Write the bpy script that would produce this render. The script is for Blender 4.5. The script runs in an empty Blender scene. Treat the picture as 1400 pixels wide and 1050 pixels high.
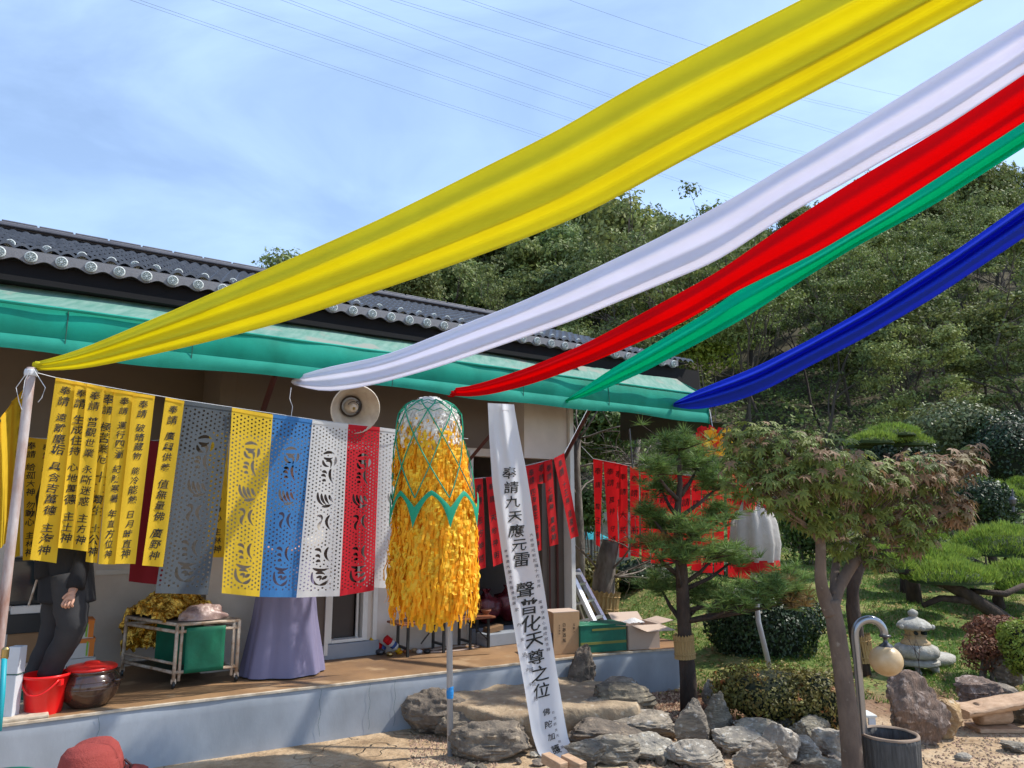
import bpy, bmesh, math, random
import numpy as np
from mathutils import Vector, Matrix, Euler, noise
from mathutils.geometry import delaunay_2d_cdt
R = math.radians
S = bpy.context.scene
COL = S.collection
rng = np.random.default_rng(7)
random.seed(7)
V = Vector
# ------------------------------------------------------------------ camera, sky, sun, exposure
EYE = 1.6
FPX = 1000.0                      # focal length in photo pixels (1400 wide)
PIT = math.atan(0.18)
cd = bpy.data.cameras.new('camera'); cam = bpy.data.objects.new('camera', cd); COL.objects.link(cam)
cam.location = (0, 0, EYE); cam.rotation_euler = (R(90) + PIT, 0, 0)
cd.sensor_width = 36; cd.lens = 36 * FPX / 1400; cd.clip_end = 2000; cd.clip_start = .05
S.camera = cam
SUN_EL = R(52); SUN_AZ = V((0.93, 0.20, 0)).normalized()
sdir = V((SUN_AZ.x * math.cos(SUN_EL), SUN_AZ.y * math.cos(SUN_EL), math.sin(SUN_EL)))
w = bpy.data.worlds.new('World'); S.world = w; w.use_nodes = True
nt = w.node_tree; nt.nodes.clear()
def wn(t, **k):
    n = nt.nodes.new(t)
    for a, b in k.items(): setattr(n, a, b)
    return n
out = wn('ShaderNodeOutputWorld'); bg = wn('ShaderNodeBackground'); sky = wn('ShaderNodeTexSky')
sky.sky_type = 'NISHITA'; sky.sun_disc = False; sky.sun_elevation = SUN_EL
sky.sun_rotation = math.atan2(SUN_AZ.x, SUN_AZ.y); sky.air_density = 1.0; sky.dust_density = 0.6; sky.ozone_density = 1.5
bg.inputs[1].default_value = 0.14
tc = wn('ShaderNodeTexCoord'); mp = wn('ShaderNodeMapping'); mp.inputs['Scale'].default_value = (1.2, 1.2, 3.2); mp.inputs['Rotation'].default_value = (0, R(20), R(30))
n1 = wn('ShaderNodeTexNoise'); n1.inputs['Scale'].default_value = 1.6; n1.inputs['Detail'].default_value = 9; n1.inputs['Roughness'].default_value = .55; n1.inputs['Distortion'].default_value = .8
r1 = wn('ShaderNodeValToRGB'); r1.color_ramp.elements[0].position = .40; r1.color_ramp.elements[0].color = (.16, .16, .16, 1)
r1.color_ramp.elements[1].position = .72; r1.color_ramp.elements[1].color = (.50, .50, .50, 1)
mx = wn('ShaderNodeMix', data_type='RGBA'); mx.inputs[7].default_value = (4.5, 6.2, 9.2, 1)
L = nt.links.new
L(tc.outputs['Generated'], mp.inputs[0]); L(mp.outputs[0], n1.inputs[0]); L(n1.outputs[0], r1.inputs[0]); L(r1.outputs[0], mx.inputs[0])
L(sky.outputs[0], mx.inputs[6]); L(mx.outputs[2], bg.inputs[0]); L(bg.outputs[0], out.inputs[0])
sl = bpy.data.lights.new('sun', 'SUN'); sl.energy = 3.6; sl.angle = R(1.0); sl.color = (1, .95, .86)
so = bpy.data.objects.new('sun', sl); COL.objects.link(so); so.rotation_euler = (-sdir).to_track_quat('-Z', 'Y').to_euler(); so.location = sdir * 50
S.view_settings.view_transform = 'Standard'; S.view_settings.look = 'None'; S.view_settings.gamma = 1
S.view_settings.exposure = 0.62; S.view_settings.use_curve_mapping = False
S.cycles.max_bounces = 7; S.cycles.transparent_max_bounces = 8; S.cycles.diffuse_bounces = 4

# ------------------------------------------------------------------ measuring helpers: where a sight line meets a real plane
cP, sP = math.cos(PIT), math.sin(PIT)
def ray(px, py):
    x = (px - 700) / FPX; y = -(py - 525) / FPX
    return V((x, cP - sP * y, sP + cP * y))
CP = V((0, 0, EYE))
def G(px, py, z=0.0):
    r = ray(px, py); return CP + r * ((z - EYE) / r.z)
def D(px, py, Y):
    r = ray(px, py); return CP + r * (Y / r.y)
U = V((.824, .567, 0)).normalized(); N = V((U.y, -U.x, 0)); O = G(210, 1045, 0)
def F(s, t, z): return O + U * s + N * t + V((0, 0, z))
def T(px, py, t):
    r = ray(px, py); k = (t + (O - CP).dot(N)) / r.dot(N); return CP + r * k
def away(c, d):   # a point pushed d metres further from the eye on its own sight line
    q = V((c.x, c.y, 0)).normalized(); return c + q * d
def sm(a, b, x):
    x = min(1, max(0, (x - a) / (b - a))); return x * x * (3 - 2 * x)
# ------------------------------------------------------------------ materials
MATS = {}
def mat(name, col, rough=.7, var=.12, scale=8, bump=.0, bscale=40, metal=0, trans=0, col2=None, dirt=0, emit=0, island=0, rnd=0, spec=.4, stripe=None, coat=0, alpha=1, v2=None):
    m = bpy.data.materials.new(name); m.use_nodes = True; t = m.node_tree; b = t.nodes['Principled BSDF']
    nn = t.nodes.new; ln = t.links.new
    b.inputs['Roughness'].default_value = rough; b.inputs['Metallic'].default_value = metal
    b.inputs['Specular IOR Level'].default_value = spec; b.inputs['Coat Weight'].default_value = coat
    b.inputs['Alpha'].default_value = alpha
    g = nn('ShaderNodeTexCoord'); co = g.outputs['Object']
    no = nn('ShaderNodeTexNoise'); no.inputs['Scale'].default_value = scale; no.inputs['Detail'].default_value = 7; no.inputs['Roughness'].default_value = .62
    if stripe:
        mpp = nn('ShaderNodeMapping'); mpp.inputs['Scale'].default_value = stripe; ln(co, mpp.inputs[0]); ln(mpp.outputs[0], no.inputs[0])
    else: ln(co, no.inputs[0])
    c2 = col2 or tuple(c * .55 for c in col)
    rp = nn('ShaderNodeValToRGB'); rp.color_ramp.elements[0].position = .34; rp.color_ramp.elements[1].position = .66
    lo = tuple(a * (1 - var) + q * var for a, q in zip(col, c2)) if not col2 else col2
    rp.color_ramp.elements[0].color = (*lo, 1); rp.color_ramp.elements[1].color = (*[min(1, c * (1 + var * .25)) for c in col], 1)
    ln(no.outputs[0], rp.inputs[0]); cur = rp.outputs[0]
    if v2:      # a third tone in blotches
        n2 = nn('ShaderNodeTexNoise'); n2.inputs['Scale'].default_value = scale * v2[1]; n2.inputs['Detail'].default_value = 5; ln(co, n2.inputs[0])
        q2 = nn('ShaderNodeValToRGB'); q2.color_ramp.elements[0].position = v2[2]; q2.color_ramp.elements[1].position = v2[2] + .09
        ln(n2.outputs[0], q2.inputs[0]); x2 = nn('ShaderNodeMix'); x2.data_type = 'RGBA'; x2.inputs[7].default_value = (*v2[0], 1)
        ln(q2.outputs[0], x2.inputs[0]); ln(cur, x2.inputs[6]); cur = x2.outputs[2]
    if island or rnd:
        hs = nn('ShaderNodeHueSaturation'); ln(cur, hs.inputs['Color']); cur = hs.outputs[0]
        if island:
            ge = nn('ShaderNodeNewGeometry'); ma = nn('ShaderNodeMapRange'); ma.inputs['To Min'].default_value = 1 - island; ma.inputs['To Max'].default_value = 1 + island
            ln(ge.outputs['Random Per Island'], ma.inputs[0]); ln(ma.outputs[0], hs.inputs['Value'])
            mb = nn('ShaderNodeMapRange'); mb.inputs['To Min'].default_value = .5 - island * .045; mb.inputs['To Max'].default_value = .5 + island * .03
            ml = nn('ShaderNodeMath'); ml.operation = 'FRACT'; mm = nn('ShaderNodeMath'); mm.operation = 'MULTIPLY'; mm.inputs[1].default_value = 7.3
            ln(ge.outputs['Random Per Island'], mm.inputs[0]); ln(mm.outputs[0], ml.inputs[0]); ln(ml.outputs[0], mb.inputs[0]); ln(mb.outputs[0], hs.inputs['Hue'])
        if rnd:
            oi = nn('ShaderNodeObjectInfo'); mr = nn('ShaderNodeMapRange'); mr.inputs['To Min'].default_value = 1 - rnd; mr.inputs['To Max'].default_value = 1 + rnd
            ln(oi.outputs['Random'], mr.inputs[0])
            h2 = nn('ShaderNodeHueSaturation'); ln(cur, h2.inputs['Color']); cur = h2.outputs[0]; ln(mr.outputs[0], h2.inputs['Value'])
            mh = nn('ShaderNodeMapRange'); mh.inputs['To Min'].default_value = .5 - rnd * .07; mh.inputs['To Max'].default_value = .5 + rnd * .05
            m3 = nn('ShaderNodeMath'); m3.operation = 'MULTIPLY'; m3.inputs[1].default_value = 5.7; m4 = nn('ShaderNodeMath'); m4.operation = 'FRACT'
            ln(oi.outputs['Random'], m3.inputs[0]); ln(m3.outputs[0], m4.inputs[0]); ln(m4.outputs[0], mh.inputs[0]); ln(mh.outputs[0], h2.inputs['Hue'])
    ln(cur, b.inputs['Base Color'])
    if emit: ln(cur, b.inputs['Emission Color']); b.inputs['Emission Strength'].default_value = emit
    if bump:
        bn = nn('ShaderNodeTexNoise'); bn.inputs['Scale'].default_value = bscale; bn.inputs['Detail'].default_value = 8; bn.inputs['Roughness'].default_value = .65
        if stripe: ln(mpp.outputs[0], bn.inputs[0])
        else: ln(co, bn.inputs[0])
        bp = nn('ShaderNodeBump'); bp.inputs['Strength'].default_value = min(1, bump); bp.inputs['Distance'].default_value = .02 * max(1, bump)
        ln(bn.outputs[0], bp.inputs['Height']); ln(bp.outputs[0], b.inputs['Normal'])
    if trans:
        tr = nn('ShaderNodeBsdfTranslucent'); ln(cur, tr.inputs[0]); ms = nn('ShaderNodeMixShader'); ms.inputs[0].default_value = trans
        o = t.nodes['Material Output']; ln(b.outputs[0], ms.inputs[1]); ln(tr.outputs[0], ms.inputs[2]); ln(ms.outputs[0], o.inputs[0])
    MATS[name] = m; return m
# ------------------------------------------------------------------ mesh helpers
class MB:
    def __init__(s): s.v = []; s.f = []
    def add(s, vs, fs):
        o = len(s.v); s.v += [tuple(v) for v in vs]; s.f += [tuple(i + o for i in f) for f in fs]; return s
    def box(s, c, d, X=V((1, 0, 0)), Y=V((0, 1, 0)), Z=V((0, 0, 1))):
        c = V(c); vs = [c + X * (a * d[0] / 2) + Y * (b * d[1] / 2) + Z * (e * d[2] / 2) for e in (-1, 1) for a, b in ((-1, -1), (1, -1), (1, 1), (-1, 1))]
        return s.add(vs, [(3, 2, 1, 0), (4, 5, 6, 7), (0, 1, 5, 4), (1, 2, 6, 5), (2, 3, 7, 6), (3, 0, 4, 7)])
    def fbox(s, s0, s1, t0, t1, z0, z1):   # box square to the facade
        return s.box(F((s0 + s1) / 2, (t0 + t1) / 2, (z0 + z1) / 2), (abs(s1 - s0), abs(t1 - t0), abs(z1 - z0)), U, N)
    def tube(s, pts, rad, n=8, cap=True):
        pts = [V(p) for p in pts]; m = len(pts); rs = rad if isinstance(rad, (list, tuple)) else [rad] * m
        up = V((.13, .27, .95)).normalized(); vs = []; fs = []
        for i, p in enumerate(pts):
            d = (pts[min(i + 1, m - 1)] - pts[max(i - 1, 0)])
            d = d.normalized() if d.length > 1e-9 else V((0, 0, 1))
            a = d.cross(up)
            if a.length < .1: a = d.cross(V((1, 0, 0)))
            a.normalize(); b = d.cross(a)
            for k in range(n):
                q = 2 * math.pi * k / n; vs.append(p + (a * math.cos(q) + b * math.sin(q)) * rs[i])
        for i in range(m - 1):
            for k in range(n): fs.append((i * n + k, i * n + (k + 1) % n, (i + 1) * n + (k + 1) % n, (i + 1) * n + k))
        if cap: fs.append(tuple(range(n))[::-1]); fs.append(tuple(range((m - 1) * n, m * n)))
        return s.add(vs, fs)
    def lathe(s, c, prof, n=24, X=V((1, 0, 0)), Y=V((0, 1, 0)), Z=V((0, 0, 1)), cap=True, wob=None):
        c = V(c); vs = []; fs = []; m = len(prof)
        for i, (r, z) in enumerate(prof):
            for k in range(n):
                q = 2 * math.pi * k / n; rr = r * (wob(q, i) if wob else 1); vs.append(c + X * (rr * math.cos(q)) + Y * (rr * math.sin(q)) + Z * z)
        for i in range(m - 1):
            for k in range(n): fs.append((i * n + k, i * n + (k + 1) % n, (i + 1) * n + (k + 1) % n, (i + 1) * n + k))
        if cap: fs.append(tuple(range(n))[::-1]); fs.append(tuple(range((m - 1) * n, m * n)))
        return s.add(vs, fs)
    def grid(s, fn, nu, nv):
        vs = [fn(i / nu, j / nv) for j in range(nv + 1) for i in range(nu + 1)]
        return s.add(vs, [(j * (nu + 1) + i, j * (nu + 1) + i + 1, (j + 1) * (nu + 1) + i + 1, (j + 1) * (nu + 1) + i) for j in range(nv) for i in range(nu)])
    def prism(s, poly, z0, z1):
        n = len(poly); vs = [V((p[0], p[1], z0)) for p in poly] + [V((p[0], p[1], z1)) for p in poly]
        return s.add(vs, [tuple(range(n))[::-1], tuple(range(n, 2 * n))] + [(i, (i + 1) % n, n + (i + 1) % n, n + i) for i in range(n)])
    def obj(s, name, m, parent=None, smooth=False, bevel=0, solid=0, **tg):
        return link(name, mesh_py(name, s.v, s.f, smooth), m, parent, bevel, solid, **tg)
def origin(p):
    o = V((0, 0, 0))
    while p is not None: o += V(p.location); p = p.parent
    return o
def mesh_py(name, v, f, smooth=False):
    me = bpy.data.meshes.new(name); me.from_pydata(v, [], f)
    if smooth: me.shade_smooth()
    return me
def mesh_np(name, v, nper):    # v: (n*nper,3) separate polygons of nper corners
    n = len(v) // nper; me = bpy.data.meshes.new(name); me.vertices.add(len(v)); me.vertices.foreach_set('co', np.ascontiguousarray(v, dtype=np.float32).ravel())
    me.loops.add(len(v)); me.loops.foreach_set('vertex_index', np.arange(len(v), dtype=np.int32))
    me.polygons.add(n); me.polygons.foreach_set('loop_start', (np.arange(n) * nper).astype(np.int32)); me.polygons.foreach_set('loop_total', np.full(n, nper, dtype=np.int32))
    me.update(calc_edges=True); return me
def link(name, me, m, parent=None, bevel=0, solid=0, kind=None, label=None, cat=None, group=None, local=False):
    o = bpy.data.objects.new(name, me); COL.objects.link(o)
    if m: me.materials.append(m)
    if parent is not None:
        if not local: me.transform(Matrix.Translation(-origin(parent)))
        o.parent = parent
    if bevel: b = o.modifiers.new('b', 'BEVEL'); b.width = bevel; b.segments = 2; b.limit_method = 'ANGLE'; b.angle_limit = R(40)
    if solid: b = o.modifiers.new('s', 'SOLIDIFY'); b.thickness = solid; b.offset = 0
    if kind: o['kind'] = kind
    tag(o, label, cat, group); return o
def tag(o, label=None, cat=None, group=None):
    if label: o['label'] = label
    if cat: o['category'] = cat
    if group: o['group'] = group
def thing(name, label, cat, loc, group=None):
    o = bpy.data.objects.new(name, None); COL.objects.link(o); o.location = loc; o.empty_display_size = .1; tag(o, label, cat, group); return o
def dup(o, parent=None, loc=None, rz=None, sc=None, label=None):
    c = o.copy(); COL.objects.link(c)
    if parent is not None: c.parent = parent
    if loc is not None: c.location = loc
    if rz is not None: c.rotation_euler = (0, 0, rz)
    if sc is not None: c.scale = sc if hasattr(sc, '__len__') else (sc, sc, sc)
    if label: c['label'] = label
    for ch in list(o.children): dup(ch, c)
    return c
def quads(c, n, sz, asp=.6, up=.0, tilt=None):     # leaf quads at points c (k,3) with normals roughly n (k,3)
    k = len(c); n = n + rng.normal(0, .55, (k, 3)); n[:, 2] += up; n /= np.linalg.norm(n, axis=1)[:, None] + 1e-9
    a = np.cross(n, rng.normal(0, 1, (k, 3))); a /= np.linalg.norm(a, axis=1)[:, None] + 1e-9; b = np.cross(n, a)
    s = sz * rng.uniform(.6, 1.35, (k, 1)); a = a * s; b = b * s * asp
    v = np.stack([c - a, c - b * .9 + n * s * .12, c + a, c + b * .9 + n * s * .12], 1); return v.reshape(-1, 3)
def shell(c, r, k, thick=.35, lump=.18, seed=0, down=.35):   # k points near an ellipsoid's surface, lumpy
    d = rng.normal(0, 1, (k, 3)); d /= np.linalg.norm(d, axis=1)[:, None]; d = d[d[:, 2] > -down] if down < 1 else d; k = len(d)
    f = 1 + lump * (np.sin(d[:, 0] * 7 + seed) * np.cos(d[:, 1] * 6 + seed * 2) + np.sin(d[:, 2] * 9 + seed * 3) * .6)
    rr = (1 - thick * rng.random(k) ** 2) * f
    return np.array(c) + d * rr[:, None] * np.array(r), d
# text laid on a surface: chars as real outlines from Blender's own font
_tc = {}
def glyph(ch):
    if ch not in _tc:
        c = bpy.data.curves.new('t', 'FONT'); c.body = ch; c.size = 1; c.resolution_u = 1; c.offset = .010; c.align_x = 'CENTER'
        o = bpy.data.objects.new('t', c); COL.objects.link(o); dg = bpy.context.evaluated_depsgraph_get()
        me = bpy.data.meshes.new_from_object(o.evaluated_get(dg)); vs = [tuple(v.co) for v in me.vertices]; fs = [tuple(p.vertices) for p in me.polygons]
        bpy.data.objects.remove(o); bpy.data.curves.remove(c); bpy.data.meshes.remove(me)
        if vs:
            xs = [v[0] for v in vs]; ys = [v[1] for v in vs]; cx, cy = (min(xs) + max(xs)) / 2, (min(ys) + max(ys)) / 2
            vs = [(v[0] - cx, v[1] - cy) for v in vs]
        _tc[ch] = (vs, fs)
    return _tc[ch]
def column(mb, surf, txt, W, H, u=.5, v0=.03, v1=.97, size=.08, jit=1, lift=.003, hmax=None, asp=1.0):
    """vertical column of characters on surf(u,v)->(point, normal); W,H metres"""
    n = sum(.55 if c == ' ' else 1 for c in txt); step = (v1 - v0) / n; v = v0
    size = min(size, step * H * .96)
    for c in txt:
        if c == ' ': v += step * .55; continue
        vs, fs = glyph(c); sz = size * random.uniform(.86, 1.1); a = random.uniform(-.09, .05) * jit; dx = random.uniform(-.04, .04) * jit
        ph = random.random() * 9; pts = []
        for x, y in vs:
            x, y = x + y * .10 + .012 * math.sin(y * 19 + ph), y + x * .10 + .012 * math.sin(x * 17 + ph)
            x, y = x * math.cos(a) - y * math.sin(a), x * math.sin(a) + y * math.cos(a)
            p, nn_ = surf(u + (x * sz * asp) / W + dx * .5, v + step / 2 - y * sz / H); pts.append(p + nn_ * lift)
        mb.add(pts, fs); v += step
def panel(TL, TR, BL, BR, wave=.012, nf=2.0, ph=0, curl=0, sag=0):
    nrm = (TR - TL).cross(BL - TL).normalized()
    if nrm.y > 0: nrm = -nrm
    def s(u, v):
        p = (TL * (1 - u) + TR * u) * (1 - v) + (BL * (1 - u) + BR * u) * v
        k = wave * (math.sin(u * nf * 6.28 + ph + v * 1.7) * (.35 + v * .65) + .7 * math.sin(v * 5 + ph * 2) * v) + curl * v * v * v + sag * math.sin(v * math.pi)
        return p + nrm * k
    return lambda u, v: (s(u, v), nrm)
# ------------------------------------------------------------------ palette
M = {}
def mk(k, *a, **b): M[k] = mat(k, *a, **b)
mk('yellow_silk', (.86, .80, .055), .85, .05, 3, trans=.60, col2=(.83, .76, .05), spec=.08, bump=.10, bscale=14)
mk('white_silk', (.86, .87, .97), .85, .05, 3, trans=.60, spec=.08, bump=.10, bscale=14)
mk('red_silk', (.88, .006, .012), .85, .06, 3, trans=.60, spec=.08, bump=.10, bscale=14)
mk('green_silk', (.002, .68, .42), .85, .06, 3, trans=.60, spec=.08, bump=.10, bscale=14)
mk('blue_silk', (.03, .075, .74), .85, .08, 3, trans=.42, spec=.08, bump=.10, bscale=14)
mk('yellow_cloth', (.88, .58, .03), .8, .08, 9, trans=.35, bump=.15, bscale=300)
mk('ink', (.02, .02, .018), .7, .3, 30)
mk('pale_ink', (.16, .16, .18), .8, .3, 30)
mk('grey_paper', (.095, .112, .128), .85, .15, 7, trans=.2)
mk('yellow_paper', (.88, .60, .04), .8, .06, 9, trans=.3)
mk('blue_paper', (.06, .24, .58), .8, .12, 7, trans=.3)
mk('white_paper', (.80, .80, .80), .85, .05, 7, trans=.3)
mk('red_paper', (.66, .015, .03), .8, .12, 7, trans=.3)
mk('plastic_white', (.60, .58, .54), .5, .2, 9, trans=.35, bump=.5, bscale=18)
mk('red_cloth', (.72, .015, .02), .8, .14, 6, trans=.35)
mk('white_cloth', (.78, .79, .82), .85, .04, 6, trans=.3, bump=.1, bscale=260)
mk('dark_red_cloth', (.20, .01, .02), .9, .2, 6)
mk('gold_paper', (.95, .58, .025), .7, .1, 14, trans=.45, island=.15, col2=(.95, .44, .01))
mk('yellow_tissue', (.98, .70, .06), .7, .06, 14, trans=.45, island=.12)
mk('white_tissue', (.85, .83, .80), .8, .06, 14, trans=.4, island=.1)
mk('green_ribbon', (.01, .34, .20), .6, .12, 9, trans=.2)
mk('awning_green', (.012, .33, .235), .55, .35, 2.2, col2=(.012, .25, .175), spec=.15, stripe=(1, 1, .6), bump=.12, bscale=7, v2=((.02, .37, .27), .5, .56), trans=.15)
mk('awning_top', (.20, .33, .27), .75, .4, 5, col2=(.10, .26, .20), stripe=(4, 1, 1), v2=((.28, .31, .26), .7, .53), trans=.15)
mk('awning_light', (.03, .40, .30), .85, .25, 3, col2=(.015, .31, .225), trans=.2)
mk('seam', (.03, .10, .08), .8)
mk('roof_tile', (.085, .095, .115), .42, .3, 7, col2=(.055, .062, .08), bump=.2, bscale=90, spec=.5)
mk('roof_ridge', (.17, .17, .19), .6, .3, 5, col2=(.12, .12, .14), bump=.1, bscale=60)
mk('eave_tile', (.19, .19, .205), .65, .25, 8, col2=(.16, .16, .175), bump=.15, bscale=70)
mk('medallion', (.72, .76, .74), .7, .3, 30, col2=(.30, .33, .33))
mk('medallion_ink', (.13, .17, .17), .8)
mk('fascia', (.008, .007, .008), .95, .3, 5)
mk('wall_paint', (.66, .61, .55), .8, .18, 1.6, col2=(.55, .50, .44), bump=.06, bscale=30)
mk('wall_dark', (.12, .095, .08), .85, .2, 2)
mk('upper_shade_brown', (.17, .14, .115), .85, .2, 2)  # upper wall colour with the awning's shade painted in
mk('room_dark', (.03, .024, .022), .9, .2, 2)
mk('white_frame', (.66, .66, .62), .45, .12, 9)
mk('dark_door', (.05, .038, .032), .5, .2, 6)
mk('brown_door', (.13, .105, .085), .6, .2, 5)
mk('maroon_steel', (.075, .018, .014), .5, .3, 20)
mk('floor_brown', (.30, .175, .085), .55, .5, 1.7, col2=(.17, .10, .055), bump=.15, bscale=18, v2=((.38, .25, .14), 1.9, .58))
mk('terrace_paint', (.335, .37, .42), .6, .25, 1.8, col2=(.25, .275, .305), stripe=(1, 1, .45), bump=.12, bscale=9, v2=((.37, .40, .44), 2.2, .72))
mk('terrace_edge', (.55, .48, .38), .8, .4, 14, col2=(.36, .29, .21))
mk('plinth', (.27, .30, .34), .7, .25, 3)
mk('grey_pipe', (.42, .45, .50), .35, .15, 12, metal=.35)
mk('rust_pipe', (.46, .44, .44), .6, .5, 7, col2=(.23, .09, .045), stripe=(1, 1, .3))
mk('blue_tape', (.02, .23, .58), .4)
mk('string', (.6, .62, .66), .8)
mk('cable', (.10, .11, .14), .6)
mk('red_plastic', (.78, .012, .012), .28, .06, 5, spec=.5)
mk('red_lid', (.62, .02, .015), .3, .1, 5)
mk('onggi', (.055, .028, .02), .16, .4, 5, spec=.6, coat=.4)
mk('cream_pipe', (.56, .50, .42), .5, .5, 16, col2=(.34, .21, .12))
mk('green_tarp', (.005, .16, .085), .6, .3, 5, col2=(.004, .115, .06), bump=.2, bscale=9)
mk('green_board', (.008, .165, .105), .5, .35, 6, col2=(.008, .11, .075))
mk('tape_olive', (.20, .21, .05), .5)
mk('gold_foil', (.85, .58, .13), .16, .4, 16, metal=1, col2=(.45, .26, .04), bump=1.0, bscale=13)
mk('plastic_bag', (.42, .30, .26), .12, .5, 14, col2=(.22, .13, .12), bump=.6, bscale=25, spec=.8, coat=.5)
mk('black_cloth', (.012, .013, .017), .85, .3, 12, bump=.1, bscale=60)
mk('trousers', (.035, .035, .038), .85, .3, 10, bump=.15, bscale=50)
mk('skin', (.52, .28, .19), .5, .12, 20, spec=.3)
mk('hair', (.015, .012, .01), .5, .3, 60)
mk('shoe', (.015, .015, .015), .4)
mk('lavender', (.20, .188, .30), .55, .12, 3, bump=.05, bscale=30, spec=.3)
mk('ivory_cloth', (.6, .57, .5), .8)
mk('red_suede', (.26, .045, .035), .85, .35, 7, col2=(.25, .035, .028), bump=.35, bscale=160)
mk('hat_band', (.06, .02, .02), .7)
mk('navy_cloth', (.03, .035, .06), .85)
mk('cardboard', (.46, .29, .16), .85, .15, 5, bump=.08, bscale=60)
mk('cardboard_pale', (.52, .40, .32), .85, .12, 5)
mk('carton_white', (.62, .60, .57), .7, .12, 5)
mk('carton_orange', (.75, .22, .03), .6)
mk('carton_brown', (.24, .14, .07), .85, .2, 5)
mk('black_plastic', (.02, .022, .024), .35, .2, 9)
mk('screen_glass', (.02, .03, .035), .08, .2, 3, spec=.8)
mk('navy_crate', (.012, .018, .10), .5)
mk('lime', (.25, .50, .05), .6)
mk('teal', (.01, .30, .36), .5)
mk('blue_plastic', (.03, .08, .30), .45)
mk('post_white', (.55, .58, .62), .5, .15, 6)
mk('horn_grey', (.62, .56, .47), .45, .3, 9, col2=(.50, .42, .34))
mk('brass', (.5, .38, .16), .3, .2, 20, metal=1)
mk('steel_dark', (.10, .10, .11), .35, metal=.7)
mk('wood_red', (.26, .09, .04), .5, .3, 9, stripe=(1, 8, 1))
mk('block_wood', (.50, .34, .22), .8, .4, 12, col2=(.36, .22, .13), stripe=(1, 1, 4), bump=.3, bscale=30)
mk('aluminium', (.62, .64, .66), .3, .1, 9, metal=.7)
mk('maroon_bag', (.16, .02, .028), .25, .4, 10, col2=(.08, .01, .015), bump=.7, bscale=12, spec=.7)
mk('dark_tarp', (.006, .014, .012), .8)
mk('glow_globe', (.72, .58, .38), .35, .15, 6, col2=(.58, .40, .2), trans=.25, spec=.5)
mk('lamp_steel', (.34, .35, .37), .28, .2, 12, metal=.85)
mk('stump_pot', (.085, .085, .085), .75, .4, 12, col2=(.045, .045, .045), stripe=(6, 6, .6), bump=.7, bscale=9)
mk('pot_rim', (.26, .19, .14), .8, .3, 12)
mk('granite', (.42, .40, .35), .85, .4, 18, col2=(.27, .26, .22), bump=.5, bscale=60, v2=((.52, .50, .44), 1.6, .6))
mk('granite_warm', (.50, .36, .19), .85, .4, 14, col2=(.33, .24, .14), bump=.4, bscale=60)
mk('rock_grey', (.29, .245, .185), .85, .5, 11, col2=(.12, .105, .088), bump=1.0, bscale=34, v2=((.44, .41, .36), 2.1, .58), stripe=(1, 1, 3.2), rnd=.28)
mk('rock_dark', (.20, .165, .122), .9, .5, 11, col2=(.095, .082, .068), bump=1.0, bscale=30, v2=((.36, .29, .20), 1.8, .60), rnd=.2)
mk('rock_pale', (.41, .355, .275), .85, .5, 12, col2=(.20, .185, .165), bump=1.0, bscale=34, v2=((.60, .57, .50), 2.0, .57), rnd=.12)
mk('rock_rust', (.25, .165, .12), .8, .5, 9, col2=(.12, .09, .075), bump=1.0, bscale=28, v2=((.42, .33, .28), 2.4, .56), stripe=(3.2, 3.2, .8))
mk('rock_yellow', (.48, .32, .15), .85, .5, 11, col2=(.25, .16, .09), bump=1.0, bscale=30, v2=((.55, .45, .32), 2.0, .58))
mk('slab', (.40, .305, .20), .9, .5, 6, col2=(.27, .195, .125), bump=.9, bscale=26, v2=((.46, .38, .28), 2.6, .6))
mk('bark_maple', (.15, .11, .085), .8, .4, 9, col2=(.085, .062, .05), stripe=(1, 1, .5), bump=.35, bscale=30, v2=((.22, .19, .16), 2, .64))
mk('bark_pine', (.075, .052, .04), .95, .5, 12, col2=(.035, .026, .022), stripe=(1, 1, .4), bump=1, bscale=30)
mk('bark_far', (.085, .07, .058), .95, .4, 6, rnd=.3)
mk('bark_grey', (.20, .17, .14), .95, .4, 12, col2=(.10, .08, .065), stripe=(1, 1, .4), bump=1, bscale=20)
mk('straw', (.50, .33, .14), .9, .4, 30, stripe=(3, 3, .3), bump=.8, bscale=60)
mk('needle', (.18, .28, .07), .6, .3, 4, trans=.3, island=.45, col2=(.09, .16, .045))
mk('needle_brown', (.20, .13, .04), .7, .3, 4, trans=.25, island=.4)
mk('needle_bright', (.25, .345, .06), .6, .3, 3, trans=.35, island=.35, col2=(.17, .27, .04))
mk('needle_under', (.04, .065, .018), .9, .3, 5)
mk('maple_green', (.195, .245, .05), .55, .3, 2.5, trans=.3, island=.4, col2=(.085, .12, .032), v2=((.24, .14, .05), 1.2, .66), spec=.25)
mk('maple_rust', (.26, .14, .08), .55, .3, 3, trans=.3, island=.35, col2=(.19, .16, .075), spec=.25)
mk('far_leaf', (.165, .225, .062), .7, .3, .25, trans=.25, island=.42, rnd=.30, col2=(.115, .165, .048))
mk('far_leaf_olive', (.205, .255, .078), .7, .3, .25, trans=.25, island=.42, rnd=.25, col2=(.145, .19, .06))
mk('box_leaf', (.028, .060, .020), .5, .3, 6, trans=.15, island=.45, col2=(.018, .042, .014), spec=.5)
mk('azalea_leaf', (.19, .15, .03), .6, .3, 7, trans=.2, island=.5, col2=(.09, .10, .025), v2=((.34, .14, .03), 1.3, .6))
mk('rust_leaf', (.20, .085, .045), .7, .3, 6, trans=.2, island=.4, col2=(.13, .06, .03))
mk('lime_leaf', (.24, .31, .04), .6, .3, 6, trans=.3, island=.3, col2=(.15, .22, .03))
mk('shrub_leaf', (.10, .17, .035), .6, .3, 6, trans=.3, island=.45, col2=(.05, .09, .02))
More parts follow.
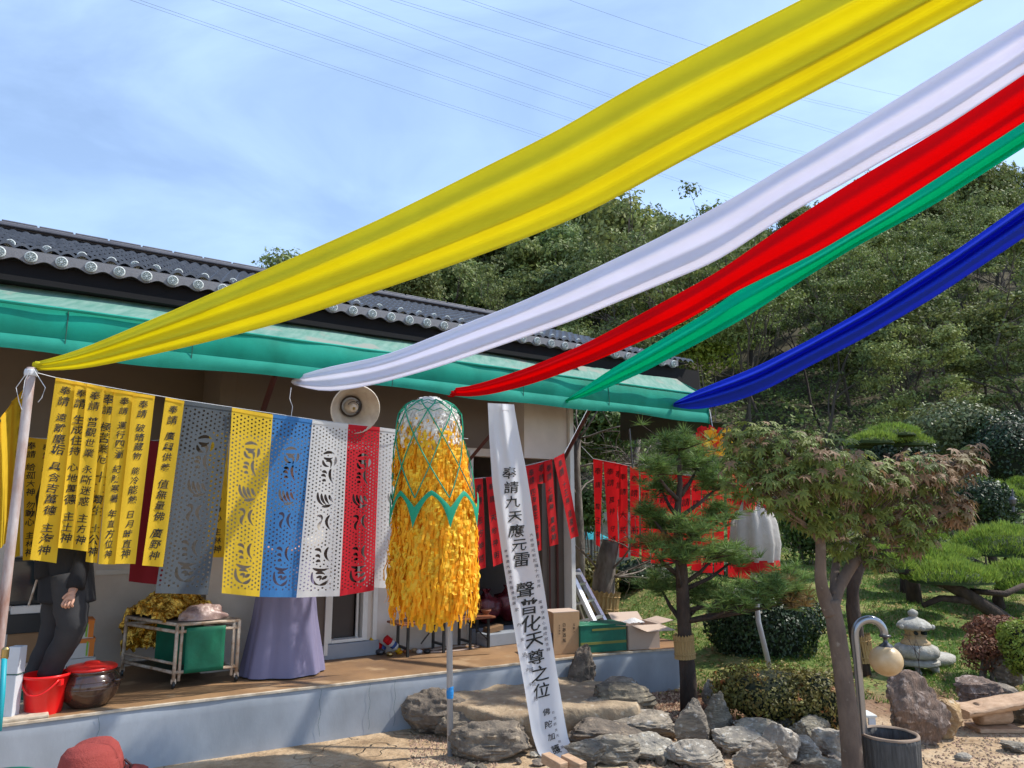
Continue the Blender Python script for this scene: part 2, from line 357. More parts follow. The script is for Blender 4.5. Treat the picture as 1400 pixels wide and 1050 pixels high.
mk('silver_leaf', (.17, .20, .085), .55, .3, 6, trans=.25, island=.45, col2=(.07, .10, .04))
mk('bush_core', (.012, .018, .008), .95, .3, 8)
mk('grass_blade', (.14, .25, .035), .6, .3, 1.5, trans=.3, island=.4, col2=(.10, .18, .03))
mk('leaf_litter', (.34, .19, .07), .8, .3, 3, trans=.15, island=.45, col2=(.26, .22, .08))
mk('lawn_soil', (.105, .12, .035), .95, .5, 1.1, col2=(.06, .085, .022), bump=.6, bscale=12, v2=((.20, .14, .07), 1.4, .54))
mk('hill_soil', (.075, .062, .038), .95, .5, .5, col2=(.045, .045, .022), bump=.8, bscale=3)
mk('yard_sand', (.42, .31, .20), .9, .45, 1.6, col2=(.33, .23, .14), bump=.5, bscale=22, v2=((.50, .40, .29), 2.2, .6))
mk('red_dirt', (.155, .075, .045), .95, .5, 3, col2=(.10, .05, .032), bump=.8, bscale=25)
mk('gravel', (.36, .26, .17), .9, .3, 9, island=.45, col2=(.26, .17, .11))
mk('twig', (.11, .09, .075), .9, .3, 4)
# ------------------------------------------------------------------ terrain
_sil = [(-900, 520), (-200, 470), (150, 380), (330, 345), (400, 322), (500, 288), (600, 272), (700, 262), (800, 258), (870, 256), (930, 280), (980, 296), (1050, 256), (1150, 228), (1300, 196), (1400, 180), (1700, 190), (2600, 330)]
_sa = []; 
for _x, _y in _sil:
    _r = ray(_x, _y); _sa.append((_r.x / _r.y, _r.z / math.hypot(_r.x, _r.y) * math.hypot(_r.x, _r.y) / _r.y))
def top_slope(a): return float(np.interp(a, [q[0] for q in _sa], [q[1] for q in _sa]))
RY = 62.0
def height(x, y):
    g = .105 * max(0, y - 6.3) * sm(.9, 2.6, x) if y < 40 else .105 * 33.7
    g = min(g, 1.15)
    y0 = 17.0
    if y > y0:
        a = max(-1.6, min(1.9, x / y)); zr = EYE + top_slope(a) * RY - 9.6
        k = (y - y0) / (RY - y0)
        h = g + (zr - g) * (k * .92 + .08 * k * k) if k <= 1 else zr - (y - RY) * .12 if y < 200 else zr - 138 * .12
        g = max(-1, h) + (.8 * noise.noise(V((x * .12, y * .12, 0))) if y > y0 + 3 else 0)
    else: g += .03 * noise.noise(V((x * 1.1, y * 1.1, 0))) * sm(6.5, 7.5, y)
    return g
def H(px, py):
    r = ray(px, py); k = 2.0
    while k < 300:
        p = CP + r * k
        if p.z <= height(p.x, p.y): break
        k += .03 + k * .004
    return CP + r * k
def HG(px, py):
    p = H(px, py); return V((p.x, p.y, height(p.x, p.y)))
def lawn_line(x): return float(np.interp(x, [-50, .6, 1.1, 1.7, 2.4, 3.2, 4.5, 60], [90, 9, 7.6, 6.9, 6.7, 6.55, 6.5, 6.5])) + .22 * noise.noise(V((x * 1.6, 3, 0)))
def build_ground():
    xs = sorted(set([-400, -250, -160, -100, -70] + [round(-50 + i * 2.0, 3) for i in range(22)] + [round(-6 + i * .16, 3) for i in range(125)] + [round(14 + i * 2.0, 3) for i in range(28)] + [90, 140, 220, 400]))
    ys = sorted(set([-400, -200, -90, -40, -20, -8] + [round(0 + i * .16, 3) for i in range(112)] + [round(18 + i * 1.5, 3) for i in range(40)] + [90, 120, 160, 220, 300, 450, 700]))
    nx = len(xs); vs = []; cols = []
    dc = G(905, 965)
    for y in ys:
        for x in xs:
            vs.append((x, y, height(x, y)))
            lawn = sm(-.15, .15, y - lawn_line(x)); hill = sm(14.5, 17, y)
            j = .25 * noise.noise(V((x * 2, y * 2, 5)))
            dirt = 1 - sm(.55, .95, math.hypot(x - dc.x, (y - dc.y) * .8) + j)
            dirt = max(dirt, (1 - sm(.1, .6, abs(y - lawn_line(x)) + j)) * .8)
            cols.append((lawn * (1 - dirt), hill, dirt, 1))
    fs = [(j * nx + i, j * nx + i + 1, (j + 1) * nx + i + 1, (j + 1) * nx + i) for j in range(len(ys) - 1) for i in range(nx - 1)]
    me = mesh_py('ground', vs, fs, True); ca = me.color_attributes.new('zone', 'FLOAT_COLOR', 'POINT'); ca.data.foreach_set('color', np.array(cols, dtype=np.float32).ravel())
    m = bpy.data.materials.new('ground_mix'); m.use_nodes = True; t = m.node_tree; b = t.nodes['Principled BSDF']; nn = t.nodes.new; ln = t.links.new
    at = nn('ShaderNodeAttribute'); at.attribute_name = 'zone'; sp = nn('ShaderNodeSeparateColor'); ln(at.outputs['Color'], sp.inputs[0]); tc_ = nn('ShaderNodeTexCoord')
    def layer(c1, c2, c3, sc):
        a = nn('ShaderNodeTexNoise'); a.inputs['Scale'].default_value = sc; a.inputs['Detail'].default_value = 9; a.inputs['Roughness'].default_value = .68; ln(tc_.outputs['Object'], a.inputs[0])
        r = nn('ShaderNodeValToRGB'); e = r.color_ramp.elements; e[0].position = .36; e[1].position = .66; e[0].color = (*c1, 1); e[1].color = (*c3, 1); q = e.new(.5); q.color = (*c2, 1)
        ln(a.outputs[0], r.inputs[0]); return r.outputs[0]
    sand = layer((.25, .17, .10), (.42, .30, .185), (.50, .40, .28), 2.6); lawn = layer((.08, .14, .03), (.15, .19, .05), (.28, .22, .10), 2.2)
    dirt = layer((.075, .036, .022), (.15, .072, .042), (.20, .12, .075), 5); hill = layer((.03, .03, .015), (.06, .055, .03), (.10, .085, .05), .6)
    def mixc(f, A, B):
        x = nn('ShaderNodeMix'); x.data_type = 'RGBA'; ln(f, x.inputs[0]); ln(A, x.inputs[6]); ln(B, x.inputs[7]); return x.outputs[2]
    c = mixc(sp.outputs[0], sand, lawn); c = mixc(sp.outputs[2], c, dirt); c = mixc(sp.outputs[1], c, hill)
    ln(c, b.inputs['Base Color']); b.inputs['Roughness'].default_value = .95; b.inputs['Specular IOR Level'].default_value = .2
    bn = nn('ShaderNodeTexNoise'); bn.inputs['Scale'].default_value = 24; bn.inputs['Detail'].default_value = 8; ln(tc_.outputs['Object'], bn.inputs[0])
    vo = nn('ShaderNodeTexVoronoi'); vo.feature = 'DISTANCE_TO_EDGE'; vo.inputs['Scale'].default_value = 1.1; vd = nn('ShaderNodeVectorMath'); vd.operation = 'ADD'; n5 = nn('ShaderNodeTexNoise'); n5.inputs['Scale'].default_value = 2.5; ln(tc_.outputs['Object'], n5.inputs[0]); ln(tc_.outputs['Object'], vd.inputs[0]); ln(n5.outputs['Color'], vd.inputs[1]); ln(vd.outputs[0], vo.inputs[0])
    cr = nn('ShaderNodeMapRange'); cr.inputs['From Max'].default_value = .012; ln(vo.outputs['Distance'], cr.inputs[0]); ad = nn('ShaderNodeMath'); ad.operation = 'ADD'; ln(bn.outputs[0], ad.inputs[0]); ln(cr.outputs[0], ad.inputs[1])
    bp = nn('ShaderNodeBump'); bp.inputs['Distance'].default_value = .03; bp.inputs['Strength'].default_value = .8; ln(ad.outputs[0], bp.inputs['Height']); ln(bp.outputs[0], b.inputs['Normal'])
    link('ground', me, m, kind='structure')
build_ground()
# ------------------------------------------------------------------ terrace (painted concrete platform of the building)
TZ = .38
edge = [(-7, -.35), (-3.0, -.12), (-1.6, -.02), (-.87, .05), (0, .07), (.88, .14), (1.76, .21), (2.6, .28), (3.3, .34), (4.0, .46), (4.36, .57), (4.52, .50), (4.62, .3), (4.66, -.2)]
def terrace():
    pl = [F(a, b, 0) for a, b in edge]; back = [F(4.7, -3.4, 0), F(-7, -3.4, 0)]
    n = len(pl); mb = MB(); sub = []
    for i in range(n - 1):
        for k in range(6): sub.append(pl[i].lerp(pl[i + 1], k / 6))
    sub.append(pl[-1])
    def wallp(u, v):
        x = u * (len(sub) - 1); i = min(int(x), len(sub) - 2); p = sub[i].lerp(sub[i + 1], x - i)
        o = .006 * noise.noise(V((p.x * 3, p.y * 3, v * 2))) - (.012 if v > .96 else 0)
        return p + N * o + V((0, 0, -.05 + v * (TZ + .05 - .004)))
    mb.grid(wallp, len(sub) - 1, 10); ter = mb.obj('terrace', M_['terrace_paint'], kind='structure', smooth=True)
    top = MB(); poly = [(p - N * .002) + V((0, 0, TZ)) for p in sub] + [b + V((0, 0, TZ)) for b in back]
    top.add(poly, [tuple(range(len(poly)))]); top.obj('terrace_floor', M_['floor_brown'], ter)
    lip = MB()
    for i in range(len(sub) - 1):
        a, b = sub[i], sub[i + 1]; c1 = .022 + .012 * noise.noise(V((i * .7, 0, 1))); z = V((0, 0, TZ + .003))
        lip.add([a + N * .004 + z, b + N * .004 + z, b - N * c1 * 1.3 + z, a - N * c1 + z, a + N * .004 + z - V((0, 0, .014)), b + N * .004 + z - V((0, 0, .014))], [(0, 1, 2, 3), (4, 5, 1, 0)])
    lip.obj('worn_edge', M_['terrace_edge'], ter)
    cr = MB()
    for s_, j in ((1.05, 1), (1.42, 2), (1.62, 3), (3.05, 4), (-.35, 5)):
        t_ = float(np.interp(s_, [e[0] for e in edge[:11]], [e[1] for e in edge[:11]])); q = [F(s_ + .008 * math.sin(k * 1.7 + j), t_ + .009, TZ - .02 - k * .04) for k in range(9)]
        cr.tube(q, .0009, 4)
    cr.obj('crack', M_['seam'], ter)
    st = MB(); st.fbox(-1.6, -.62, -.5, .03, TZ + .001, TZ + .022); st.obj('stone_sill', M_['terrace_edge'], ter, bevel=.006)
M_ = MATS
terrace()
# ------------------------------------------------------------------ building
WT = -.80
def building():
    b = thing('temple_hall', 'low hall with dark tiled roof, white medallion eave tiles and beige walls behind the terrace', 'building', F(1.5, -2.5, 0))
    w_ = MB(); z0 = TZ; z1 = 3.16
    # front wall pieces round the sliding door and the storage opening
    w_.fbox(-7, .55, -1.57, -1.45, z0, z1); w_.fbox(.43, .55, -1.45, WT - .121, z0, z1)
    for a, c, e, f in ((.43, 1.44, z0, z1), (1.44, 1.81, 2.25, z1), (1.81, 2.90, z0, z1), (2.90, 3.34, 2.2, z1)):
        w_.fbox(a, c, WT - .12, WT, e, f)
    w_.fbox(-7, -6.9, -5.4, -1.571, z0, z1); w_.fbox(-7, 3.95, -5.5, -5.4, z0, z1)
    w_.obj('wall', M_['wall_paint'], b)
    w_ = MB(); w_.fbox(.551, 3.33, WT + .002, WT + .02, 2.28, z1 - .01); w_.fbox(-7, .42, -1.448, -1.43, 2.15, z1 - .01); w_.fbox(.42, .429, -1.429, WT + .02, 2.2, z1 - .01); w_.fbox(.4295, .55, WT + .002, WT + .02, 2.28, z1 - .01); w_.obj('upper_shade_band', M_['upper_shade_brown'], b)  # dark strips painted as the awning's shade on the upper wall
    e_ = MB(); e_.fbox(3.34, 3.9, -.62, -.5, 2.18, z1); e_.fbox(3.34, 3.40, WT, -.62, 2.18, z1); e_.obj('upper_wall', M_['wall_paint'], b)
    e_ = MB(); e_.fbox(3.905, 3.96, -5.4, -.46, z0, z1); e_.obj('corner_trim', M_['white_frame'], b, bevel=.004)
    e_ = MB(); e_.fbox(3.62, 3.90, -.66, -.58, z0, 2.17); e_.obj('dark_panel', M_['brown_door'], b)
    e_ = MB(); e_.tube([F(3.8, -.56, z0), F(3.8, -.56, 2.3)], .014, 6); e_.tube([F(3.70, -.56, z0), F(3.70, -.56, 2.2)], .010, 6); e_.obj('drain_pipe', M_['maroon_steel'], b)
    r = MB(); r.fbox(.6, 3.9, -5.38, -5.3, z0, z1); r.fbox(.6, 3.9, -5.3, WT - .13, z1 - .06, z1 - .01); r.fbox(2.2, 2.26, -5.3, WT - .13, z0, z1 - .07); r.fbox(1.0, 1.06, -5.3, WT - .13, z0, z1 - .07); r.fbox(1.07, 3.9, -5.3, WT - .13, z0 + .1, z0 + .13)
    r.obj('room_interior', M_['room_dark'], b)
    p = MB(); p.fbox(1.12, 1.92, WT + .001, WT + .05, z0 + .001, z0 + .125); p.obj('plinth', M_['plinth'], b, bevel=.006); p = MB(); p.fbox(2.90, 3.62, WT - .1, -.50, z0 + .001, z0 + .115); p.obj('plinth', M_['plinth'], b, bevel=.006)
    ce = MB(); ce.fbox(-7, 3.96, -1.0, -.28, z1 + .01, z1 + .05); ce.obj('soffit', M_['fascia'], b)
    # sliding door
    d = MB(); d.fbox(1.44, 1.48, WT - .10, WT + .02, z0 + .13, 2.24); dr = d.obj('door', M_['white_frame'], b)
    for n_, a_, c_, e_, f_, y0, y1 in (('door_jamb', 1.725, 1.745, z0 + .13, 2.2, -.05, -.03), ('door_jamb', 1.765, 1.81, z0 + .13, 2.24, -.10, .02), ('door_head', 1.481, 1.764, 2.2, 2.24, -.10, .02), ('door_track', 1.481, 1.764, z0 + .13, z0 + .155, -.10, .025)):
        g = MB(); g.fbox(a_, c_, WT + y0, WT + y1, e_, f_); g.obj(n_, M_['white_frame'], dr)
    g = MB(); g.fbox(1.48, 1.72, WT - .09, WT - .075, z0 + .16, 2.2); g.obj('doorway_dark_sheet', M_['dark_door'], dr)  # dark sheet standing in for the unlit room behind the open door
    g = MB(); g.fbox(1.17, 1.405, WT + .002, WT + .035, z0 + .13, 2.2); g.obj('folded_leaf', M_['brown_door'], b)
    g = MB(); g.fbox(1.405, 1.438, WT + .002, WT + .055, z0 + .04, 2.22); g.obj('door_casing', M_['white_frame'], b)
    for a in (1.86, 2.86):
        g = MB(); g.fbox(a, a + .04, WT + .001, WT + .03, z0, 2.25); g.obj('door_casing', M_['white_frame'], b)
    # wall trims, switch, far window with bars
    g = MB(); g.fbox(2.15, 2.5, WT + .001, WT + .02, 1.9, 2.55); wi = g.obj('window', M_['dark_door'], b)
    g = MB()
    for k in range(5): g.fbox(2.17 + k * .08, 2.18 + k * .08, WT + .021, WT + .03, 1.9, 2.55)
    g.obj('window_bar', M_['steel_dark'], wi)
    g = MB(); g.fbox(-.3, .3, -1.449, -1.438, 1.12, 1.16); g.obj('wall_trim', M_['white_frame'], b)
    # ---- roof
    EZ, ET = 3.43, -.42
    tl = T(0, 318, -2.0); sl_ = (tl.z - EZ) / 1.58; RT = -2.0; RZ = tl.z
    f = MB(); f.fbox(-8, 6.0, ET - .14, ET - .06, 3.11, EZ - .06); f.fbox(-8, 6.0, -.9, ET - .15, EZ - .13, EZ - .08)
    f.obj('fascia', M_['fascia'], b)
    def rz(t): return EZ + (ET - t) * sl_
    pitch = .185; rows = 13; s_ridge_end = 4.25
    s_end = 5.75
    # medallion-faced end tiles along the eave
    em = MB()   # one eave tile: scalloped drop plate
    nseg = 12
    for k in range(nseg):
        a = -pitch / 2 + pitch * k / nseg; c = a + pitch / nseg
        def dz(x): return -.068 - .016 * math.cos(x / pitch * 2 * math.pi)
        pa = U * a; pc = U * c
        q0, q1 = pa + V((0, 0, .015)), pc + V((0, 0, .015)); q2, q3 = pc + V((0, 0, dz(c))), pa + V((0, 0, dz(a)))
        em.add([q0, q1, q2, q3, q0 - N * .02, q1 - N * .02, q2 - N * .02, q3 - N * .02], [(0, 1, 2, 3)[::-1], (4, 5, 6, 7), (3, 2, 6, 7), (0, 1, 5, 4)])
    eme = mesh_py('eave_tile', em.v, em.f); eme.materials.append(M_['eave_tile'])
    def disc(r):
        d_ = MB(); d_.lathe((0, 0, 0), [(r, 0), (r, .012), (r * .86, .018)], 18, U, V((0, 0, 1)), N); me = mesh_py('medallion', d_.v, d_.f); me.materials.append(M_['medallion'])
        i_ = MB()
        for k in range(8):
            q = k * math.pi / 4; c0 = (U * math.cos(q) + V((0, 0, 1)) * math.sin(q)); i_.tube([N * .019 + c0 * r * .25, N * .019 + c0 * r * .62], [r * .10, r * .07], 5)
        i_.lathe(N * .0, [(r * .75, .0185), (r * .75, .021), (r * .68, .021), (r * .68, .0185)], 18, U, V((0, 0, 1)), N, cap=False)
        mi = mesh_py('flower', i_.v, i_.f); mi.materials.append(M_['medallion_ink']); return me, mi
    dm, di = disc(.040); dm2, di2 = disc(.034)
    rl = V(b.location); n_t = int((s_end + 2.2) / pitch)
    for i in range(n_t):
        s_ = -2.2 + i * pitch
        if s_ < -1.9: continue
        o = bpy.data.objects.new('eave_tile', eme); COL.objects.link(o); o.parent = b; o.location = F(s_ + pitch / 2, ET, EZ) - rl
        md = bpy.data.objects.new('medallion', dm); COL.objects.link(md); md.parent = o; md.location = N * .004 + V((0, 0, -.035))
        md.location += -U * (pitch / 2) * 1.0 + U * pitch * .52
    ud = MB(); 
    for i in range(n_t):
        s_ = -2.2 + i * pitch
        o = bpy.data.objects.new('barrel_end', dm2); COL.objects.link(o); o.parent = b; o.location = F(s_ + .045 * math.sin(i * .9), ET - .06, EZ + .055) - rl
        if s_ > 4.3: o.scale = (.9, .9, .9)
    fl = MB()
    for i in range(n_t):
        s_ = -2.2 + i * pitch
        for (cx, cz, me, tt) in ((s_ + pitch * .52, EZ - .035, di, ET + .004), (s_ + .045 * math.sin(i * .9), EZ + .055, di2, ET - .06)):
            base = F(cx, tt, cz); fl.add([base + V(v.co) for v in me.vertices], [tuple(p.vertices) for p in me.polygons])
    fl.obj('flower_relief', M_['medallion_ink'], b, kind='stuff')
    # tile field: stamped barrel tiles, one joined mesh
    nd = 9; tm = MB(); dt = (ET - RT) / nd
    for j in range(nd):
        t0 = ET - j * dt; t1 = t0 - dt
        lim = s_end - .1 if t0 > -9 else 0
        s_hi = np.interp(t0, [RT, ET], [s_ridge_end, s_end])
        k = 0; s_ = -2.3 + (pitch * .25 if j % 2 else 0)
        while s_ < s_hi:
            for q in range(6):
                x0, x1 = s_ + pitch / 2 * q / 6, s_ + pitch / 2 * (q + 1) / 6
                h0, h1 = .028 * math.sin(math.pi * q / 6), .028 * math.sin(math.pi * (q + 1) / 6)
                tm.add([F(x0, t0, rz(t0) + h0 + .035), F(x1, t0, rz(t0) + h1 + .035), F(x1, t1, rz(t1) + h1), F(x0, t1, rz(t1) + h0),
                        F(x0, t0, rz(t0) + h0 + .012), F(x1, t0, rz(t0) + h1 + .012)], [(0, 1, 2, 3), (4, 5, 1, 0)])
            s_ += pitch / 2
    tm.obj('tile_field', M_['roof_tile'], b, kind='stuff')
    ba = MB(); ba.add([F(-8, ET, EZ), F(s_end, ET, EZ), F(s_ridge_end, RT, RZ), F(-8, RT, RZ)], [(0, 1, 2, 3)]); ba.add([F(-8, RT, RZ), F(s_ridge_end, RT, RZ), F(s_end + .4, -6.2, EZ), F(-8, -6.2, EZ)], [(0, 1, 2, 3)]); ba.add([F(s_end, ET, EZ), F(s_end, -6.2, EZ), F(s_ridge_end, RT, RZ)], [(0, 1, 2)])
    ba.obj('roof_deck', M_['roof_tile'], b)
    rd = MB(); zt = T(0, 305, RT).z
    rd.fbox(-8, s_ridge_end, RT - .1, RT + .0, RZ - .02, zt - .025); rr = rd.obj('ridge', M_['roof_ridge'], b)
    rc = MB(); rc.fbox(-8, s_ridge_end + .05, RT - .16, RT + .05, zt - .025, zt + .01); rc.obj('ridge_cap', M_['roof_ridge'], rr, bevel=.008)
    rs = MB(); rs.fbox(-8, s_ridge_end, RT + .002, RT + .03, RZ + .02, RZ + .045); rs.obj('ridge_shadow_strip', M_['fascia'], rr)  # black strip standing in for the shadow line below the ridge
    for i in range(22):
        k = MB(); s_ = -1.8 + i * .28; k.fbox(s_, s_ + .265, RT - .14, RT + .04, zt + .0105, zt + .028); k.obj('ridge_tile', M_['roof_ridge'], rr, bevel=.006)
building()
# ------------------------------------------------------------------ awning
def awning():
    a = thing('fabric_awning', 'weathered green fabric awning with a deep front valance under the tiled eave', 'awning', F(1, -.3, 2.9))
    s0, s1 = -2.4, 5.55
    def sag(s): return .022 * math.sin(s * 2.1) + .018 * math.sin(s * 4.7 + 1)
    def tf(s): return .03 * math.sin(s * .9) + (.0 if s < 4 else (s - 4) * .02)
    zt = 2.95; zb = 2.65
    f = MB(); f.grid(lambda u, v: F(s0 + u * (s1 - s0), tf(s0 + u * (s1 - s0)) + .02 * math.sin(v * 3.1) + .004 * math.sin(u * 90), zt - v * (zt - zb - .10) - .004), 120, 5)
    f.obj('valance', M_['awning_green'], a, smooth=True)
    f = MB(); f.grid(lambda u, v: F(s0 + u * (s1 - s0), tf(s0 + u * (s1 - s0)) + .010 + .012 * math.sin((v * .92 + .08) * 3.14) + .003 * math.sin(u * 70), zb + .10 - v * .105 + sag(u * 8) * v * .5), 120, 6)
    f.obj('rolled_hem', M_['awning_light'], a, smooth=True)
    f = MB(); f.grid(lambda u, v: F(s0 + u * (s1 - s0), tf(s0 + u * (s1 - s0)) - v * .44, zt + v * .26 + .010 * abs(math.sin((u * 9 + v * .6) * 3.14)) - .018 * math.sin(v * 3.14)), 160, 6)
    f.obj('top_cloth', M_['awning_top'], a, smooth=True)
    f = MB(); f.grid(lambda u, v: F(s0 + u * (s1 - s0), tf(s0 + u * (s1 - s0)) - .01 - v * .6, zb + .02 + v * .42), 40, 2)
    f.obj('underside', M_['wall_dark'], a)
    for s_ in (-1.45, -.75, .03, 1.6, 2.95, 4.05):
        k = MB(); k.tube([F(s_, tf(s_) + .006 + .02 * math.sin(q * 3.1 * .9), zt - q * .285) for q in (0, .2, .4, .6, .8, 1)], .0035, 4); k.obj('seam', M_['seam'], a)
    k = MB(); k.tube([F(s0, .0, zt), F(s1, .05, zt)], .012, 6); k.obj('front_rail', M_['awning_light'], a)
    e = MB(); e.add([F(s1, .03, zb - .02), F(s1, .03, zt), F(s1, -.42, zt + .25), F(s1, -.7, zb + .1)], [(0, 1, 2, 3)]); e.obj('end_panel', M_['awning_green'], a, solid=.004)
    for (p, q) in (((376, 513), (358, 566)), ((806, 560), (770, 630)), ((700, 560), (645, 625))):
        k = MB(); A_ = T(*p, -.08); B_ = T(*q, -.42 if p[0] != 376 else -.5); k.tube([A_, B_], .022, 4); k.tube([B_, B_ + (B_ - A_) * .25], .022, 4); k.obj('strut', M_['maroon_steel'], a)
    # black sheet under the far end
    bs = MB(); c = [T(852, 562, -.1), T(1005, 585, -.1), T(990, 573, -1.2), T(852, 598, -.6)]
    pa = T(848, 560, .0); pb = T(1010, 580, .0); pc = T(965, 590, -.5); pd = T(848, 602, -.5)
    bs.grid(lambda u, v: (pa.lerp(pb, u)).lerp(pd.lerp(pc, u), v) + V((0, 0, -.02 * math.sin(u * 3.1))), 12, 6)
    o = bs.obj('shade_sheet', M_['dark_tarp'], solid=.003); tag(o, 'black shade sheet slung below the far end of the green awning', 'sheet')
    k = MB(); k.tube([T(858, 560, -.3), T(865, 640, -.3)], .012, 6); o = k.obj('hanging_pole', M_['steel_dark']); tag(o, 'thin dark pole hanging beside the black shade sheet', 'pole')
awning()
# ------------------------------------------------------------------ power lines, seven strands crossing the sky in pairs
def power_lines():
    P_ = [((185, -2), (560, 125), (1000, 268)), ((296, -2), (640, 115), (1030, 245)), ((388, -3), (740, 122), (1062, 222)), ((462, -4), (830, 128), (1100, 208)), ((534, -4), (900, 108), (1180, 190)), ((636, -3), (960, 98), (1260, 168)), ((770, -3), (1060, 90), (1330, 150))]
    words = ['lowest and leftmost', 'second from the left', 'third from the left', 'middle one', 'third from the right', 'second from the right', 'faintest, rightmost']
    for i, (a, b, c) in enumerate(P_):
        pts = []
        for k in range(-4, 25):
            u = k / 20; A_, B_, C_ = V(a), V(b), V(c)
            p = A_ * (1 - u) ** 2 + (B_ * 2 - (A_ + C_) / 2) * 2 * u * (1 - u) + C_ * u * u if 0 <= u <= 1 else (A_ + (A_ - B_) * (-u * 2) if u < 0 else C_ + (C_ - B_) * ((u - 1) * 2))
            pts.append(D(p.x, p.y, 70 + 55 * u))
        t = thing('power_line', f'twin strand power line high in the sky, {words[i]} of the seven', 'power line', pts[0], 'power lines crossing the sky')
        for j in range(2 if i < 6 else 1):
            m = MB(); m.tube([p + V((0, 0, -.34 * j * (1 + .02 * k))) for k, p in enumerate(pts)], .017, 4); m.obj('wire', M_['cable'], t)
power_lines()
# ------------------------------------------------------------------ fabric streamers
def streamer(name, label, m, top, bot, ys, folds, amp, tail):
    xs0, ye = top[0][0], None
    x0 = min(top[0][0], bot[0][0]); x1 = max(top[-1][0], bot[-1][0])
    tx = [p[0] for p in top]; ty = [p[1] for p in top]; bx = [p[0] for p in bot]; by = [p[1] for p in bot]
    def ext(xx, X, Y_):
        if xx > X[-1]: return Y_[-1] + (xx - X[-1]) * (Y_[-1] - Y_[-2]) / (X[-1] - X[-2])
        return float(np.interp(xx, X, Y_))
    n = 90; sm_x = [x0 + (tail - x0) * (i / n) ** 1.0 for i in range(n + 1)]
    def smooth(arr, k=3):
        for _ in range(k): arr = [arr[0]] + [(arr[i - 1] + arr[i] * 2 + arr[i + 1]) / 4 for i in range(1, len(arr) - 1)] + [arr[-1]]
        return arr
    T_ = smooth([ext(x, tx, ty) for x in sm_x]); B_ = smooth([ext(x, bx, by) for x in sm_x])
    mb = MB(); nv = 26
    def fn(u, v):
        i = min(int(round(u * n)), n); x = sm_x[i]; Y = float(np.interp(x, [q[0] for q in ys], [q[1] for q in ys]))
        k = sm(0, .12, u)
        y = T_[i] * (1 - v) + B_[i] * v
        o = 0
        for (fv, fw, fa) in folds: o += fa * math.exp(-((v - fv - .03 * math.sin(u * 5 + fv * 9)) / fw) ** 2)
        o += .10 * math.sin(v * 26 + u * 3) * (1 - sm(0, .3, u)) + .025 * math.sin(v * 17 + u * 6)
        o += .5 * math.sin(v * 3.14)     # belly
        return D(x, y, Y - amp * (.35 + .65 * k) * o)
    mb.grid(fn, n, nv)
    o = mb.obj(name, m, smooth=True, solid=.0015); tag(o, label, 'streamer', 'coloured cloth streamers strung over the yard')
    i0 = [mb.v[k * 1] for k in range(0)]; e = MB()
    for row in (0, nv):
        pts = [V(mb.v[row * (n + 1) + i]) for i in range(0, n + 1)]; nb = [V(mb.v[(row + (1 if row == 0 else -1)) * (n + 1) + i]) for i in range(0, n + 1)]
        vs = []
        for p, q in zip(pts, nb): t_ = (CP - p).normalized() * .0025; q2 = p + (q - p).normalized() * min(.012, (q - p).length); vs += [p + t_, q2 + t_]
        e.add(vs, [(2 * i, 2 * i + 1, 2 * i + 3, 2 * i + 2) for i in range(n)])
    e.obj('hem', m, o, smooth=True)
    return o
ye = [(45, 4.35), (300, 4.05), (700, 3.35), (1000, 2.85), (1340, 2.35), (1900, 1.7)]
streamer('yellow_streamer', 'broad yellow cloth streamer tied to the top of the leaning post', M_['yellow_silk'],
 [(45, 496), (75, 490), (120, 474), (200, 440), (265, 412), (330, 383), (420, 344), (521, 299), (600, 260), (665, 227), (760, 180), (870, 115), (960, 68), (1095, 0), (1300, -108)],
 [(45, 506), (70, 507), (110, 506), (200, 487), (270, 471), (330, 456), (400, 437), (480, 410), (569, 380), (640, 355), (713, 328), (808, 289), (933, 220), (1140, 112), (1345, 0), (1600, -140)],
 ye, [(.30, .09, 1.0), (.50, .12, -.7), (.68, .07, 1.1), (.85, .08, -.4)], .05, 1900)
streamer('white_streamer', 'white cloth streamer fixed to the awning edge above the horn loudspeaker', M_['white_silk'],
 [(402, 516), (420, 509), (445, 502), (525, 487), (575, 467), (637, 442), (700, 418), (790, 378), (895, 328), (1000, 272), (1048, 242), (1153, 180), (1250, 120), (1400, 27), (1500, -38)],
 [(402, 526), (432, 536), (450, 537), (510, 527), (600, 502), (700, 467), (780, 440), (854, 409), (980, 358), (1087, 287), (1153, 252), (1214, 216), (1286, 178), (1400, 102), (1500, 34)],
 [(400, 5.62), (700, 5.1), (1000, 4.5), (1400, 3.7), (1900, 3.0)], [(.30, .12, .9), (.55, .10, -1.0), (.78, .1, .8)], .038, 1900)
streamer('red_streamer', 'red cloth streamer fixed to the awning edge above the paper tassel', M_['red_silk'],
 [(612, 531), (624, 532), (634, 531), (680, 517), (729, 500), (807, 467), (886, 424), (980, 373), (1058, 318), (1156, 254), (1286, 177), (1400, 99), (1500, 30)],
 [(612, 540), (620, 544), (666, 541), (729, 525), (823, 490), (933, 442), (1004, 399), (1116, 346), (1203, 294), (1366, 189), (1400, 167), (1500, 98)],
 [(610, 6.38), (900, 5.9), (1150, 5.3), (1400, 4.6), (1900, 3.6)], [(.35, .12, .8), (.62, .1, -.9), (.85, .1, .6)], .038, 1900)
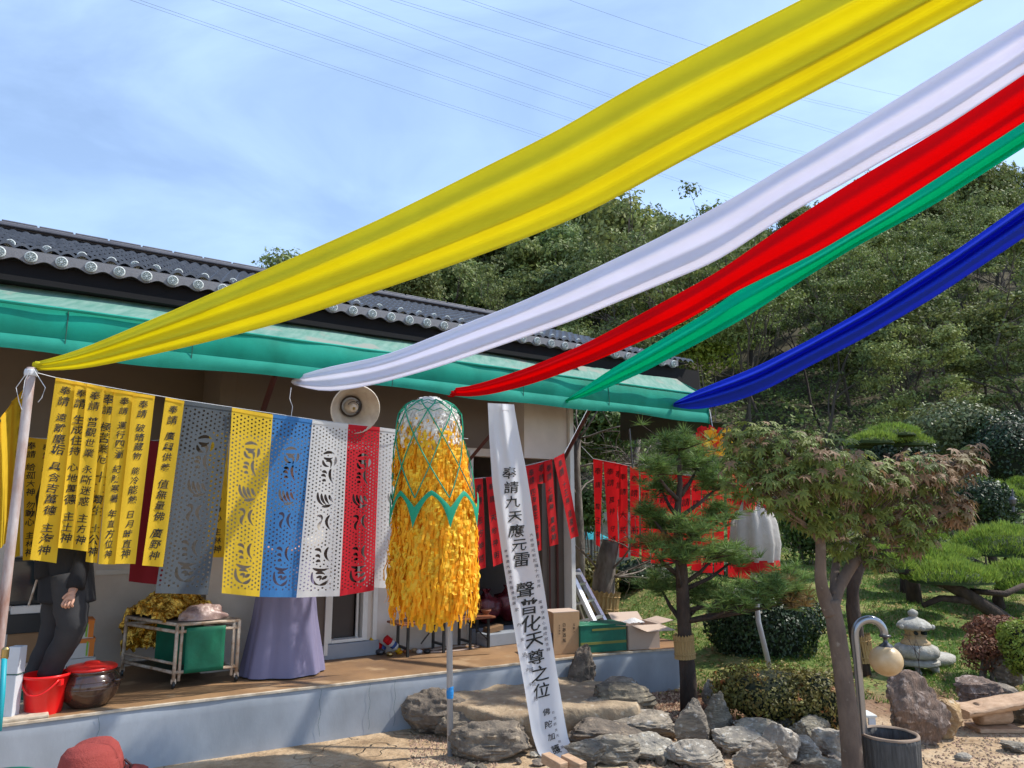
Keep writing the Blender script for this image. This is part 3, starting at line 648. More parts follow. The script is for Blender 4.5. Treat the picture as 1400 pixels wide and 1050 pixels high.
streamer('green_streamer', 'emerald green cloth streamer running just below the red one', M_['green_silk'],
 [(773, 547), (800, 529), (823, 512), (886, 475), (980, 419), (1004, 398), (1116, 345), (1203, 293), (1370, 184), (1400, 164), (1500, 95)],
 [(773, 549), (790, 547), (823, 534), (886, 506), (980, 456), (1022, 433), (1095, 384), (1167, 339), (1276, 281), (1400, 202), (1500, 138)],
 [(770, 7.1), (1000, 6.75), (1200, 6.2), (1400, 5.6), (1900, 4.4)], [(.42, .14, 1.2), (.72, .1, -1.1)], .05, 1900)
streamer('blue_streamer', 'royal blue cloth streamer, lowest of the five, over the maple', M_['blue_silk'],
 [(921, 551), (940, 539), (969, 527), (1033, 502), (1110, 463), (1189, 419), (1312, 339), (1400, 277), (1500, 205)],
 [(921, 556), (930, 560), (961, 560), (1007, 549), (1050, 532), (1095, 507), (1182, 462), (1276, 408), (1400, 325), (1500, 258)],
 [(920, 7.95), (1100, 7.5), (1250, 7.0), (1400, 6.4), (1900, 5.2)], [(.40, .07, -1.5), (.25, .08, 1.0), (.6, .12, 1.0)], .09, 1900)
def knots():
    for (px, py, Y, m, lab, r) in ((52, 499, 4.34, 'yellow_silk', 'yellow', .022), (403, 522, 5.62, 'white_silk', 'white', .018), (617, 538, 6.36, 'red_silk', 'red', .03), (775, 549, 7.1, 'green_silk', 'green', .012), (923, 554, 7.95, 'blue_silk', 'blue', .015)):
        b = MB(); c = D(px, py, Y); b.lathe(c - V((r * 1.5, 0, 0)), [(r * .3, 0), (r, r * .7), (r * 1.05, r * 1.8), (r * .5, r * 3)], 12, V((0, 1, 0)), V((0, 0, 1)), V((1, 0, 0)), wob=lambda q, i: 1 + .22 * math.sin(q * 5 + i))
        st = [o for o in COL.objects if o.name == lab + '_streamer'][0]; b.obj('knot', M_[m], st, smooth=True)
knots()
# ------------------------------------------------------------------ left post, ropes
def posts():
    t = thing('leaning_post', 'rust-streaked grey pipe post leaning at the left, yellow streamer tied on top', 'post', D(-12, 1000, 4.3))
    A_ = D(43, 503, 4.32); B_ = D(-24, 1075, 4.22); B_.z = max(B_.z, .0); k = MB(); k.tube([A_.lerp(B_, q / 12) for q in range(13)], .026, 14); k.obj('pipe', M_['rust_pipe'], t, smooth=True)
    k = MB()
    for (a, b, c) in (((40, 505), (22, 530), (30, 560)), ((46, 505), (62, 530), (52, 550)), ((40, 508), (34, 520), (29, 545))):
        k.tube([D(a[0], a[1], 4.27), D(b[0], b[1], 4.27), D((b[0] + c[0]) / 2, (b[1] + c[1]) / 2 + 4, 4.27), D(c[0], c[1], 4.27)], .0022, 4)
    k.lathe(A_ - V((0, 0, .05)), [(.032, 0), (.035, .01), (.035, .03), (.032, .04)], 12); k.obj('tie_string', M_['string'], t)
posts()
def rope(name, label, pts, r=.0025, m='string'):
    k = MB(); k.tube(pts, r, 5); o = k.obj(name, M_[m]); tag(o, label, 'rope'); return o
rope('banner_rope', 'thin rope from the leaning post that carries the yellow and cut-paper banners', [D(44, 508, 4.3)] + [T(x, y, .1) for x, y in ((75, 516), (180, 535), (250, 547), (318, 557), (424, 573), (545, 588))] + [T(640, 600, .05)])
rope('hanger_wire', 'short wire hanging from the awning to the blue cut-paper banner', [T(398, 530, .06), T(396, 545, .07), T(400, 556, .08), T(398, 571, .1)])
# ------------------------------------------------------------------ hanging banners
def cloth_banner(name, label, cat, group, surf, W, Hh, m, texts, ink='ink', lift=.0035, nu=8, nv=28, hem=True):
    b = MB(); b.grid(lambda u, v: surf(u, v)[0], nu, nv)
    loc = surf(.5, 0)[0]; t = thing(name, label, cat, loc, group)
    b.obj('cloth', m, t, smooth=True)
    k = MB()
    for (tx, u, v0, v1, size, *rest) in texts: column(k, surf, tx, W, Hh, u, v0, v1, size, lift=lift, asp=rest[0] if rest else 1)
    if k.v: k.obj('lettering', M_[ink], t)
    if hem:
        h = MB(); h.grid(lambda u, v: surf(u, -.004 + v * .018)[0] + surf(u, 0)[1] * .004, nu, 1); h.obj('hem', m, t)
    return t
yb = [  # TL, TR, BR, BL pixels, text, description
 ((76, 517), (106, 523), (77, 770), (41, 765), '奉請 遠離塵垢 具含吉萬德 主海神', 'widest and leftmost yellow lettered banner right of the leaning post'),
 ((103, 522), (122, 526), (99, 751), (79, 749), '奉請 生成住持 心地萬德 主土神', 'short narrow yellow lettered banner, second right of the post'),
 ((119, 525), (143, 530), (120, 754), (97, 751), '奉請 普觀世業 永斷迷惑 主方神', 'short yellow lettered banner, third right of the post'),
 ((141, 530), (158, 534), (133, 770), (117, 768), '奉請 極苦業厄 十二類生 土公神', 'narrow yellow lettered banner with small writing, fourth right of the post'),
 ((156, 533), (186, 538), (158, 772), (134, 771), '奉請 運行四洲 紀陳寒暑 年直方位神', 'yellow lettered banner, fifth right of the post'),
 ((182, 538), (212, 542), (185, 771), (157, 771), '奉請 破暗藏物 能冷能熱 日月時直神', 'yellow lettered banner with a gap on its right, sixth from the post'),
 ((226, 544), (252, 549), (222, 775), (194, 773), '奉請 廣興供養 值無量佛 廣野神', 'yellow lettered banner next to the grey cut-paper banner')]
YG = 'yellow lettered banners on the rope'
for i, (a, b, c, d, tx, lab) in enumerate(yb):
    tt = .11 + .012 * (i % 3)
    A_, B_, C_, D_ = T(*a, tt), T(*b, tt), T(*c, tt), T(*d, tt); W = (B_ - A_).length; Hh = (D_ - A_).length
    s = panel(A_, B_, D_, C_, wave=.011, nf=.8, ph=i * 1.3)
    cloth_banner('yellow_banner', lab, 'banner', YG, s, W, Hh, M_['yellow_cloth'], [(tx, .50, .03, .97, .092 if W > .13 else .074, 1.0)])
# banners left of and behind the post, seen edge-on or in shade
for i, (a, b, c, d, Y0, Y1, tx, lab) in enumerate([
 ((-22, 600), (4, 575), (-2, 735), (-24, 745), 4.3, 4.6, '奉請 天神', 'yellow banner cut off by the left picture edge'),
 ((2, 572), (19, 548), (10, 742), (-3, 752), 4.55, 4.9, '奉請 守護 萬德 天地神', 'narrow folded yellow banner left of the leaning post'),
 ((17, 550), (34, 532), (27, 760), (8, 766), 4.85, 5.15, '奉請 廣大無邊 遠離業障 主山神', 'yellow banner just behind the leaning post'),]):
    A_, B_, C_, D_ = D(*a, Y0), D(*b, Y1), D(*c, Y1), D(*d, Y0)
    cloth_banner('yellow_banner', lab, 'banner', 'yellow lettered banners beside the post', panel(A_, B_, D_, C_, .006, 1, i), (B_ - A_).length, (D_ - A_).length, M_['yellow_cloth'], [(tx, .5, .03, .97, .09, 2.4)])
for i, (x0, x1, y0, y1, lab) in enumerate([(34, 52, 598, 766, 'shaded yellow banner deep under the awning, left one of the pair'), (52, 76, 600, 768, 'shaded yellow banner deep under the awning, right one of the pair'), (286, 312, 590, 762, 'shaded yellow banner glimpsed between the grey and yellow cut-paper banners')]):
    A_, B_, C_, D_ = T(x0, y0, -.55), T(x1, y0 + 2, -.55), T(x1 - 3, y1, -.55), T(x0 - 3, y1, -.55)
    cloth_banner('yellow_banner', lab, 'banner', 'shaded yellow banners under the awning', panel(A_, B_, D_, C_, .006, 1, i), (B_ - A_).length, (D_ - A_).length, M_['yellow_cloth'], [('奉請 給孤大神 勿動心 主林神', .5, .03, .97, .10)])
rope('inner_rope', 'rope under the awning that carries the shaded yellow banners', [T(-10, 592, -.55), T(34, 598, -.55), T(180, 606, -.55), T(330, 588, -.55)])
A_, B_, C_, D_ = T(190, 600, -.5), T(232, 606, -.5), T(222, 800, -.5), T(176, 795, -.5)
s = panel(A_, B_, D_, C_, .015, 1.5, 2); b = MB(); b.grid(lambda u, v: s(u, v)[0], 8, 16); o = b.obj('dark_red_cloth', M_['dark_red_cloth'], smooth=True); tag(o, 'dark red cloth hanging behind the rightmost yellow lettered banners', 'cloth')
# ---- cut-paper banners with real holes
def stroke(pts, w):   # tapered brush stroke outline
    P = []; n = 9
    def bez(t):
        a, b_, c = pts; return ((1 - t) ** 2 * a[0] + 2 * t * (1 - t) * b_[0] + t * t * c[0], (1 - t) ** 2 * a[1] + 2 * t * (1 - t) * b_[1] + t * t * c[1])
    Lf, Rt = [], []
    for i in range(n + 1):
        t = i / n; x, y = bez(t); x2, y2 = bez(min(1, t + .01)); x1, y1 = bez(max(0, t - .01)); dx, dy = x2 - x1, y2 - y1; l = math.hypot(dx, dy) + 1e-9
        ww = w * (math.sin(math.pi * (t * .86 + .07)) ** .8) * (1.1 - t * .5); Lf.append((x - dy / l * ww, y + dx / l * ww)); Rt.append((x + dy / l * ww, y - dx / l * ww))
    return Lf + Rt[::-1]
SYL = [[((-.35, .25), (.05, .5), (.35, .3)), ((-.3, .05), (0, -.1), (.25, .1)), ((-.15, -.15), (.3, .05), (.15, -.5)), ((-.35, -.1), (-.3, -.45), (.05, -.42)), ((.42, .15), (.5, -.1), (.35, -.35))],
       [((-.35, .2), (-.15, .3), (-.05, .12)), ((-.38, -.02), (-.2, .1), (-.1, -.08)), ((.2, .42), (.0, .05), (.38, -.42)), ((-.3, -.3), (-.15, -.2), (-.08, -.32))],
       [((-.5, .4), (-.55, -.1), (-.1, -.3)), ((-.28, .35), (-.3, .0), (.05, -.26)), ((-.05, .32), (-.05, .05), (.2, -.2)), ((.2, .3), (.2, .1), (.45, -.1)), ((-.2, -.38), (.15, -.35), (.4, -.22))],
       [((-.45, .35), (-.1, .45), (-.15, .1)), ((-.15, .1), (-.45, -.25), (-.2, -.42)), ((.3, .42), (-.1, .05), (.4, -.4))],
       [((-.42, .25), (-.15, .35), (-.05, .1)), ((-.35, -.1), (-.15, .02), (-.1, -.2)), ((.35, .4), (.0, .0), (.45, -.38)), ((-.3, -.4), (-.12, -.28), (-.06, -.42))],
       [((-.45, .42), (0, .2), (.45, .42)), ((-.45, .2), (-.55, -.4), (.0, -.5)), ((-.25, .12), (.0, .25), (.25, .08)), ((-.2, -.1), (.15, .05), (-.02, -.25)), ((.0, -.5), (.35, -.45), (.45, -.2)), ((.1, -.2), (.3, -.05), (.4, -.02))]]
def cut_paper(name, label, TL, TR, BR, BL, m, ph, lean=0, sylw=.135, ncol=11):
    surf = panel(TL, TR, BL, BR, .008, 1.1, ph); W = (TR - TL).length; Hh = (BL - TL).length
    outer = [(0, 0)] + [(W * i / 8, 0) for i in range(1, 8)] + [(W, 0)] + [(W, Hh * i / 30) for i in range(1, 30)] + [(W, Hh)] + [(W - W * i / 8, Hh) for i in range(1, 8)] + [(0, Hh)] + [(0, Hh - Hh * i / 30) for i in range(1, 30)]
    holes = []; sp = []
    vs_ = (.215, .315, .455, .585, .765, .885)
    for k, v in enumerate(vs_):
        for st in SYL[k]:
            sc = sylw; pts = [(W * .52 + p[0] * sc * .95, Hh * v - p[1] * sc * 1.0) for p in st]; poly = stroke(pts, sc * .095); holes.append(poly); sp += poly
    spn = np.array(sp); pitch = W / (ncol + .35); py = pitch * .56; y = pitch * 1.6; r_ = 0; rad = pitch * .27
    while y < Hh - pitch * 1.7:
        for c in range(ncol):
            if (c + r_) % 2: continue
            x = pitch * (c + .7) + random.uniform(-1, 1) * pitch * .05
            if x < rad * 1.6 or x > W - rad * 1.6: continue
            if ((spn[:, 0] - x) ** 2 + (spn[:, 1] - y) ** 2).min() < (rad * 1.9) ** 2: continue
            rr = rad * random.uniform(.85, 1.15); holes.append([(x + rr * math.cos(q * math.pi / 3), y + rr * math.sin(q * math.pi / 3)) for q in range(6)])
        y += py; r_ += 1
    vs = []; fs = []
    for poly in [outer] + holes:
        if sum(a[0] * b[1] - b[0] * a[1] for a, b in zip(poly, poly[1:] + poly[:1])) < 0: poly = poly[::-1]
        o = len(vs); vs += [V(p) for p in poly]; fs.append(list(range(o, o + len(poly))))
    # inner grid points so the sheet can ripple
    ov, oe, of, _a, _b, og = delaunay_2d_cdt(vs, [], fs, 1, 1e-6); of = [f for f, g in zip(of, og) if not any(k > 0 for k in g)]
    me = mesh_py(name, [surf(p.x / W, p.y / Hh)[0] for p in ov], [tuple(f) for f in of])
    t = thing(name, label, 'banner', TL.lerp(TR, .5), 'cut-paper banners with punched dots and brush-stroke signs')
    link('paper', me, m, t)
    h = MB(); h.grid(lambda u, v: surf(u, -.004 + v * .02)[0] + surf(u, 0)[1] * .003, 8, 1); h.obj('hem', m, t)
cps = [('grey', (252, 549), (318, 558), (284, 813), (212, 811), 'grey_paper', .10),
 ('yellow', (317, 558), (373, 568), (355, 816), (303, 811), 'yellow_paper', .115),
 ('blue', (372, 567), (428, 575), (406, 817), (355, 816), 'blue_paper', .11),
 ('white', (427, 575), (476, 581), (464, 815), (405, 817), 'white_paper', .112),
 ('red', (475, 581), (519, 585), (511, 807), (464, 815), 'red_paper', .108)]
for i, (cn, a, b, c, d, m, tt) in enumerate(cps):
    cut_paper('cut_paper_banner', {'grey': 'dark grey cut-paper banner between the yellow lettered and yellow punched ones', 'yellow': 'yellow cut-paper banner with punched dots and signs', 'blue': 'blue cut-paper banner with punched dots and signs', 'white': 'white cut-paper banner between the blue and the red one', 'red': 'red cut-paper banner with punched dots under the horn loudspeaker'}[cn],
              T(*a, tt), T(*b, tt), T(*c, tt), T(*d, tt), M_[m], i * 1.9)
cut_paper('cut_paper_banner', 'white cut-paper banner half hidden behind the big paper tassel', T(518, 585, .06), T(566, 592, .06), T(560, 806, .06), T(511, 803, .06), M_['white_paper'], 5)
# ---- long white calligraphy banner weighed down on the steps
def long_banner():
    Lp = [(667, 553), (669, 600), (673, 660), (681, 720), (688, 770), (698, 830), (707, 884), (717, 940), (727, 1002), (735, 1028), (749, 1046)]
    Rp = [(703, 556), (710, 595), (719, 640), (727, 690), (735, 750), (745, 810), (756, 884), (764, 935), (773, 990), (778, 1014), (790, 1034)]
    dp = [5.98, 5.93, 5.85, 5.76, 5.70, 5.62, 5.55, 5.45, 5.34, 5.28, 5.2]
    n = len(Lp)
    def s(u, v):
        yy = 554 + 486 * v; yl = yy - 1 + 7 * v; yr = yy + 1 - 7 * v; l = V((float(np.interp(yl, [q[1] for q in Lp], [q[0] for q in Lp])), yl)); r = V((float(np.interp(yr, [q[1] for q in Rp], [q[0] for q in Rp])), yr)); Y = float(np.interp(yl, [q[1] for q in Lp], dp))
        p = l.lerp(r, u); o = .03 * math.exp(-((u - .55) / .12) ** 2) * (1 - sm(.0, .5, v)) + .012 * math.sin(u * 5 + v * 4) + .02 * math.exp(-((u - .2) / .1) ** 2) * sm(.0, .2, v) * (1 - v)
        return D(p.x, p.y, Y - o), V((-.1, -1, .05)).normalized()
    W = .235; Hh = 2.62
    tx = [('奉請九天應元雷', .50, .17, .455, .12, 1.05), ('聲普化天尊之位', .50, .495, .825, .12, 1.05), ('佛陀加護', .52, .845, .985, .06)]
    cols = [('大慈悲光明照耀十方世界', .88, .36, .52, .026), ('南無廣大願力菩薩摩訶薩', .13, .40, .56, .024), ('家內安過太平', .17, .55, .80, .03), ('萬事亨通心願成就吉祥', .85, .55, .70, .026), ('清淨法身', .28, .68, .84, .034), ('日吉辰良天地開', .72, .86, .975, .022)]
    t = cloth_banner('long_white_banner', 'long white calligraphy banner hanging from the awning down to the stone steps', 'banner', None, s, W, Hh, M_['white_cloth'], tx, nu=20, nv=60, lift=.006)
    k = MB()
    for c in cols: column(k, s, c[0], W, Hh, c[1], c[2], c[3], c[4], lift=.006)
    k.obj('small_lettering', M_['pale_ink'], t)
    return s
long_banner()
# ---- red banners at the building corner
RG = 'red lettered banners at the building corner'
for i, (a, b, c, d, tt, tx, lab) in enumerate([
 ((648, 656), (660, 653), (664, 776), (654, 780), -.32, '奉請 五方神將', 'dark red banner just right of the paper tassel'),
 ((664, 653), (677, 652), (685, 770), (674, 775), -.30, '奉請 天地神明', 'dark red banner left of the long white banner'),
 ((677, 652), (686, 651), (692, 768), (685, 770), -.31, '奉請 山神', 'thin dark red banner touching the long white banner'),
 ((717, 638), (733, 635), (742, 752), (731, 754), -.22, '奉請 四海龍王 守護神', 'dark red banner touching the right edge of the long white banner'),
 ((733, 634), (745, 631), (747, 660), (735, 662), -.215, '奉請', 'short dark red banner stub between two long ones'),
 ((744, 631), (755, 628), (763, 744), (751, 747), -.2, '奉請 七星神 萬福神', 'dark red banner right of the short stub'),
 ((757, 627), (771, 620), (791, 733), (780, 737), .10, '奉請 十王神 福德神', 'bright red banner tilting past the corner trim of the hall')]):
    A_, B_, C_, D_ = T(*a, tt), T(*b, tt), T(*c, tt), T(*d, tt)
    cloth_banner('red_banner', lab, 'banner', RG, panel(A_, B_, D_, C_, .008, 1, i), (B_ - A_).length, (D_ - A_).length, M_['red_cloth'], [(tx, .5, .04, .96, .075, .9)], nu=4, nv=14)
rope('red_banner_rope', 'thin rope with the red banners at the hall corner', [T(640, 655, -.32), T(686, 651, -.31), T(717, 637, -.22), T(755, 628, -.2), T(772, 619, .10), T(803, 560, .0)], .003)
# ---- the row of red banners in the garden
reds = []
x = 811; 
spec = [(811, 824, 820, 815, 748), (825, 842, 846, 833, 752), (840, 850, 854, 848, 757)] 
xx = 846
while xx < 1012: w_ = 11.5 + 5 * (xx - 846) / 170 * .6; spec.append((xx, xx + w_, xx + w_ + 1, xx + 1, 760 + (xx - 846) * .19)); xx += w_ + random.choice([.6, 1.6, 2.6, 4.0])
for i, (x0, x1, x2, x3, yb_) in enumerate(spec):
    Y0 = 9.7 - (x0 - 811) * .0095; yt = 628 + (x0 - 811) * .20 if x0 < 880 else 642 + math.sin((x0 - 880) / 130 * 3.14) * 9 - (x0 - 880) * .01
    A_, B_, C_, D_ = D(x0, yt, Y0), D(x1, yt + 1.5, Y0 - .06), D(x2, yb_ + random.uniform(-3, 3), Y0 - .06), D(x3, yb_ + random.uniform(-3, 3), Y0)
    txt = random.choice(['奉請 天王神', '奉請 大將軍', '奉請 山王大神', '奉請 龍王神', '奉請 萬神 守護'])
    lab = ['slim red banner at the left end of the garden row', 'second red banner of the garden row, set apart', 'thin twisted red banner of the garden row'][i] if i < 3 else 'red lettered banner hanging close in the garden row behind the pine'
    cloth_banner('garden_red_banner', lab, 'banner', 'red banners in the garden row' if i < 3 else 'red banners packed behind the pine', panel(A_, B_, D_, C_, .015, .8, i * 1.7), (B_ - A_).length, (D_ - A_).length, M_['red_cloth'], [(txt, .5, .05, .95, .095)], nu=3, nv=10)
rope('garden_rope', 'rope from tree to tree that carries the garden row of red banners', [D(795, 610, 10), D(811, 627, 9.7), D(846, 634, 9.4), D(880, 641, 9.0), D(945, 650, 8.4), D(1015, 640, 7.75), D(1060, 620, 7.4)], .004)
# ------------------------------------------------------------------ the paper tassel on its pole
def tissue(n0, center, prof, count, m, wid, ln, group_t, name, individually=0, seed=0, spread=0):
    """strips hanging round a body of revolution; prof: z-> radius list"""
    zs = [p[0] for p in prof]; rs = [p[1] for p in prof]; rg = random.Random(seed); allv = []; protos = []
    for pI in range(6):
        b = MB(); k = 6; cu = rg.uniform(-.2, .2); tw = rg.uniform(-.4, .4); w0 = wid * rg.uniform(.75, 1.3); l0 = ln * rg.uniform(.7, 1.25); ph = rg.random() * 6
        def fn(u, v):
            a = tw * v; x = (u - .5) * w0 * (1 + .12 * math.sin(v * 9 + ph)); return V((x * math.cos(a) + .006 * math.sin(v * 7 + ph), .008 * math.sin(v * 9 + ph) + x * math.sin(a) + cu * v * v * .05, -v * l0))
        b.grid(fn, 1, k); me = mesh_py(name, b.v, b.f); me.materials.append(m); protos.append(me)
    st = MB(); o0 = origin(group_t)
    for i in range(count):
        z = zs[0] + (zs[-1] - zs[0]) * ((i + rg.random()) / count); q = rg.uniform(-math.pi, math.pi) if rg.random() < .5 else rg.gauss(-math.pi / 2, .95)
        r = float(np.interp(z, zs, rs)) * rg.uniform(.93, 1.05); p = V(center(z)) + V((r * math.cos(q), r * math.sin(q), z)); rot = Euler((rg.uniform(-.10, .10), rg.uniform(-.10, .10), q + math.pi / 2 + rg.uniform(-.5, .5))); me = rg.choice(protos)
        front = math.sin(q) < -.25
        if individually and front and rg.random() < .42 and individually > 0:
            individually -= 1; o = bpy.data.objects.new(name, me); COL.objects.link(o); o.parent = group_t; o.location = p - o0; o.rotation_euler = rot
        else:
            mt = Matrix.Translation(p) @ rot.to_matrix().to_4x4(); st.add([mt @ v.co for v in me.vertices], [tuple(f.vertices) for f in me.polygons])
    return st
def tassel():
    base = G(616, 1033, 0); t = thing('paper_tassel', 'big golden paper strip tassel with green net on a grey pole', 'ornament', base)
    top = D(612, 555, 5.28); k = MB(); k.tube([base - V((0, 0, .1)), base.lerp(top, .5), top], .021, 12); pole = k.obj('pole', M_['grey_pipe'], t, smooth=True)
    tp = G(616, 947, 0); zt = D(615, 947, 5.32).z; k = MB(); c = base.lerp(top, (zt - 0) / top.z); k.lathe(c - V((0, 0, .035)), [(.0225, 0), (.0235, .01), (.0235, .022), (.025, .024), (.025, .05), (.0235, .052), (.0235, .07), (.0225, .075)], 14); k.obj('tape_band', M_['blue_tape'], pole)
    zc = [(545, 588), (600, 588), (690, 595), (760, 592), (860, 596)]; Yc = 5.24
    zz = [D(b, a, Yc).z for a, b in zc]; xx_ = [D(b, a, Yc).x for a, b in zc]
    def cen(z): return (float(np.interp(z, zz[::-1], xx_[::-1])), Yc, 0)
    def Z(py): return D(590, py, Yc).z
    mpx = Yc / FPX * 1.03
    prof = [(Z(545), .06), (Z(552), 28 * mpx), (Z(565), 38 * mpx), (Z(600), 43 * mpx), (Z(640), 47 * mpx), (Z(690), 52 * mpx), (Z(740), 55 * mpx), (Z(800), 57 * mpx), (Z(835), 46 * mpx)]
    body = MB(); body.lathe(V((0, 0, 0)), [(.02, Z(548))] + [(r * .86, z) for z, r in prof[1:]], 24, cap=False)
    vs = [V(v) + V(cen(v[2])) for v in body.v]; body.v = [tuple(v) for v in vs]; body.obj('core', M_['gold_paper'], t, smooth=True)
    lo = prof[3:]
    pr = lambda a, b: [(z, float(np.interp(-z, [-q[0] for q in prof], [q[1] for q in prof]))) for z in [Z(a + (b - a) * i / 12) for i in range(13)]]
    def asc(p): return sorted(p)
    st = tissue(0, cen, asc(pr(575, 815)), 1300, M_['gold_paper'], .015, .19, t, 'paper_strip', 300, 3)
    st.obj('paper_strips', M_['gold_paper'], t, kind='stuff')
    st = tissue(0, cen, asc(pr(590, 815)), 1300, M_['yellow_tissue'], .023, .11, t, 'yellow_strip', 0, 5); st.obj('yellow_strips', M_['yellow_tissue'], t, kind='stuff')
    # ragged skirt hanging lowest in the middle
    rg = random.Random(4); sk = MB()
    for i in range(150):
        px = rg.uniform(538, 648); low = 862 - abs(px - 590) ** 1.5 * .13 + rg.uniform(-14, 6); p0 = D(px, 800, Yc - .14 + rg.uniform(0, .2)); p1 = D(px + rg.uniform(-3, 3), low, Yc - .14 + rg.uniform(0, .2)); wv = U * (.011 * rg.uniform(.7, 1.3))
        n = 7; vs = []; 
        for j in range(n + 1): p = p0.lerp(p1, j / n) + N * .014 * math.sin(j * 1.3 + i) + U * .005 * math.sin(j * 2 + i); vs += [p - wv, p + wv]
        sk.add(vs, [(2 * j, 2 * j + 1, 2 * j + 3, 2 * j + 2) for j in range(n)])
    sk.obj('strip_fringe', M_['yellow_tissue'], t, kind='stuff')
    st = tissue(0, cen, asc(pr(543, 600)), 800, M_['white_tissue'], .024, .085, t, 'white_strip', 0, 8)
    st.obj('white_fringe', M_['white_tissue'], t, kind='stuff')
    cp = MB(); cp.lathe(V((cen(Z(550))[0], Yc, 0)), [(.005, Z(543)), (.07, Z(545)), (18 * mpx, Z(548)), (26 * mpx, Z(553)), (32 * mpx, Z(559)), (36 * mpx, Z(566)), (38 * mpx, Z(575))], 60, cap=False, wob=lambda q, i: 1 + .06 * noise.noise(V((math.cos(q) * 4, math.sin(q) * 4, i * 1.1)))); cp.obj('paper_cap', M_['white_tissue'], t, smooth=True)
    # green net: crossing cords
    def on(z, q, k=1.10): r = float(np.interp(-z, [-a[0] for a in prof], [a[1] for a in prof])) * k; c_ = cen(z); return V((c_[0] + r * math.cos(q), c_[1] + r * math.sin(q), z))
    nn_ = 8; rows = [549, 566, 598, 640, 682]; nt_ = MB()
    for i in range(nn_):
        for sg in (1, -1):
            q0 = 2 * math.pi * i / nn_ - .35; pts = []
            for j in range(len(rows)):
                pts.append((Z(rows[j]), q0 + sg * j * math.pi / nn_))
            P_ = []
            for j in range(len(pts) - 1):
                for f in (0, .33, .66): P_.append(on(pts[j][0] * (1 - f) + pts[j + 1][0] * f, pts[j][1] * (1 - f) + pts[j + 1][1] * f))
            P_.append(on(*pts[-1])); nt_.tube(P_, .0048, 4)
    for zy in (553, 558, 567):
        nt_.tube([on(Z(zy) + .02 * (k % 2), 2 * math.pi * k / 28, 1.07) for k in range(29)], .003, 4)
    nt_.obj('net_cord', M_['green_ribbon'], t)
    for i in range(nn_):
        q0 = 2 * math.pi * (i + .5) / nn_ - .35 + math.pi / nn_; rb = MB()
        def fr(u, v):
            q = q0 + (u - .5) * 2 * math.pi / nn_; d = 1 - abs(u - .5) * 2; dip = 22 * d ** 1.3; return on(Z(672 + dip + v * (7 + 20 * d ** 3)), q, 1.12 + .02 * math.sin(v * 3))
        rb.grid(fr, 12, 2); rb.obj('ribbon_scallop', M_['green_ribbon'], t, smooth=True)
tassel()
# ---- horn loudspeaker
def horn():
    c = T(488, 556, -.05); c = D(485, 559, 5.75); t = thing('horn_loudspeaker', 'beige horn loudspeaker under the awning above the red cut-paper banner', 'loudspeaker', c)
    ax = V((.42, -.86, -.28)).normalized(); X = ax.cross(V((0, 0, 1))).normalized(); Yv = X.cross(ax).normalized()
    b = MB(); b.lathe(c, [(a * 1.22, z_ * 1.22) for a, z_ in [(.155, .03), (.160, .022), (.158, .015), (.145, .0), (.118, -.045), (.092, -.085), (.074, -.115), (.070, -.12)]], 32, X, Yv, ax, cap=False); b.obj('horn_bell', M_['horn_grey'], t, smooth=True, solid=.004)
    b = MB(); b.lathe(c, [(a * 1.22, z_ * 1.22) for a, z_ in [(.071, -.118), (.071, -.10), (.03, -.17), (.012, -.2)]], 24, X, Yv, ax); b.obj('throat', M_['wall_dark'], t)
    b = MB(); b.lathe(c, [(a * 1.22, z_ * 1.22) for a, z_ in [(.001, -.02), (.022, -.022), (.027, -.03), (.030, -.05), (.045, -.085), (.05, -.12)]], 20, X, Yv, ax); b.obj('centre_bulb', M_['horn_grey'], t, smooth=True)
    b = MB(); b.lathe(c, [(a * 1.22, z_ * 1.22) for a, z_ in [(.006, -.012), (.010, -.018), (.01, -.024)]], 10, X, Yv, ax); b.obj('bolt', M_['brass'], t)
    b = MB(); b.lathe(c, [(a * 1.22, z_ * 1.22) for a, z_ in [(.060, -.11), (.058, -.16), (.054, -.2), (.03, -.215)]], 20, X, Yv, ax); b.obj('driver', M_['post_white'], t, smooth=True)
    b = MB(); q = c - ax * .17; b.box(q - X * .07 + V((0, 0, -.0)), (.012, .09, .09), X, Yv, ax); b.box(q - X * .045 + Yv * .045, (.05, .006, .09), X, Yv, ax); b.box(q - X * .045 - Yv * .045, (.05, .006, .09), X, Yv, ax); b.tube([q - X * .075, q - X * .12 + V((0, 0, .05)), T(448, 520, -.3)], .008, 6); b.obj('bracket', M_['steel_dark'], t)
    b = MB(); b.tube([c + (X * math.cos(a) + Yv * math.sin(a)) * .05 - ax * (.055) for a in np.linspace(.5, 2.6, 8)], .004, 5); b.obj('inner_stay', M_['steel_dark'], t)
horn()
# ------------------------------------------------------------------ things on the terrace
def P(px, py): return G(px, py, TZ)       # a point on the terrace floor
Zv = V((0, 0, 1))
def bucket():
    c = away(P(58, 980), .12); t = thing('red_bucket', 'bright red plastic bucket at the terrace edge, handle folded down', 'bucket', c)
    r = .135; b = MB(); b.lathe(c, [(.100, .0), (.102, .012), (.104, .02), (.128, .215), (.137, .218), (.139, .232), (.132, .236), (.126, .225), (.100, .03), (.01, .028)], 36, cap=False); b.obj('pail', M_['red_plastic'], t, smooth=True)
    b = MB(); b.tube([c + V((.135 * math.cos(a), .135 * math.sin(a), .21 - .085 * math.sin((a + 2.4) / 1.9 * 3.14) ** 1)) for a in np.linspace(-2.4, -.5, 16)], .0065, 6); b.obj('handle', M_['red_plastic'], t, smooth=True)
    b = MB(); b.box(c + V((.12, -.05, .19)), (.03, .03, .04)); b.box(c + V((-.11, -.075, .19)), (.03, .02, .04)); b.obj('handle_lug', M_['red_plastic'], t, bevel=.005)
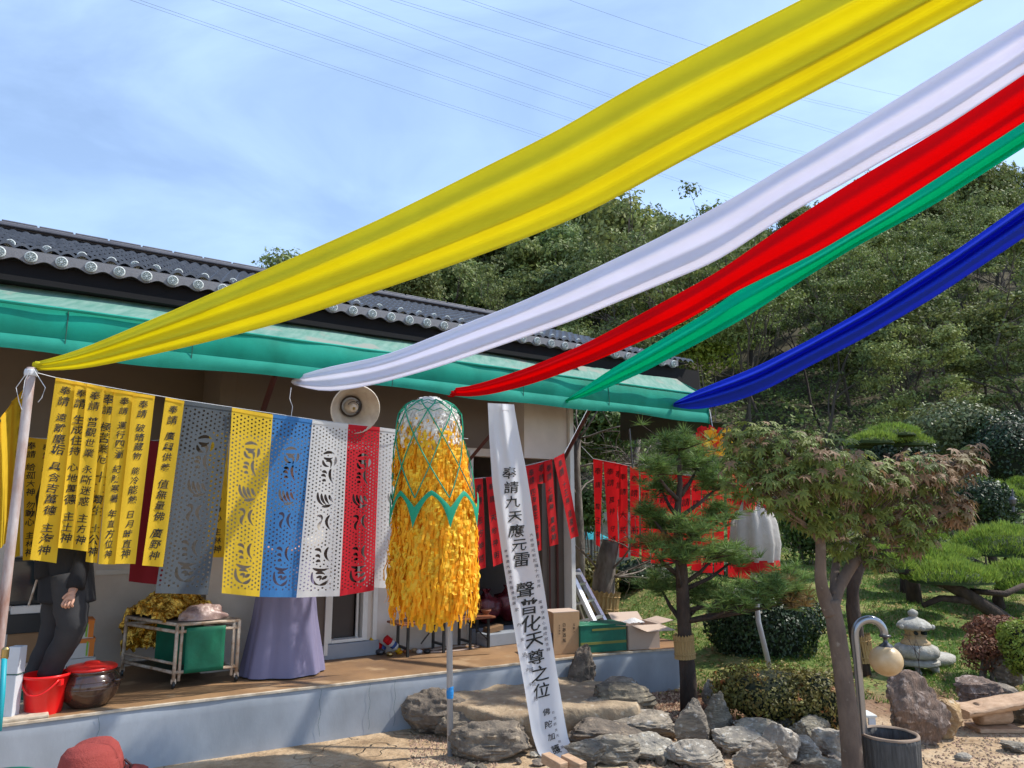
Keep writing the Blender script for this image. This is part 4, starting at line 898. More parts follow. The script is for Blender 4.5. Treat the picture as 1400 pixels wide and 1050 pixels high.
bucket()
def jar():
    c = away(P(120, 972), .16); t = thing('onggi_jar', 'squat glossy brown earthenware jar with a red plastic lid', 'jar', c)
    b = MB(); b.lathe(c, [(.10, .0), (.115, .012), (.150, .05), (.172, .10), (.176, .14), (.165, .175), (.145, .20), (.140, .208), (.150, .216), (.152, .226), (.142, .232)], 40); b.obj('pot', M_['onggi'], t, smooth=True)
    b = MB(); b.lathe(c + V((0, 0, .228)), [(.150, 0), (.152, .012), (.14, .022), (.09, .030), (.05, .036), (.045, .046), (.02, .05)], 36); l = b.obj('lid', M_['red_lid'], t, smooth=True)
    b = MB(); b.lathe(c, [(.1765, .118), (.179, .123), (.1765, .128)], 40, cap=False); b.lathe(c, [(.168, .163), (.1705, .168), (.166, .173)], 40, cap=False); b.obj('shoulder_ring', M_['onggi'], t, smooth=True)
    b = MB()
    for s_ in (1, -1): b.tube([c + V((s_ * .165, -.03, .16)), c + V((s_ * .195, -.035, .165)), c + V((s_ * .195, .02, .165)), c + V((s_ * .165, .03, .16))], .011, 8)
    b.obj('handle', M_['onggi'], t, smooth=True)
jar()
def cart():
    A_, B_, C_ = P(236, 942), P(322, 932), P(166, 925); D_ = B_ + C_ - A_; h = .44
    t = thing('wheeled_frame', 'old cream tube frame on casters with a green panel, foil sheet on top', 'cart', A_)
    mk_ = {}
    b = MB()
    up = V((0, 0, h)); lo = V((0, 0, .05))
    for p in (A_, B_, C_, D_): b.tube([p + lo, p + up], .013, 8)
    e = (B_ - A_).normalized(); b.tube([A_ + e * .035 + lo, A_ + e * .035 + up * .97], .011, 8); b.tube([B_ - e * .035 + lo, B_ - e * .035 + up * .97], .011, 8)
    for (p, q) in ((A_, B_), (B_, D_), (D_, C_), (C_, A_)):
        for z in (.11, h, h - .05): b.tube([p + V((0, 0, z)), q + V((0, 0, z))], .012, 8)
    b.tube([C_.lerp(D_, .0) + V((0, 0, .17)), A_ + V((0, 0, .17))], .010, 8)
    b.obj('tube_frame', M_['cream_pipe'], t, smooth=True)
    p0 = A_ + e * .055 - N * -.018; pn = N * .02
    b = MB(); q0, q1 = A_ + e * .06 + pn, B_ - e * .10 + pn
    b.grid(lambda u, v: q0.lerp(q1, u) + V((0, 0, .10 + v * .315)) + N * (.006 * math.sin(u * 9) * math.sin(v * 7)), 10, 10); b.obj('green_panel', M_['green_tarp'], t, smooth=True, solid=.003)
    b = MB(); b.grid(lambda u, v: (C_.lerp(A_, u * .96 + .02)).lerp(D_.lerp(B_, u * .96 + .02), .5) + V((0, 0, .11 + v * .30)), 4, 4); b.obj('inner_panel', M_['green_tarp'], t, solid=.003)
    b = MB(); b.grid(lambda u, v: (C_.lerp(D_, u)).lerp(A_.lerp(B_, u), v) + V((0, 0, .10)), 3, 3); b.obj('lower_shelf', M_['dark_door'], t, solid=.01)
    b = MB(); b.grid(lambda u, v: (C_.lerp(D_, u)).lerp(A_.lerp(B_, u), v) + V((0, 0, h + .012)), 3, 3); b.obj('top_board', M_['wall_dark'], t, solid=.01)
    for p in (A_, B_, C_, D_):
        w_ = MB(); w_.lathe(p + V((0, 0, .026)) - e * .008, [(.024, 0), (.026, .003), (.026, .014), (.024, .017)], 14, N, Zv, e); w = w_.obj('caster', M_['black_plastic'], t)
        w_ = MB(); w_.box(p + V((0, 0, .05)), (.034, .02, .03), e, N); w_.obj('caster_fork', M_['cream_pipe'], w)
    # crumpled gold foil sheet
    ctr = (A_ + B_ + C_ + D_) / 4 + V((0, 0, h)); du = (B_ - A_) ; dv = (C_ - A_)
    def foil(u, v):
        x = (u - .5) * 2.05; y = -.62 + v * 2.35
        p = ctr + du * x * .50 + dv * min(y, 1.12) * .5
        z = .03 + .20 * math.exp(-((x + .1) ** 2 * 1.5 + (y - .45) ** 2 * 2.2)) + .07 * math.exp(-((x - .75) ** 2 * 6 + (y - .5) ** 2 * 3)) - max(0, y - 1.05) * .42 - max(0, abs(x) - .97) * .8
        n_ = V((noise.noise(V((x * 6, y * 6, 1))), noise.noise(V((x * 6, y * 6, 9))), noise.noise(V((x * 6, y * 6, 17))))) * .035 + V((noise.noise(V((x * 17, y * 17, 1))), noise.noise(V((x * 17, y * 17, 9))), noise.noise(V((x * 17, y * 17, 17))))) * .02
        return p + n_ + V((0, 0, z))
    b = MB(); b.grid(foil, 64, 50); o = b.obj('foil_blanket', M_['gold_foil']); tag(o, 'crumpled gold foil sheet thrown over the wheeled frame', 'foil sheet')
    b = MB(); cc = A_.lerp(B_, .50) + (C_ - A_) * .12 + V((0, 0, h + .02))
    def bag(u, v):
        q = u * 6.283; w = v * 1.5; r = math.cos(w); k = 1 + .18 * noise.noise(V((math.cos(q) * 2.2, math.sin(q) * 2.2, v * 4)))
        return cc + e * (.17 * r * k * math.cos(q)) + N * (.09 * r * k * math.sin(q)) + V((0, 0, .105 * math.sin(w) * k))
    b.grid(bag, 36, 14); o = b.obj('plastic_bag', M_['plastic_bag'], smooth=True); tag(o, 'filled clear plastic bag lying on the corner of the wheeled frame', 'bag')
cart()
def cartons():
    G_ = 'stacked cartons by the wall'
    def carton(px, py, w, d, h, z, m, lab, tape=None, txt=None, t_=None):
        c = P(px, py); c.z = TZ + z + h / 2 + .001; t = thing('carton', lab, 'box', c - V((0, 0, h / 2)), G_)
        b = MB(); b.box(c, (w, d, h), U, N); b.obj('box_body', M_[m], t, bevel=.004)
        l = MB(); l.box(c + V((0, 0, h / 2 + .003)) - N * .003, (w + .006, d + .006, .006), U, N); l.obj('lid', M_[m if not tape else 'carton_orange'], t)
        if tape:
            k = MB(); k.box(c + N * (d / 2 + .001) + V((0, 0, h / 2 - .012)), (w, .002, .022), U, N); k.box(c + N * (d / 2 + .0012) + U * (w / 2 - .02), (.035, .002, h * .9), U, N); k.obj('print_band', M_['carton_orange'], t)
            k = MB(); k.box(c + N * (d / 2 + .0016) + U * (w / 2 - .05), (.012, .002, h * .8), U, N); k.obj('print_band', M_['lime'], t)
        if txt:
            k = MB(); 
            for i, ch in enumerate(txt):
                vs, fs = glyph(ch); o_ = c + N * (d / 2 + .0022) + U * (-w * .08 + i * .036) + V((0, 0, h * .12)); k.add([o_ + U * v[0] * .04 + Zv * v[1] * .05 for v in vs], fs)
            k.obj('lettering', M_['ink'], t)
            k = MB(); k.tube([c + N * (d / 2 + .002) + U * (-w * .33 + .018 * a) + V((0, 0, h * .12 + .018 * b_)) for a, b_ in ((-1, 1), (1, 1), (1, -1), (-1, -1), (-1, 1))], .002, 4); k.obj('mark', M_['green_board'], t)
        return t
    carton(95, 929, .30, .22, .155, 0, 'carton_white', 'white carton with dark lettering, lowest of the stack behind the jar', txt='배꿀차')
    carton(92, 929, .30, .22, .13, .163, 'carton_white', 'white and orange carton, middle of the stack behind the jar', tape=1)
    carton(89, 929, .30, .22, .13, .300, 'carton_white', 'white and orange carton, topmost of the stack behind the jar', tape=1)
    carton(34, 938, .26, .22, .17, 0, 'cardboard_pale', 'pale carton on the floor left of the man')
    carton(33, 938, .27, .22, .20, .178, 'carton_brown', 'brown fruit carton in the middle of the left stack')
    carton(33, 938, .30, .24, .13, .385, 'black_plastic', 'black case with a white label on the brown fruit carton')
    carton(34, 938, .28, .22, .05, .52, 'carton_white', 'flat white box lid under the dark screen')
    c = P(30, 938); c.z = TZ + .58; t = thing('old_screen', 'dark glass screen standing on the left stack of cartons', 'screen', c)
    b = MB(); b.box(c + V((0, 0, .17)), (.34, .2, .34), U, N); b.obj('case', M_['black_plastic'], t, bevel=.01)
    b = MB(); b.box(c + V((0, 0, .17)) + N * .101, (.29, .004, .28), U, N); b.obj('glass', M_['screen_glass'], t)
    b = MB(); b.tube([c + N * .13 + U * -.02 + V((0, 0, .0)), c + N * .13 + U * .04 + V((0, 0, .32))], .008, 6); b.tube([c + N * .13 + U * .06, c + N * .13 + U * .10 + V((0, 0, .34))], .008, 6); b.tube([c + N * .13 + U * -.02 + V((0, 0, .32)), c + N * .13 + U * .10 + V((0, 0, .33))], .008, 6); o = b.obj('folded_rack', M_['cream_pipe']); tag(o, 'small folded tube rack leaning on the dark screen', 'rack')
    c = P(12, 983); b = MB(); b.box(c + V((0, 0, .13)) , (.075, .07, .26), V((1, 0, 0)), V((0, 1, 0))); b.box(c + V((.006, 0, .345)), (.075, .07, .16), V((1, 0, 0)), V((0, 1, 0)));
    t = thing('square_post', 'squat square white post at the left end of the terrace', 'post', c); b.obj('shaft', M_['post_white'], t, bevel=.004); b = MB(); b.box(c + V((.003, 0, .263)), (.078, .073, .005)); b.obj('joint', M_['seam'], t)
    b = MB(); b.tube([D(6, 895, 4.02), D(3, 950, 3.98), D(-2, 1000, 3.95)], .014, 8); o = b.obj('teal_stick', M_['teal'], smooth=True); tag(o, 'teal broom handle leaning beside the square white post', 'stick')
    b = MB(); b.lathe(D(7, 893, 4.02) - V((0, 0, .03)), [(.016, 0), (.018, .01), (.018, .05), (.010, .06)], 10); st = b.obj('brass_fitting', M_['brass'], o)
    c = P(30, 962) + V((0, .08, 0)); b = MB(); b.lathe(c, [(.07, 0), (.09, .075), (.095, .08)], 20); o = b.obj('teal_basin', M_['green_board']); tag(o, 'small green plastic basin tucked behind the red bucket', 'basin')
    b = MB(); b.box(c + V((-.0, .02, .125)), (.13, .12, .07)); o = b.obj('blue_container', M_['blue_plastic'], bevel=.012); tag(o, 'small blue plastic container in the basin behind the red bucket', 'container')
cartons()
# ---- low table and odds and ends by the door
def low_table():
    A_, B_ = T(518, 862, WT + .28), T(640, 867, WT + .30); z = TZ + .27
    a0 = F(2.06, WT + .05, 0); t = thing('low_table', 'low folding table with a brown top, dark bowls on it', 'table', F(2.5, WT + .2, TZ))
    b = MB(); b.fbox(1.98, 2.96, WT + .06, WT + .36, z, z + .018); b.obj('table_top', M_['wood_red'], t, bevel=.004)
    for s_ in (2.06, 2.42, 2.70, 2.90):
        b = MB(); b.fbox(s_, s_ + .022, WT + .10, WT + .12, TZ, z); b.fbox(s_, s_ + .022, WT + .30, WT + .32, TZ, z); b.fbox(s_, s_ + .02, WT + .12, WT + .30, TZ + .06, TZ + .08); b.obj('leg', M_['black_plastic'], t)
    b = MB(); b.tube([F(2.2, WT + .31, TZ + .1), F(2.36, WT + .31, z)], .007, 5); b.tube([F(2.9, WT + .31, TZ + .08), F(2.66, WT + .31, z)], .007, 5); b.obj('brace', M_['black_plastic'], t)
    def bowl(s_, t_, r, h, m, name, lab, cat, grp='dark dishes on the low table'):
        c = F(s_, t_, z + .019); b = MB(); b.lathe(c, [(r * .5, 0), (r * .55, .006), (r * .95, h * .7), (r, h), (r * .93, h), (r * .5, h * .3)], 18, cap=False); o = b.obj(name, M_[m], smooth=True); tag(o, lab, cat, grp)
    names = ['first dark bowl at the left end of the low table', 'second dark bowl, beside the one at the left end', 'small dark cup with a bright highlight on the low table', 'dark bowl in the middle of the low table', 'dark bowl near the strip fringe on the low table', 'bowl at the right end of the low table by the grey pole', 'brown bowl at the far right of the low table']
    for i, (s_, t_, r, h, m) in enumerate([(2.15, WT + .2, .05, .05, 'steel_dark'), (2.25, WT + .27, .035, .04, 'black_plastic'), (2.34, WT + .2, .045, .05, 'steel_dark'), (2.45, WT + .26, .05, .04, 'black_plastic'), (2.56, WT + .2, .045, .045, 'steel_dark'), (2.80, WT + .22, .045, .05, 'steel_dark'), (2.94, WT + .22, .05, .045, 'wood_red')]):
        bowl(s_, t_, r, h, m, 'bowl', names[i], 'bowl')
    c = F(2.14, WT + .16, z + .05); b = MB(); b.tube([c, c + V((-.03, 0, .12)), c + V((-.055, 0, .2))], .003, 4); b.tube([c, c + V((.01, 0, .13))], .003, 4); o = b.obj('incense_stick', M_['twig']); tag(o, 'thin sticks standing in the leftmost bowl', 'sticks')
    # rolled coloured cushions / drum sticks pile
    def roll(px, py, dx, dz, r, cols, lab):
        c = P(px, py); t = thing('striped_roll', lab, 'roll', c, 'striped rolls on the floor'); ax = (U * dx + V((0, 0, dz))).normalized(); L_ = .17; n = len(cols); X = ax.cross(N).normalized()
        p = c + V((0, 0, r + .005))
        for i, m in enumerate(cols):
            b = MB(); b.lathe(p + ax * (L_ * i / n), [(r, 0), (r * 1.03, L_ / n * .5), (r, L_ / n - .001)], 16, X, N, ax); b.obj('stripe', M_[m], t, smooth=True)
    roll(525, 893, -1, .62, .028, ['blue_plastic', 'red_cloth', 'yellow_cloth', 'yellow_cloth'], 'yellow and blue striped roll, left one by the door step')
    roll(545, 894, -1, .80, .034, ['yellow_cloth', 'white_cloth', 'blue_plastic', 'white_cloth', 'red_cloth', 'red_cloth'], 'red, white and blue striped roll, right one by the door step')
    bits = [(520, 895, .045, 'steel_dark', 'shiny brass bell plate lying left of the pile on the floor'), (533, 897, .035, 'brass', 'small round brass bell in the pile on the floor'), (546, 894, .03, 'gold_paper', 'orange paper rosette on the floor'), (556, 893, .035, 'wood_red', 'brown round gourd in the pile on the floor'), (566, 891, .028, 'granite_warm', 'tan dish of beans on the floor'), (573, 893, .03, 'white_cloth', 'white folded cloth on the floor'), (584, 893, .034, 'black_plastic', 'black lidded dish at the right end of the pile')]
    for px, py, r, m, lab in bits:
        c = P(px, py); b = MB(); b.lathe(c, [(r * .7, 0), (r, r * .45), (r * .85, r * .9), (r * .35, r * 1.1)], 12, wob=lambda q, i: 1 + .12 * math.sin(q * 3 + px)); o = b.obj('floor_dish' if 'dish' in lab else 'floor_trinket', M_[m], smooth=True); tag(o, lab, 'trinket', 'small things on the floor below the low table')
    k = MB(); c = P(620, 888); k.tube([c + U * (.26 * math.cos(a)) * (1 + .05 * math.sin(a * 5)) + N * (.10 * math.sin(a)) + V((0, 0, .008)) for a in np.linspace(0, 6.28, 40)], .006, 5); k.tube([c + U * (.22 * math.cos(a)) + N * (.07 * math.sin(a)) + V((0, 0, .008)) for a in np.linspace(1, 5.5, 26)], .005, 5); o = k.obj('cable_loop', M_['cardboard_pale']); tag(o, 'loop of pale cord lying on the floor right of the low table', 'cord')
    c = F(3.05, -.62, TZ + .115); b = MB(); b.box(c + V((0, 0, .03)), (.16, .12, .05), (U + V((0, 0, .15))).normalized(), N); o = b.obj('small_tray', M_['carton_brown'], bevel=.004); tag(o, 'small dark tray on the step of the storage opening', 'tray')
low_table()
def bags():
    for i, (px, py, rx, h, lab) in enumerate([(664, 866, .17, .30, 'dark maroon rubbish bag, left of the pair in the storage opening'), (694, 866, .16, .33, 'dark maroon rubbish bag, right of the pair in the storage opening')]):
        c = T(px, py, -1.05); c.z = TZ + .135
        t = thing('rubbish_bag', lab, 'bag', c, 'rubbish bags in the storage opening')
        b = MB()
        def f(u, v):
            q = u * 6.283; r = rx * (math.sin(min(1, v * 1.25 + .15) * math.pi * .62) if v < .8 else (1 - v) * 1.6 + .12); r *= 1 + .16 * noise.noise(V((math.cos(q) * 2.5 + i * 7, math.sin(q) * 2.5, v * 4))); return c + V((r * math.cos(q), r * .8 * math.sin(q), v * h * (1 + .06 * math.sin(q * 3))))
        b.grid(f, 32, 16); b.obj('bag_body', M_['maroon_bag'], t, smooth=True)
        b = MB(); b.lathe(c + V((0, 0, h * .92)), [(.03, 0), (.022, .02), (.05, .06)], 12, cap=False, wob=lambda q, k: 1 + .25 * math.sin(q * 5)); b.obj('knot', M_['maroon_bag'], t)
bags()
# ---- boxes at the right end of the terrace
def boxes_right():
    A_, B_ = P(757, 896), P(793, 893); e = (B_ - A_).normalized(); w_ = (B_ - A_).length; nn_ = V((e.y, -e.x, 0))
    C_ = P(735, 885); h = .345
    # tall carton: face A-B and a left face going back
    bk = (C_ - A_).normalized(); dl = .24; top = .36
    t = thing('tall_carton', 'tall brown cardboard box with vertical print beside the white banner', 'box', A_)
    b = MB(); b.prism([(A_.x, A_.y), (B_.x, B_.y), (B_.x + bk.x * dl, B_.y + bk.y * dl), (A_.x + bk.x * dl, A_.y + bk.y * dl)], TZ + .001, TZ + top); b.obj('box_body', M_['cardboard'], t, bevel=.003)
    b = MB(); b.prism([(A_.x - e.x * .004, A_.y - e.y * .004), (B_.x, B_.y), (B_.x + bk.x * dl, B_.y + bk.y * dl), (A_.x + bk.x * dl, A_.y + bk.y * dl)], TZ + top, TZ + top + .006); b.obj('top_flap', M_['cardboard_pale'], t)
    k = MB()
    for tx, u, z_hi, sz in (('白蔘酒瓶', .40, .255, .036), ('五穀入', .78, .25, .024), ('吉日用品', .22, .25, .018)):
        for i, ch in enumerate(tx):
            vs, fs = glyph(ch); o_ = A_.lerp(B_, u) + nn_ * .003 + V((0, 0, z_hi - i * sz * 1.25)); k.add([o_ + e * v[0] * sz + Zv * v[1] * sz for v in vs], fs)
    k.obj('printed_lettering', M_['ink'], t)
    # navy crate in front left
    c = P(747, 897); c = c + nn_ * -.06; b = MB(); b.box(c + V((0, 0, .095)), (.13, .10, .19), e, nn_); t = thing('navy_crate', 'dark navy crate between the white banner and the tall brown box', 'crate', c); b.obj('crate_body', M_['navy_crate'], t, bevel=.004)
    b = MB(); b.box(c + V((-.04, 0, .20)), (.05, .06, .02), e, nn_); o = b.obj('green_packet', M_['lime'], bevel=.004); tag(o, 'small bright green packet on top of the navy crate', 'packet')
    # green case with tape
    A2, B2 = P(794, 894), P(857, 889); e2 = (B2 - A2).normalized(); n2 = V((e2.y, -e2.x, 0)); w2 = (B2 - A2).length
    t = thing('green_case', 'long green corrugated plastic case with olive tape', 'case', A2)
    hh = .232; b = MB(); b.box(A2.lerp(B2, .5) - n2 * .13 + V((0, 0, hh / 2 + .001)), (w2, .26, hh), e2, n2); b.obj('case_body', M_['green_board'], t, bevel=.003)
    b = MB(); b.box(A2.lerp(B2, .5) + n2 * .001 + V((0, 0, .082)), (w2, .004, .022), e2, n2); b.box(A2.lerp(B2, .62) + n2 * .001 + V((0, 0, .198)), (w2 * .74, .004, .018), e2, n2); b.obj('tape', M_['tape_olive'], t)
    b = MB(); b.box(A2.lerp(B2, .5) - n2 * .13 + V((0, 0, hh + .004)), (w2 * 1.01, .27, .006), e2, n2); b.obj('lid', M_['green_tarp'], t)
    # open carton
    A3, B3 = P(860, 889), P(902, 886); e3 = (B3 - A3).normalized(); n3 = V((e3.y, -e3.x, 0)); w3 = (B3 - A3).length; h3 = .215; d3 = .30
    t = thing('open_carton', 'open pale brown carton at the end of the terrace, flaps spread', 'box', A3)
    b = MB(); cc = A3.lerp(B3, .5) - n3 * d3 / 2
    for s_ in (-1, 1): b.box(cc + e3 * s_ * (w3 / 2) + V((0, 0, h3 / 2 + .001)), (.004, d3, h3), e3, n3); b.box(cc + n3 * s_ * (d3 / 2) + V((0, 0, h3 / 2 + .001)), (w3 - .006, .004, h3), e3, n3)
    b.box(cc + V((0, 0, .006)), (w3 - .01, d3 - .01, .004), e3, n3); b.obj('box_body', M_['cardboard_pale'], t)
    def flap(p, q, out_): k = MB(); k.add([p, q, q + out_, p + out_], [(0, 1, 2, 3)]); k.obj('flap', M_['cardboard_pale'], t, solid=.004)
    zt = V((0, 0, h3)); f0, f1 = A3 + zt, B3 + zt; k0, k1 = A3 - n3 * d3 + zt, B3 - n3 * d3 + zt
    flap(f0 + e3 * .03, f1 + e3 * .01, n3 * .11 + e3 * .10 - V((0, 0, .045))); flap(f1, k1, e3 * .16 + V((0, 0, .03))); flap(k0, k1, -n3 * .10 + V((0, 0, .07))); flap(f0, k0, -e3 * .13 + V((0, 0, .015)))
    k = MB(); c = cc + V((-.03, -.03, h3 + .012)); k.grid(lambda u, v: c + e3 * ((u - .5) * .17) + n3 * ((v - .5) * .15) + V((0, 0, .035 * math.sin(u * 3) * math.sin(v * 3) + .012 * noise.noise(V((u * 9, v * 9, 0))))), 14, 12); o = k.obj('white_packing', M_['white_cloth'], smooth=True); tag(o, 'white wrapping bulging out of the open carton', 'wrapping')
boxes_right()
def ladder():
    t = thing('step_ladder', 'aluminium step ladder leaning open behind the corner of the hall', 'ladder', T(800, 850, -1.0))
    tp = D(785, 782, 8.0); 
    rails = [(D(779, 781, 8.0), D(812, 850, 7.8)), (D(789, 779, 8.35), D(824, 845, 8.2)), ]
    back = [(D(777, 783, 8.1), D(779, 855, 8.3)), (D(778, 790, 8.1), D(796, 842, 8.5))]
    for a, b_ in rails:
        b_ = a + (b_ - a) * 1.55; k = MB(); k.tube([a, b_], .034, 4); k.obj('rail', M_['aluminium'], t)
    for a, b_ in back:
        b_ = a + (b_ - a) * 1.5; k = MB(); k.tube([a, b_], .02, 6); k.obj('rear_rail', M_['aluminium'], t)
    k = MB(); k.box(D(783, 782, 8.15), (.16, .4, .025)); k.obj('top_cap', M_['aluminium'], t)
    for f in (.28, .62, .95, 1.28):
        a = rails[0][0].lerp(rails[0][1], f); b_ = back[0][0].lerp(back[0][1], f); b2 = rails[1][0].lerp(rails[1][1], f); k = MB(); k.box((a + b_) / 2, ((a - b_).length, .07, .022), (a - b_).normalized()); k.obj('tread', M_['aluminium'], t)
        k = MB(); k.box((a + b2) / 2, (.05, (a - b2).length, .022), V((1, 0, 0)), (a - b2).normalized()); k.obj('tread', M_['aluminium'], t)
ladder()
# ------------------------------------------------------------------ people
def skin(name, verts, edges, m, parent, root=0, sub=2, flat=False):
    me = bpy.data.meshes.new(name); me.from_pydata([v[0] for v in verts], edges, []); o = bpy.data.objects.new(name, me); COL.objects.link(o)
    md = o.modifiers.new('s', 'SKIN'); md.use_smooth_shade = True; md.branch_smoothing = .6
    for i, v in enumerate(verts):
        r = v[1]; me.skin_vertices[0].data[i].radius = r if isinstance(r, tuple) else (r, r)
    me.skin_vertices[0].data[root].use_root = True
    sb = o.modifiers.new('u', 'SUBSURF'); sb.levels = sub
    dg = bpy.context.evaluated_depsgraph_get(); nm = bpy.data.meshes.new_from_object(o.evaluated_get(dg)); bpy.data.objects.remove(o); nm.name = name; nm.shade_smooth()
    nm.materials.clear(); return link(name, nm, m, parent)
def add_head(o, c, face, parent, s=1.0):
    f = V((face[0], face[1], 0)).normalized(); x = V((-f.y, f.x, 0)); b = MB()
    def hd(u, v):
        q = u * 6.283; w = v * 3.14159; sx, sy, sz = math.sin(w) * math.cos(q), math.sin(w) * math.sin(q), math.cos(w)
        zz = sz * .118; k = 1 - .26 * sm(.1, 1, -sz) ; px_ = sx * .076 * k; py_ = sy * .094 * (1 - .14 * sm(.2, 1, -sz))
        if sy > 0:
            g = lambda cx, cz, wx, wz: math.exp(-((px_ - cx) / wx) ** 2 - ((zz - cz) / wz) ** 2)
            py_ += .022 * g(0, -.020, .011, .018) + .010 * g(0, .0, .008, .03) - .009 * g(.030, .004, .014, .010) - .009 * g(-.030, .004, .014, .010) + .005 * g(0, -.055, .022, .007) - .005 * g(0, -.051, .02, .003) + .007 * g(0, -.095, .02, .015) + .004 * g(0, .026, .04, .01)
        if abs(sy) < .35 and abs(sz + .08) < .3: px_ += (.014 if sx > 0 else -.014) * (1 - abs(sy) / .35) * (1 - abs(sz + .08) / .3) ** .5
        return c + (x * px_ + f * py_ + Zv * zz) * s
    b.grid(hd, 40, 30); bm = bmesh.new(); bm.from_mesh(o.data); t_ = bmesh.new(); me = mesh_py('h', b.v, b.f); me.transform(Matrix.Translation(-origin(o))); bm.from_mesh(me); bm.to_mesh(o.data); bm.free(); o.data.shade_smooth(); bpy.data.meshes.remove(me)
    for sg in (1, -1): k = MB(); k.lathe(c + (x * sg * .030 + f * .082 + Zv * .004) * s, [(.001, -.006), (.008, -.004), (.011, 0), (.008, .004), (.001, .006)], 10); k.obj('eye', M_['shoe'], parent, smooth=True)
    k = MB(); k.grid(lambda u, v: c + (x * (math.sin(v * 1.75) * math.cos(u * 6.283) * .083) + f * (math.sin(v * 1.75) * math.sin(u * 6.283) * .100 * (1 if math.sin(u * 6.283) < .2 else .90) - .006) + Zv * (math.cos(v * 1.75) * .124 + (.012 if math.sin(u * 6.283) > .3 else -.02 * v) )) * s, 36, 14); k.obj('hair', M_['hair'], parent, smooth=True)
def man():
    Y = 4.98; f = P(75, 932); t = thing('person', 'man in a black jacket and grey trousers walking left behind the yellow banners', 'person', f)
    d = lambda x, y, k=0: D(x, y, Y + k)
    hips = d(90, 775); ch = d(90, 690); nk = d(88, 646); hd = d(84, 622)
    # one continuous body: pelvis, spine, head, arms, legs
    vs = [(hips, .11), (d(90, 730), .12), (ch, .14), (nk, .055), (d(86, 630), .06), (d(84, 608), .085),
          (d(108, 668, .05), .06), (d(113, 735, .05), .045), (d(103, 800, -.1), .032), (d(97, 812, -.14), .026),
          (d(72, 668, -.05), .06), (d(66, 735, -.05), .045), (d(60, 790, -.1), .032),
          (d(95, 795, -.04), .08), (d(98, 856, -.055), .055), (d(70, 915, -.02), .040), (d(62, 930, -.02), .030),
          (d(85, 795, .06), .08), (d(75, 858, .09), .055), (d(50, 915, .10), .040), (d(42, 931, .10), .030)]
    ed = [(0, 1), (1, 2), (2, 3), (3, 4), (4, 5), (2, 6), (6, 7), (7, 8), (8, 9), (2, 10), (10, 11), (11, 12), (0, 13), (13, 14), (14, 15), (15, 16), (0, 17), (17, 18), (18, 19), (19, 20)]
    bo = skin('body', vs[:4] + [(nk.lerp(hd, .6), .05)] + vs[6:], [(a - (1 if a > 5 else 0), b - (1 if b > 5 else 0)) for a, b in ed if 5 not in (a, b)], M_['skin'], t); add_head(bo, d(86, 622), (-1, -.25), t)
    b = MB(); secs = [(650, 88, .07), (660, 89, .15), (680, 90, .185), (720, 90, .17), (760, 90, .168), (800, 91, .172), (822, 91, .178), (824, 91, .15)]
    def jk(u, v):
        x = v * (len(secs) - 1); i = min(int(x), len(secs) - 2); f = x - i; y, cx, r = [secs[i][q] * (1 - f) + secs[i + 1][q] * f for q in range(3)]; q = u * 6.283
        return d(cx, y) + V((math.cos(q) * r, math.sin(q) * r * .72, 0)) * (1 + .035 * math.sin(q * 7 + v * 5) * v)
    b.grid(jk, 36, 28); b.add([jk(i / 36, 1) for i in range(36)], [tuple(range(36))]); jo = b.obj('jacket', M_['black_cloth'], t, smooth=True)
    for pts in (((110, 668, .02, .07), (116, 705, .02, .066), (116, 740, .0, .06), (110, 775, -.06, .056), (103, 804, -.13, .052)), ((70, 668, -.02, .07), (64, 705, -.03, .066), (62, 740, -.05, .06), (60, 790, -.1, .054))):
        b = MB(); b.tube([d(x, y, k) for x, y, k, r in pts], [r for *_, r in pts], 16); b.obj('sleeve', M_['black_cloth'], jo, smooth=True)
    b = MB()
    for pts in (((95, 785, -.04, .11), (97, 825, -.05, .105), (99, 852, -.06, .092), (92, 874, -.05, .078), (78, 897, -.03, .072), (66, 924, -.02, .066)), ((86, 785, .06, .11), (80, 825, .08, .10), (76, 855, .09, .088), (68, 880, .10, .076), (56, 902, .10, .068), (44, 928, .10, .06))):
        P_ = [V((*d(x, y, k), r)) if False else (d(x, y, k), r) for x, y, k, r in pts]; q_ = []; r_ = []
        for i in range(len(P_) - 1):
            for f in (0, .33, .66): q_.append(P_[i][0].lerp(P_[i + 1][0], f)); r_.append((P_[i][1] * (1 - f) + P_[i + 1][1] * f) * (1 + .03 * math.sin(i * 5 + f * 9)))
        b.tube(q_ + [P_[-1][0]], r_ + [P_[-1][1]], 18)
    b.obj('trousers', M_['trousers'], t, smooth=True)
    for (x, y, k) in ((58, 933, -.02), (34, 936, .10)):
        s_ = [(d(x + 12, y - 3, k), .038), (d(x, y - 1, k), .042), (d(x - 16, y, k), .028)]; skin('shoe', s_, [(0, 1), (1, 2)], M_['shoe'], t, sub=1)
    # the near hand: palm with fingers and thumb, pale fingers curled
    w = d(101, 806, -.16); pl = d(96, 818, -.19); b = []
    hv = [(w, .024), (w.lerp(pl, .5), (.032, .02)), (pl, (.036, .020))]; he = [(0, 1), (1, 2)]
    rx = V((1, 0, .0)); dn = (pl - w).normalized()
    for i in range(4):
        r0 = pl + rx * ((i - 1.5) * .019); k = len(hv); L_ = (.030, .036, .034, .027)[i]
        hv += [(r0 + dn * .012, .010), (r0 + dn * (.012 + L_) + V((0, -.012, 0)), .0095), (r0 + dn * (.016 + L_) + V((0, .012, -.014)), .0085)]; he += [(2, k), (k, k + 1), (k + 1, k + 2)]
    k = len(hv); hv += [(w.lerp(pl, .55) - rx * .034, .011), (w.lerp(pl, .9) - rx * .045 + V((0, -.01, -.01)), .0095)]; he += [(1, k), (k, k + 1)]
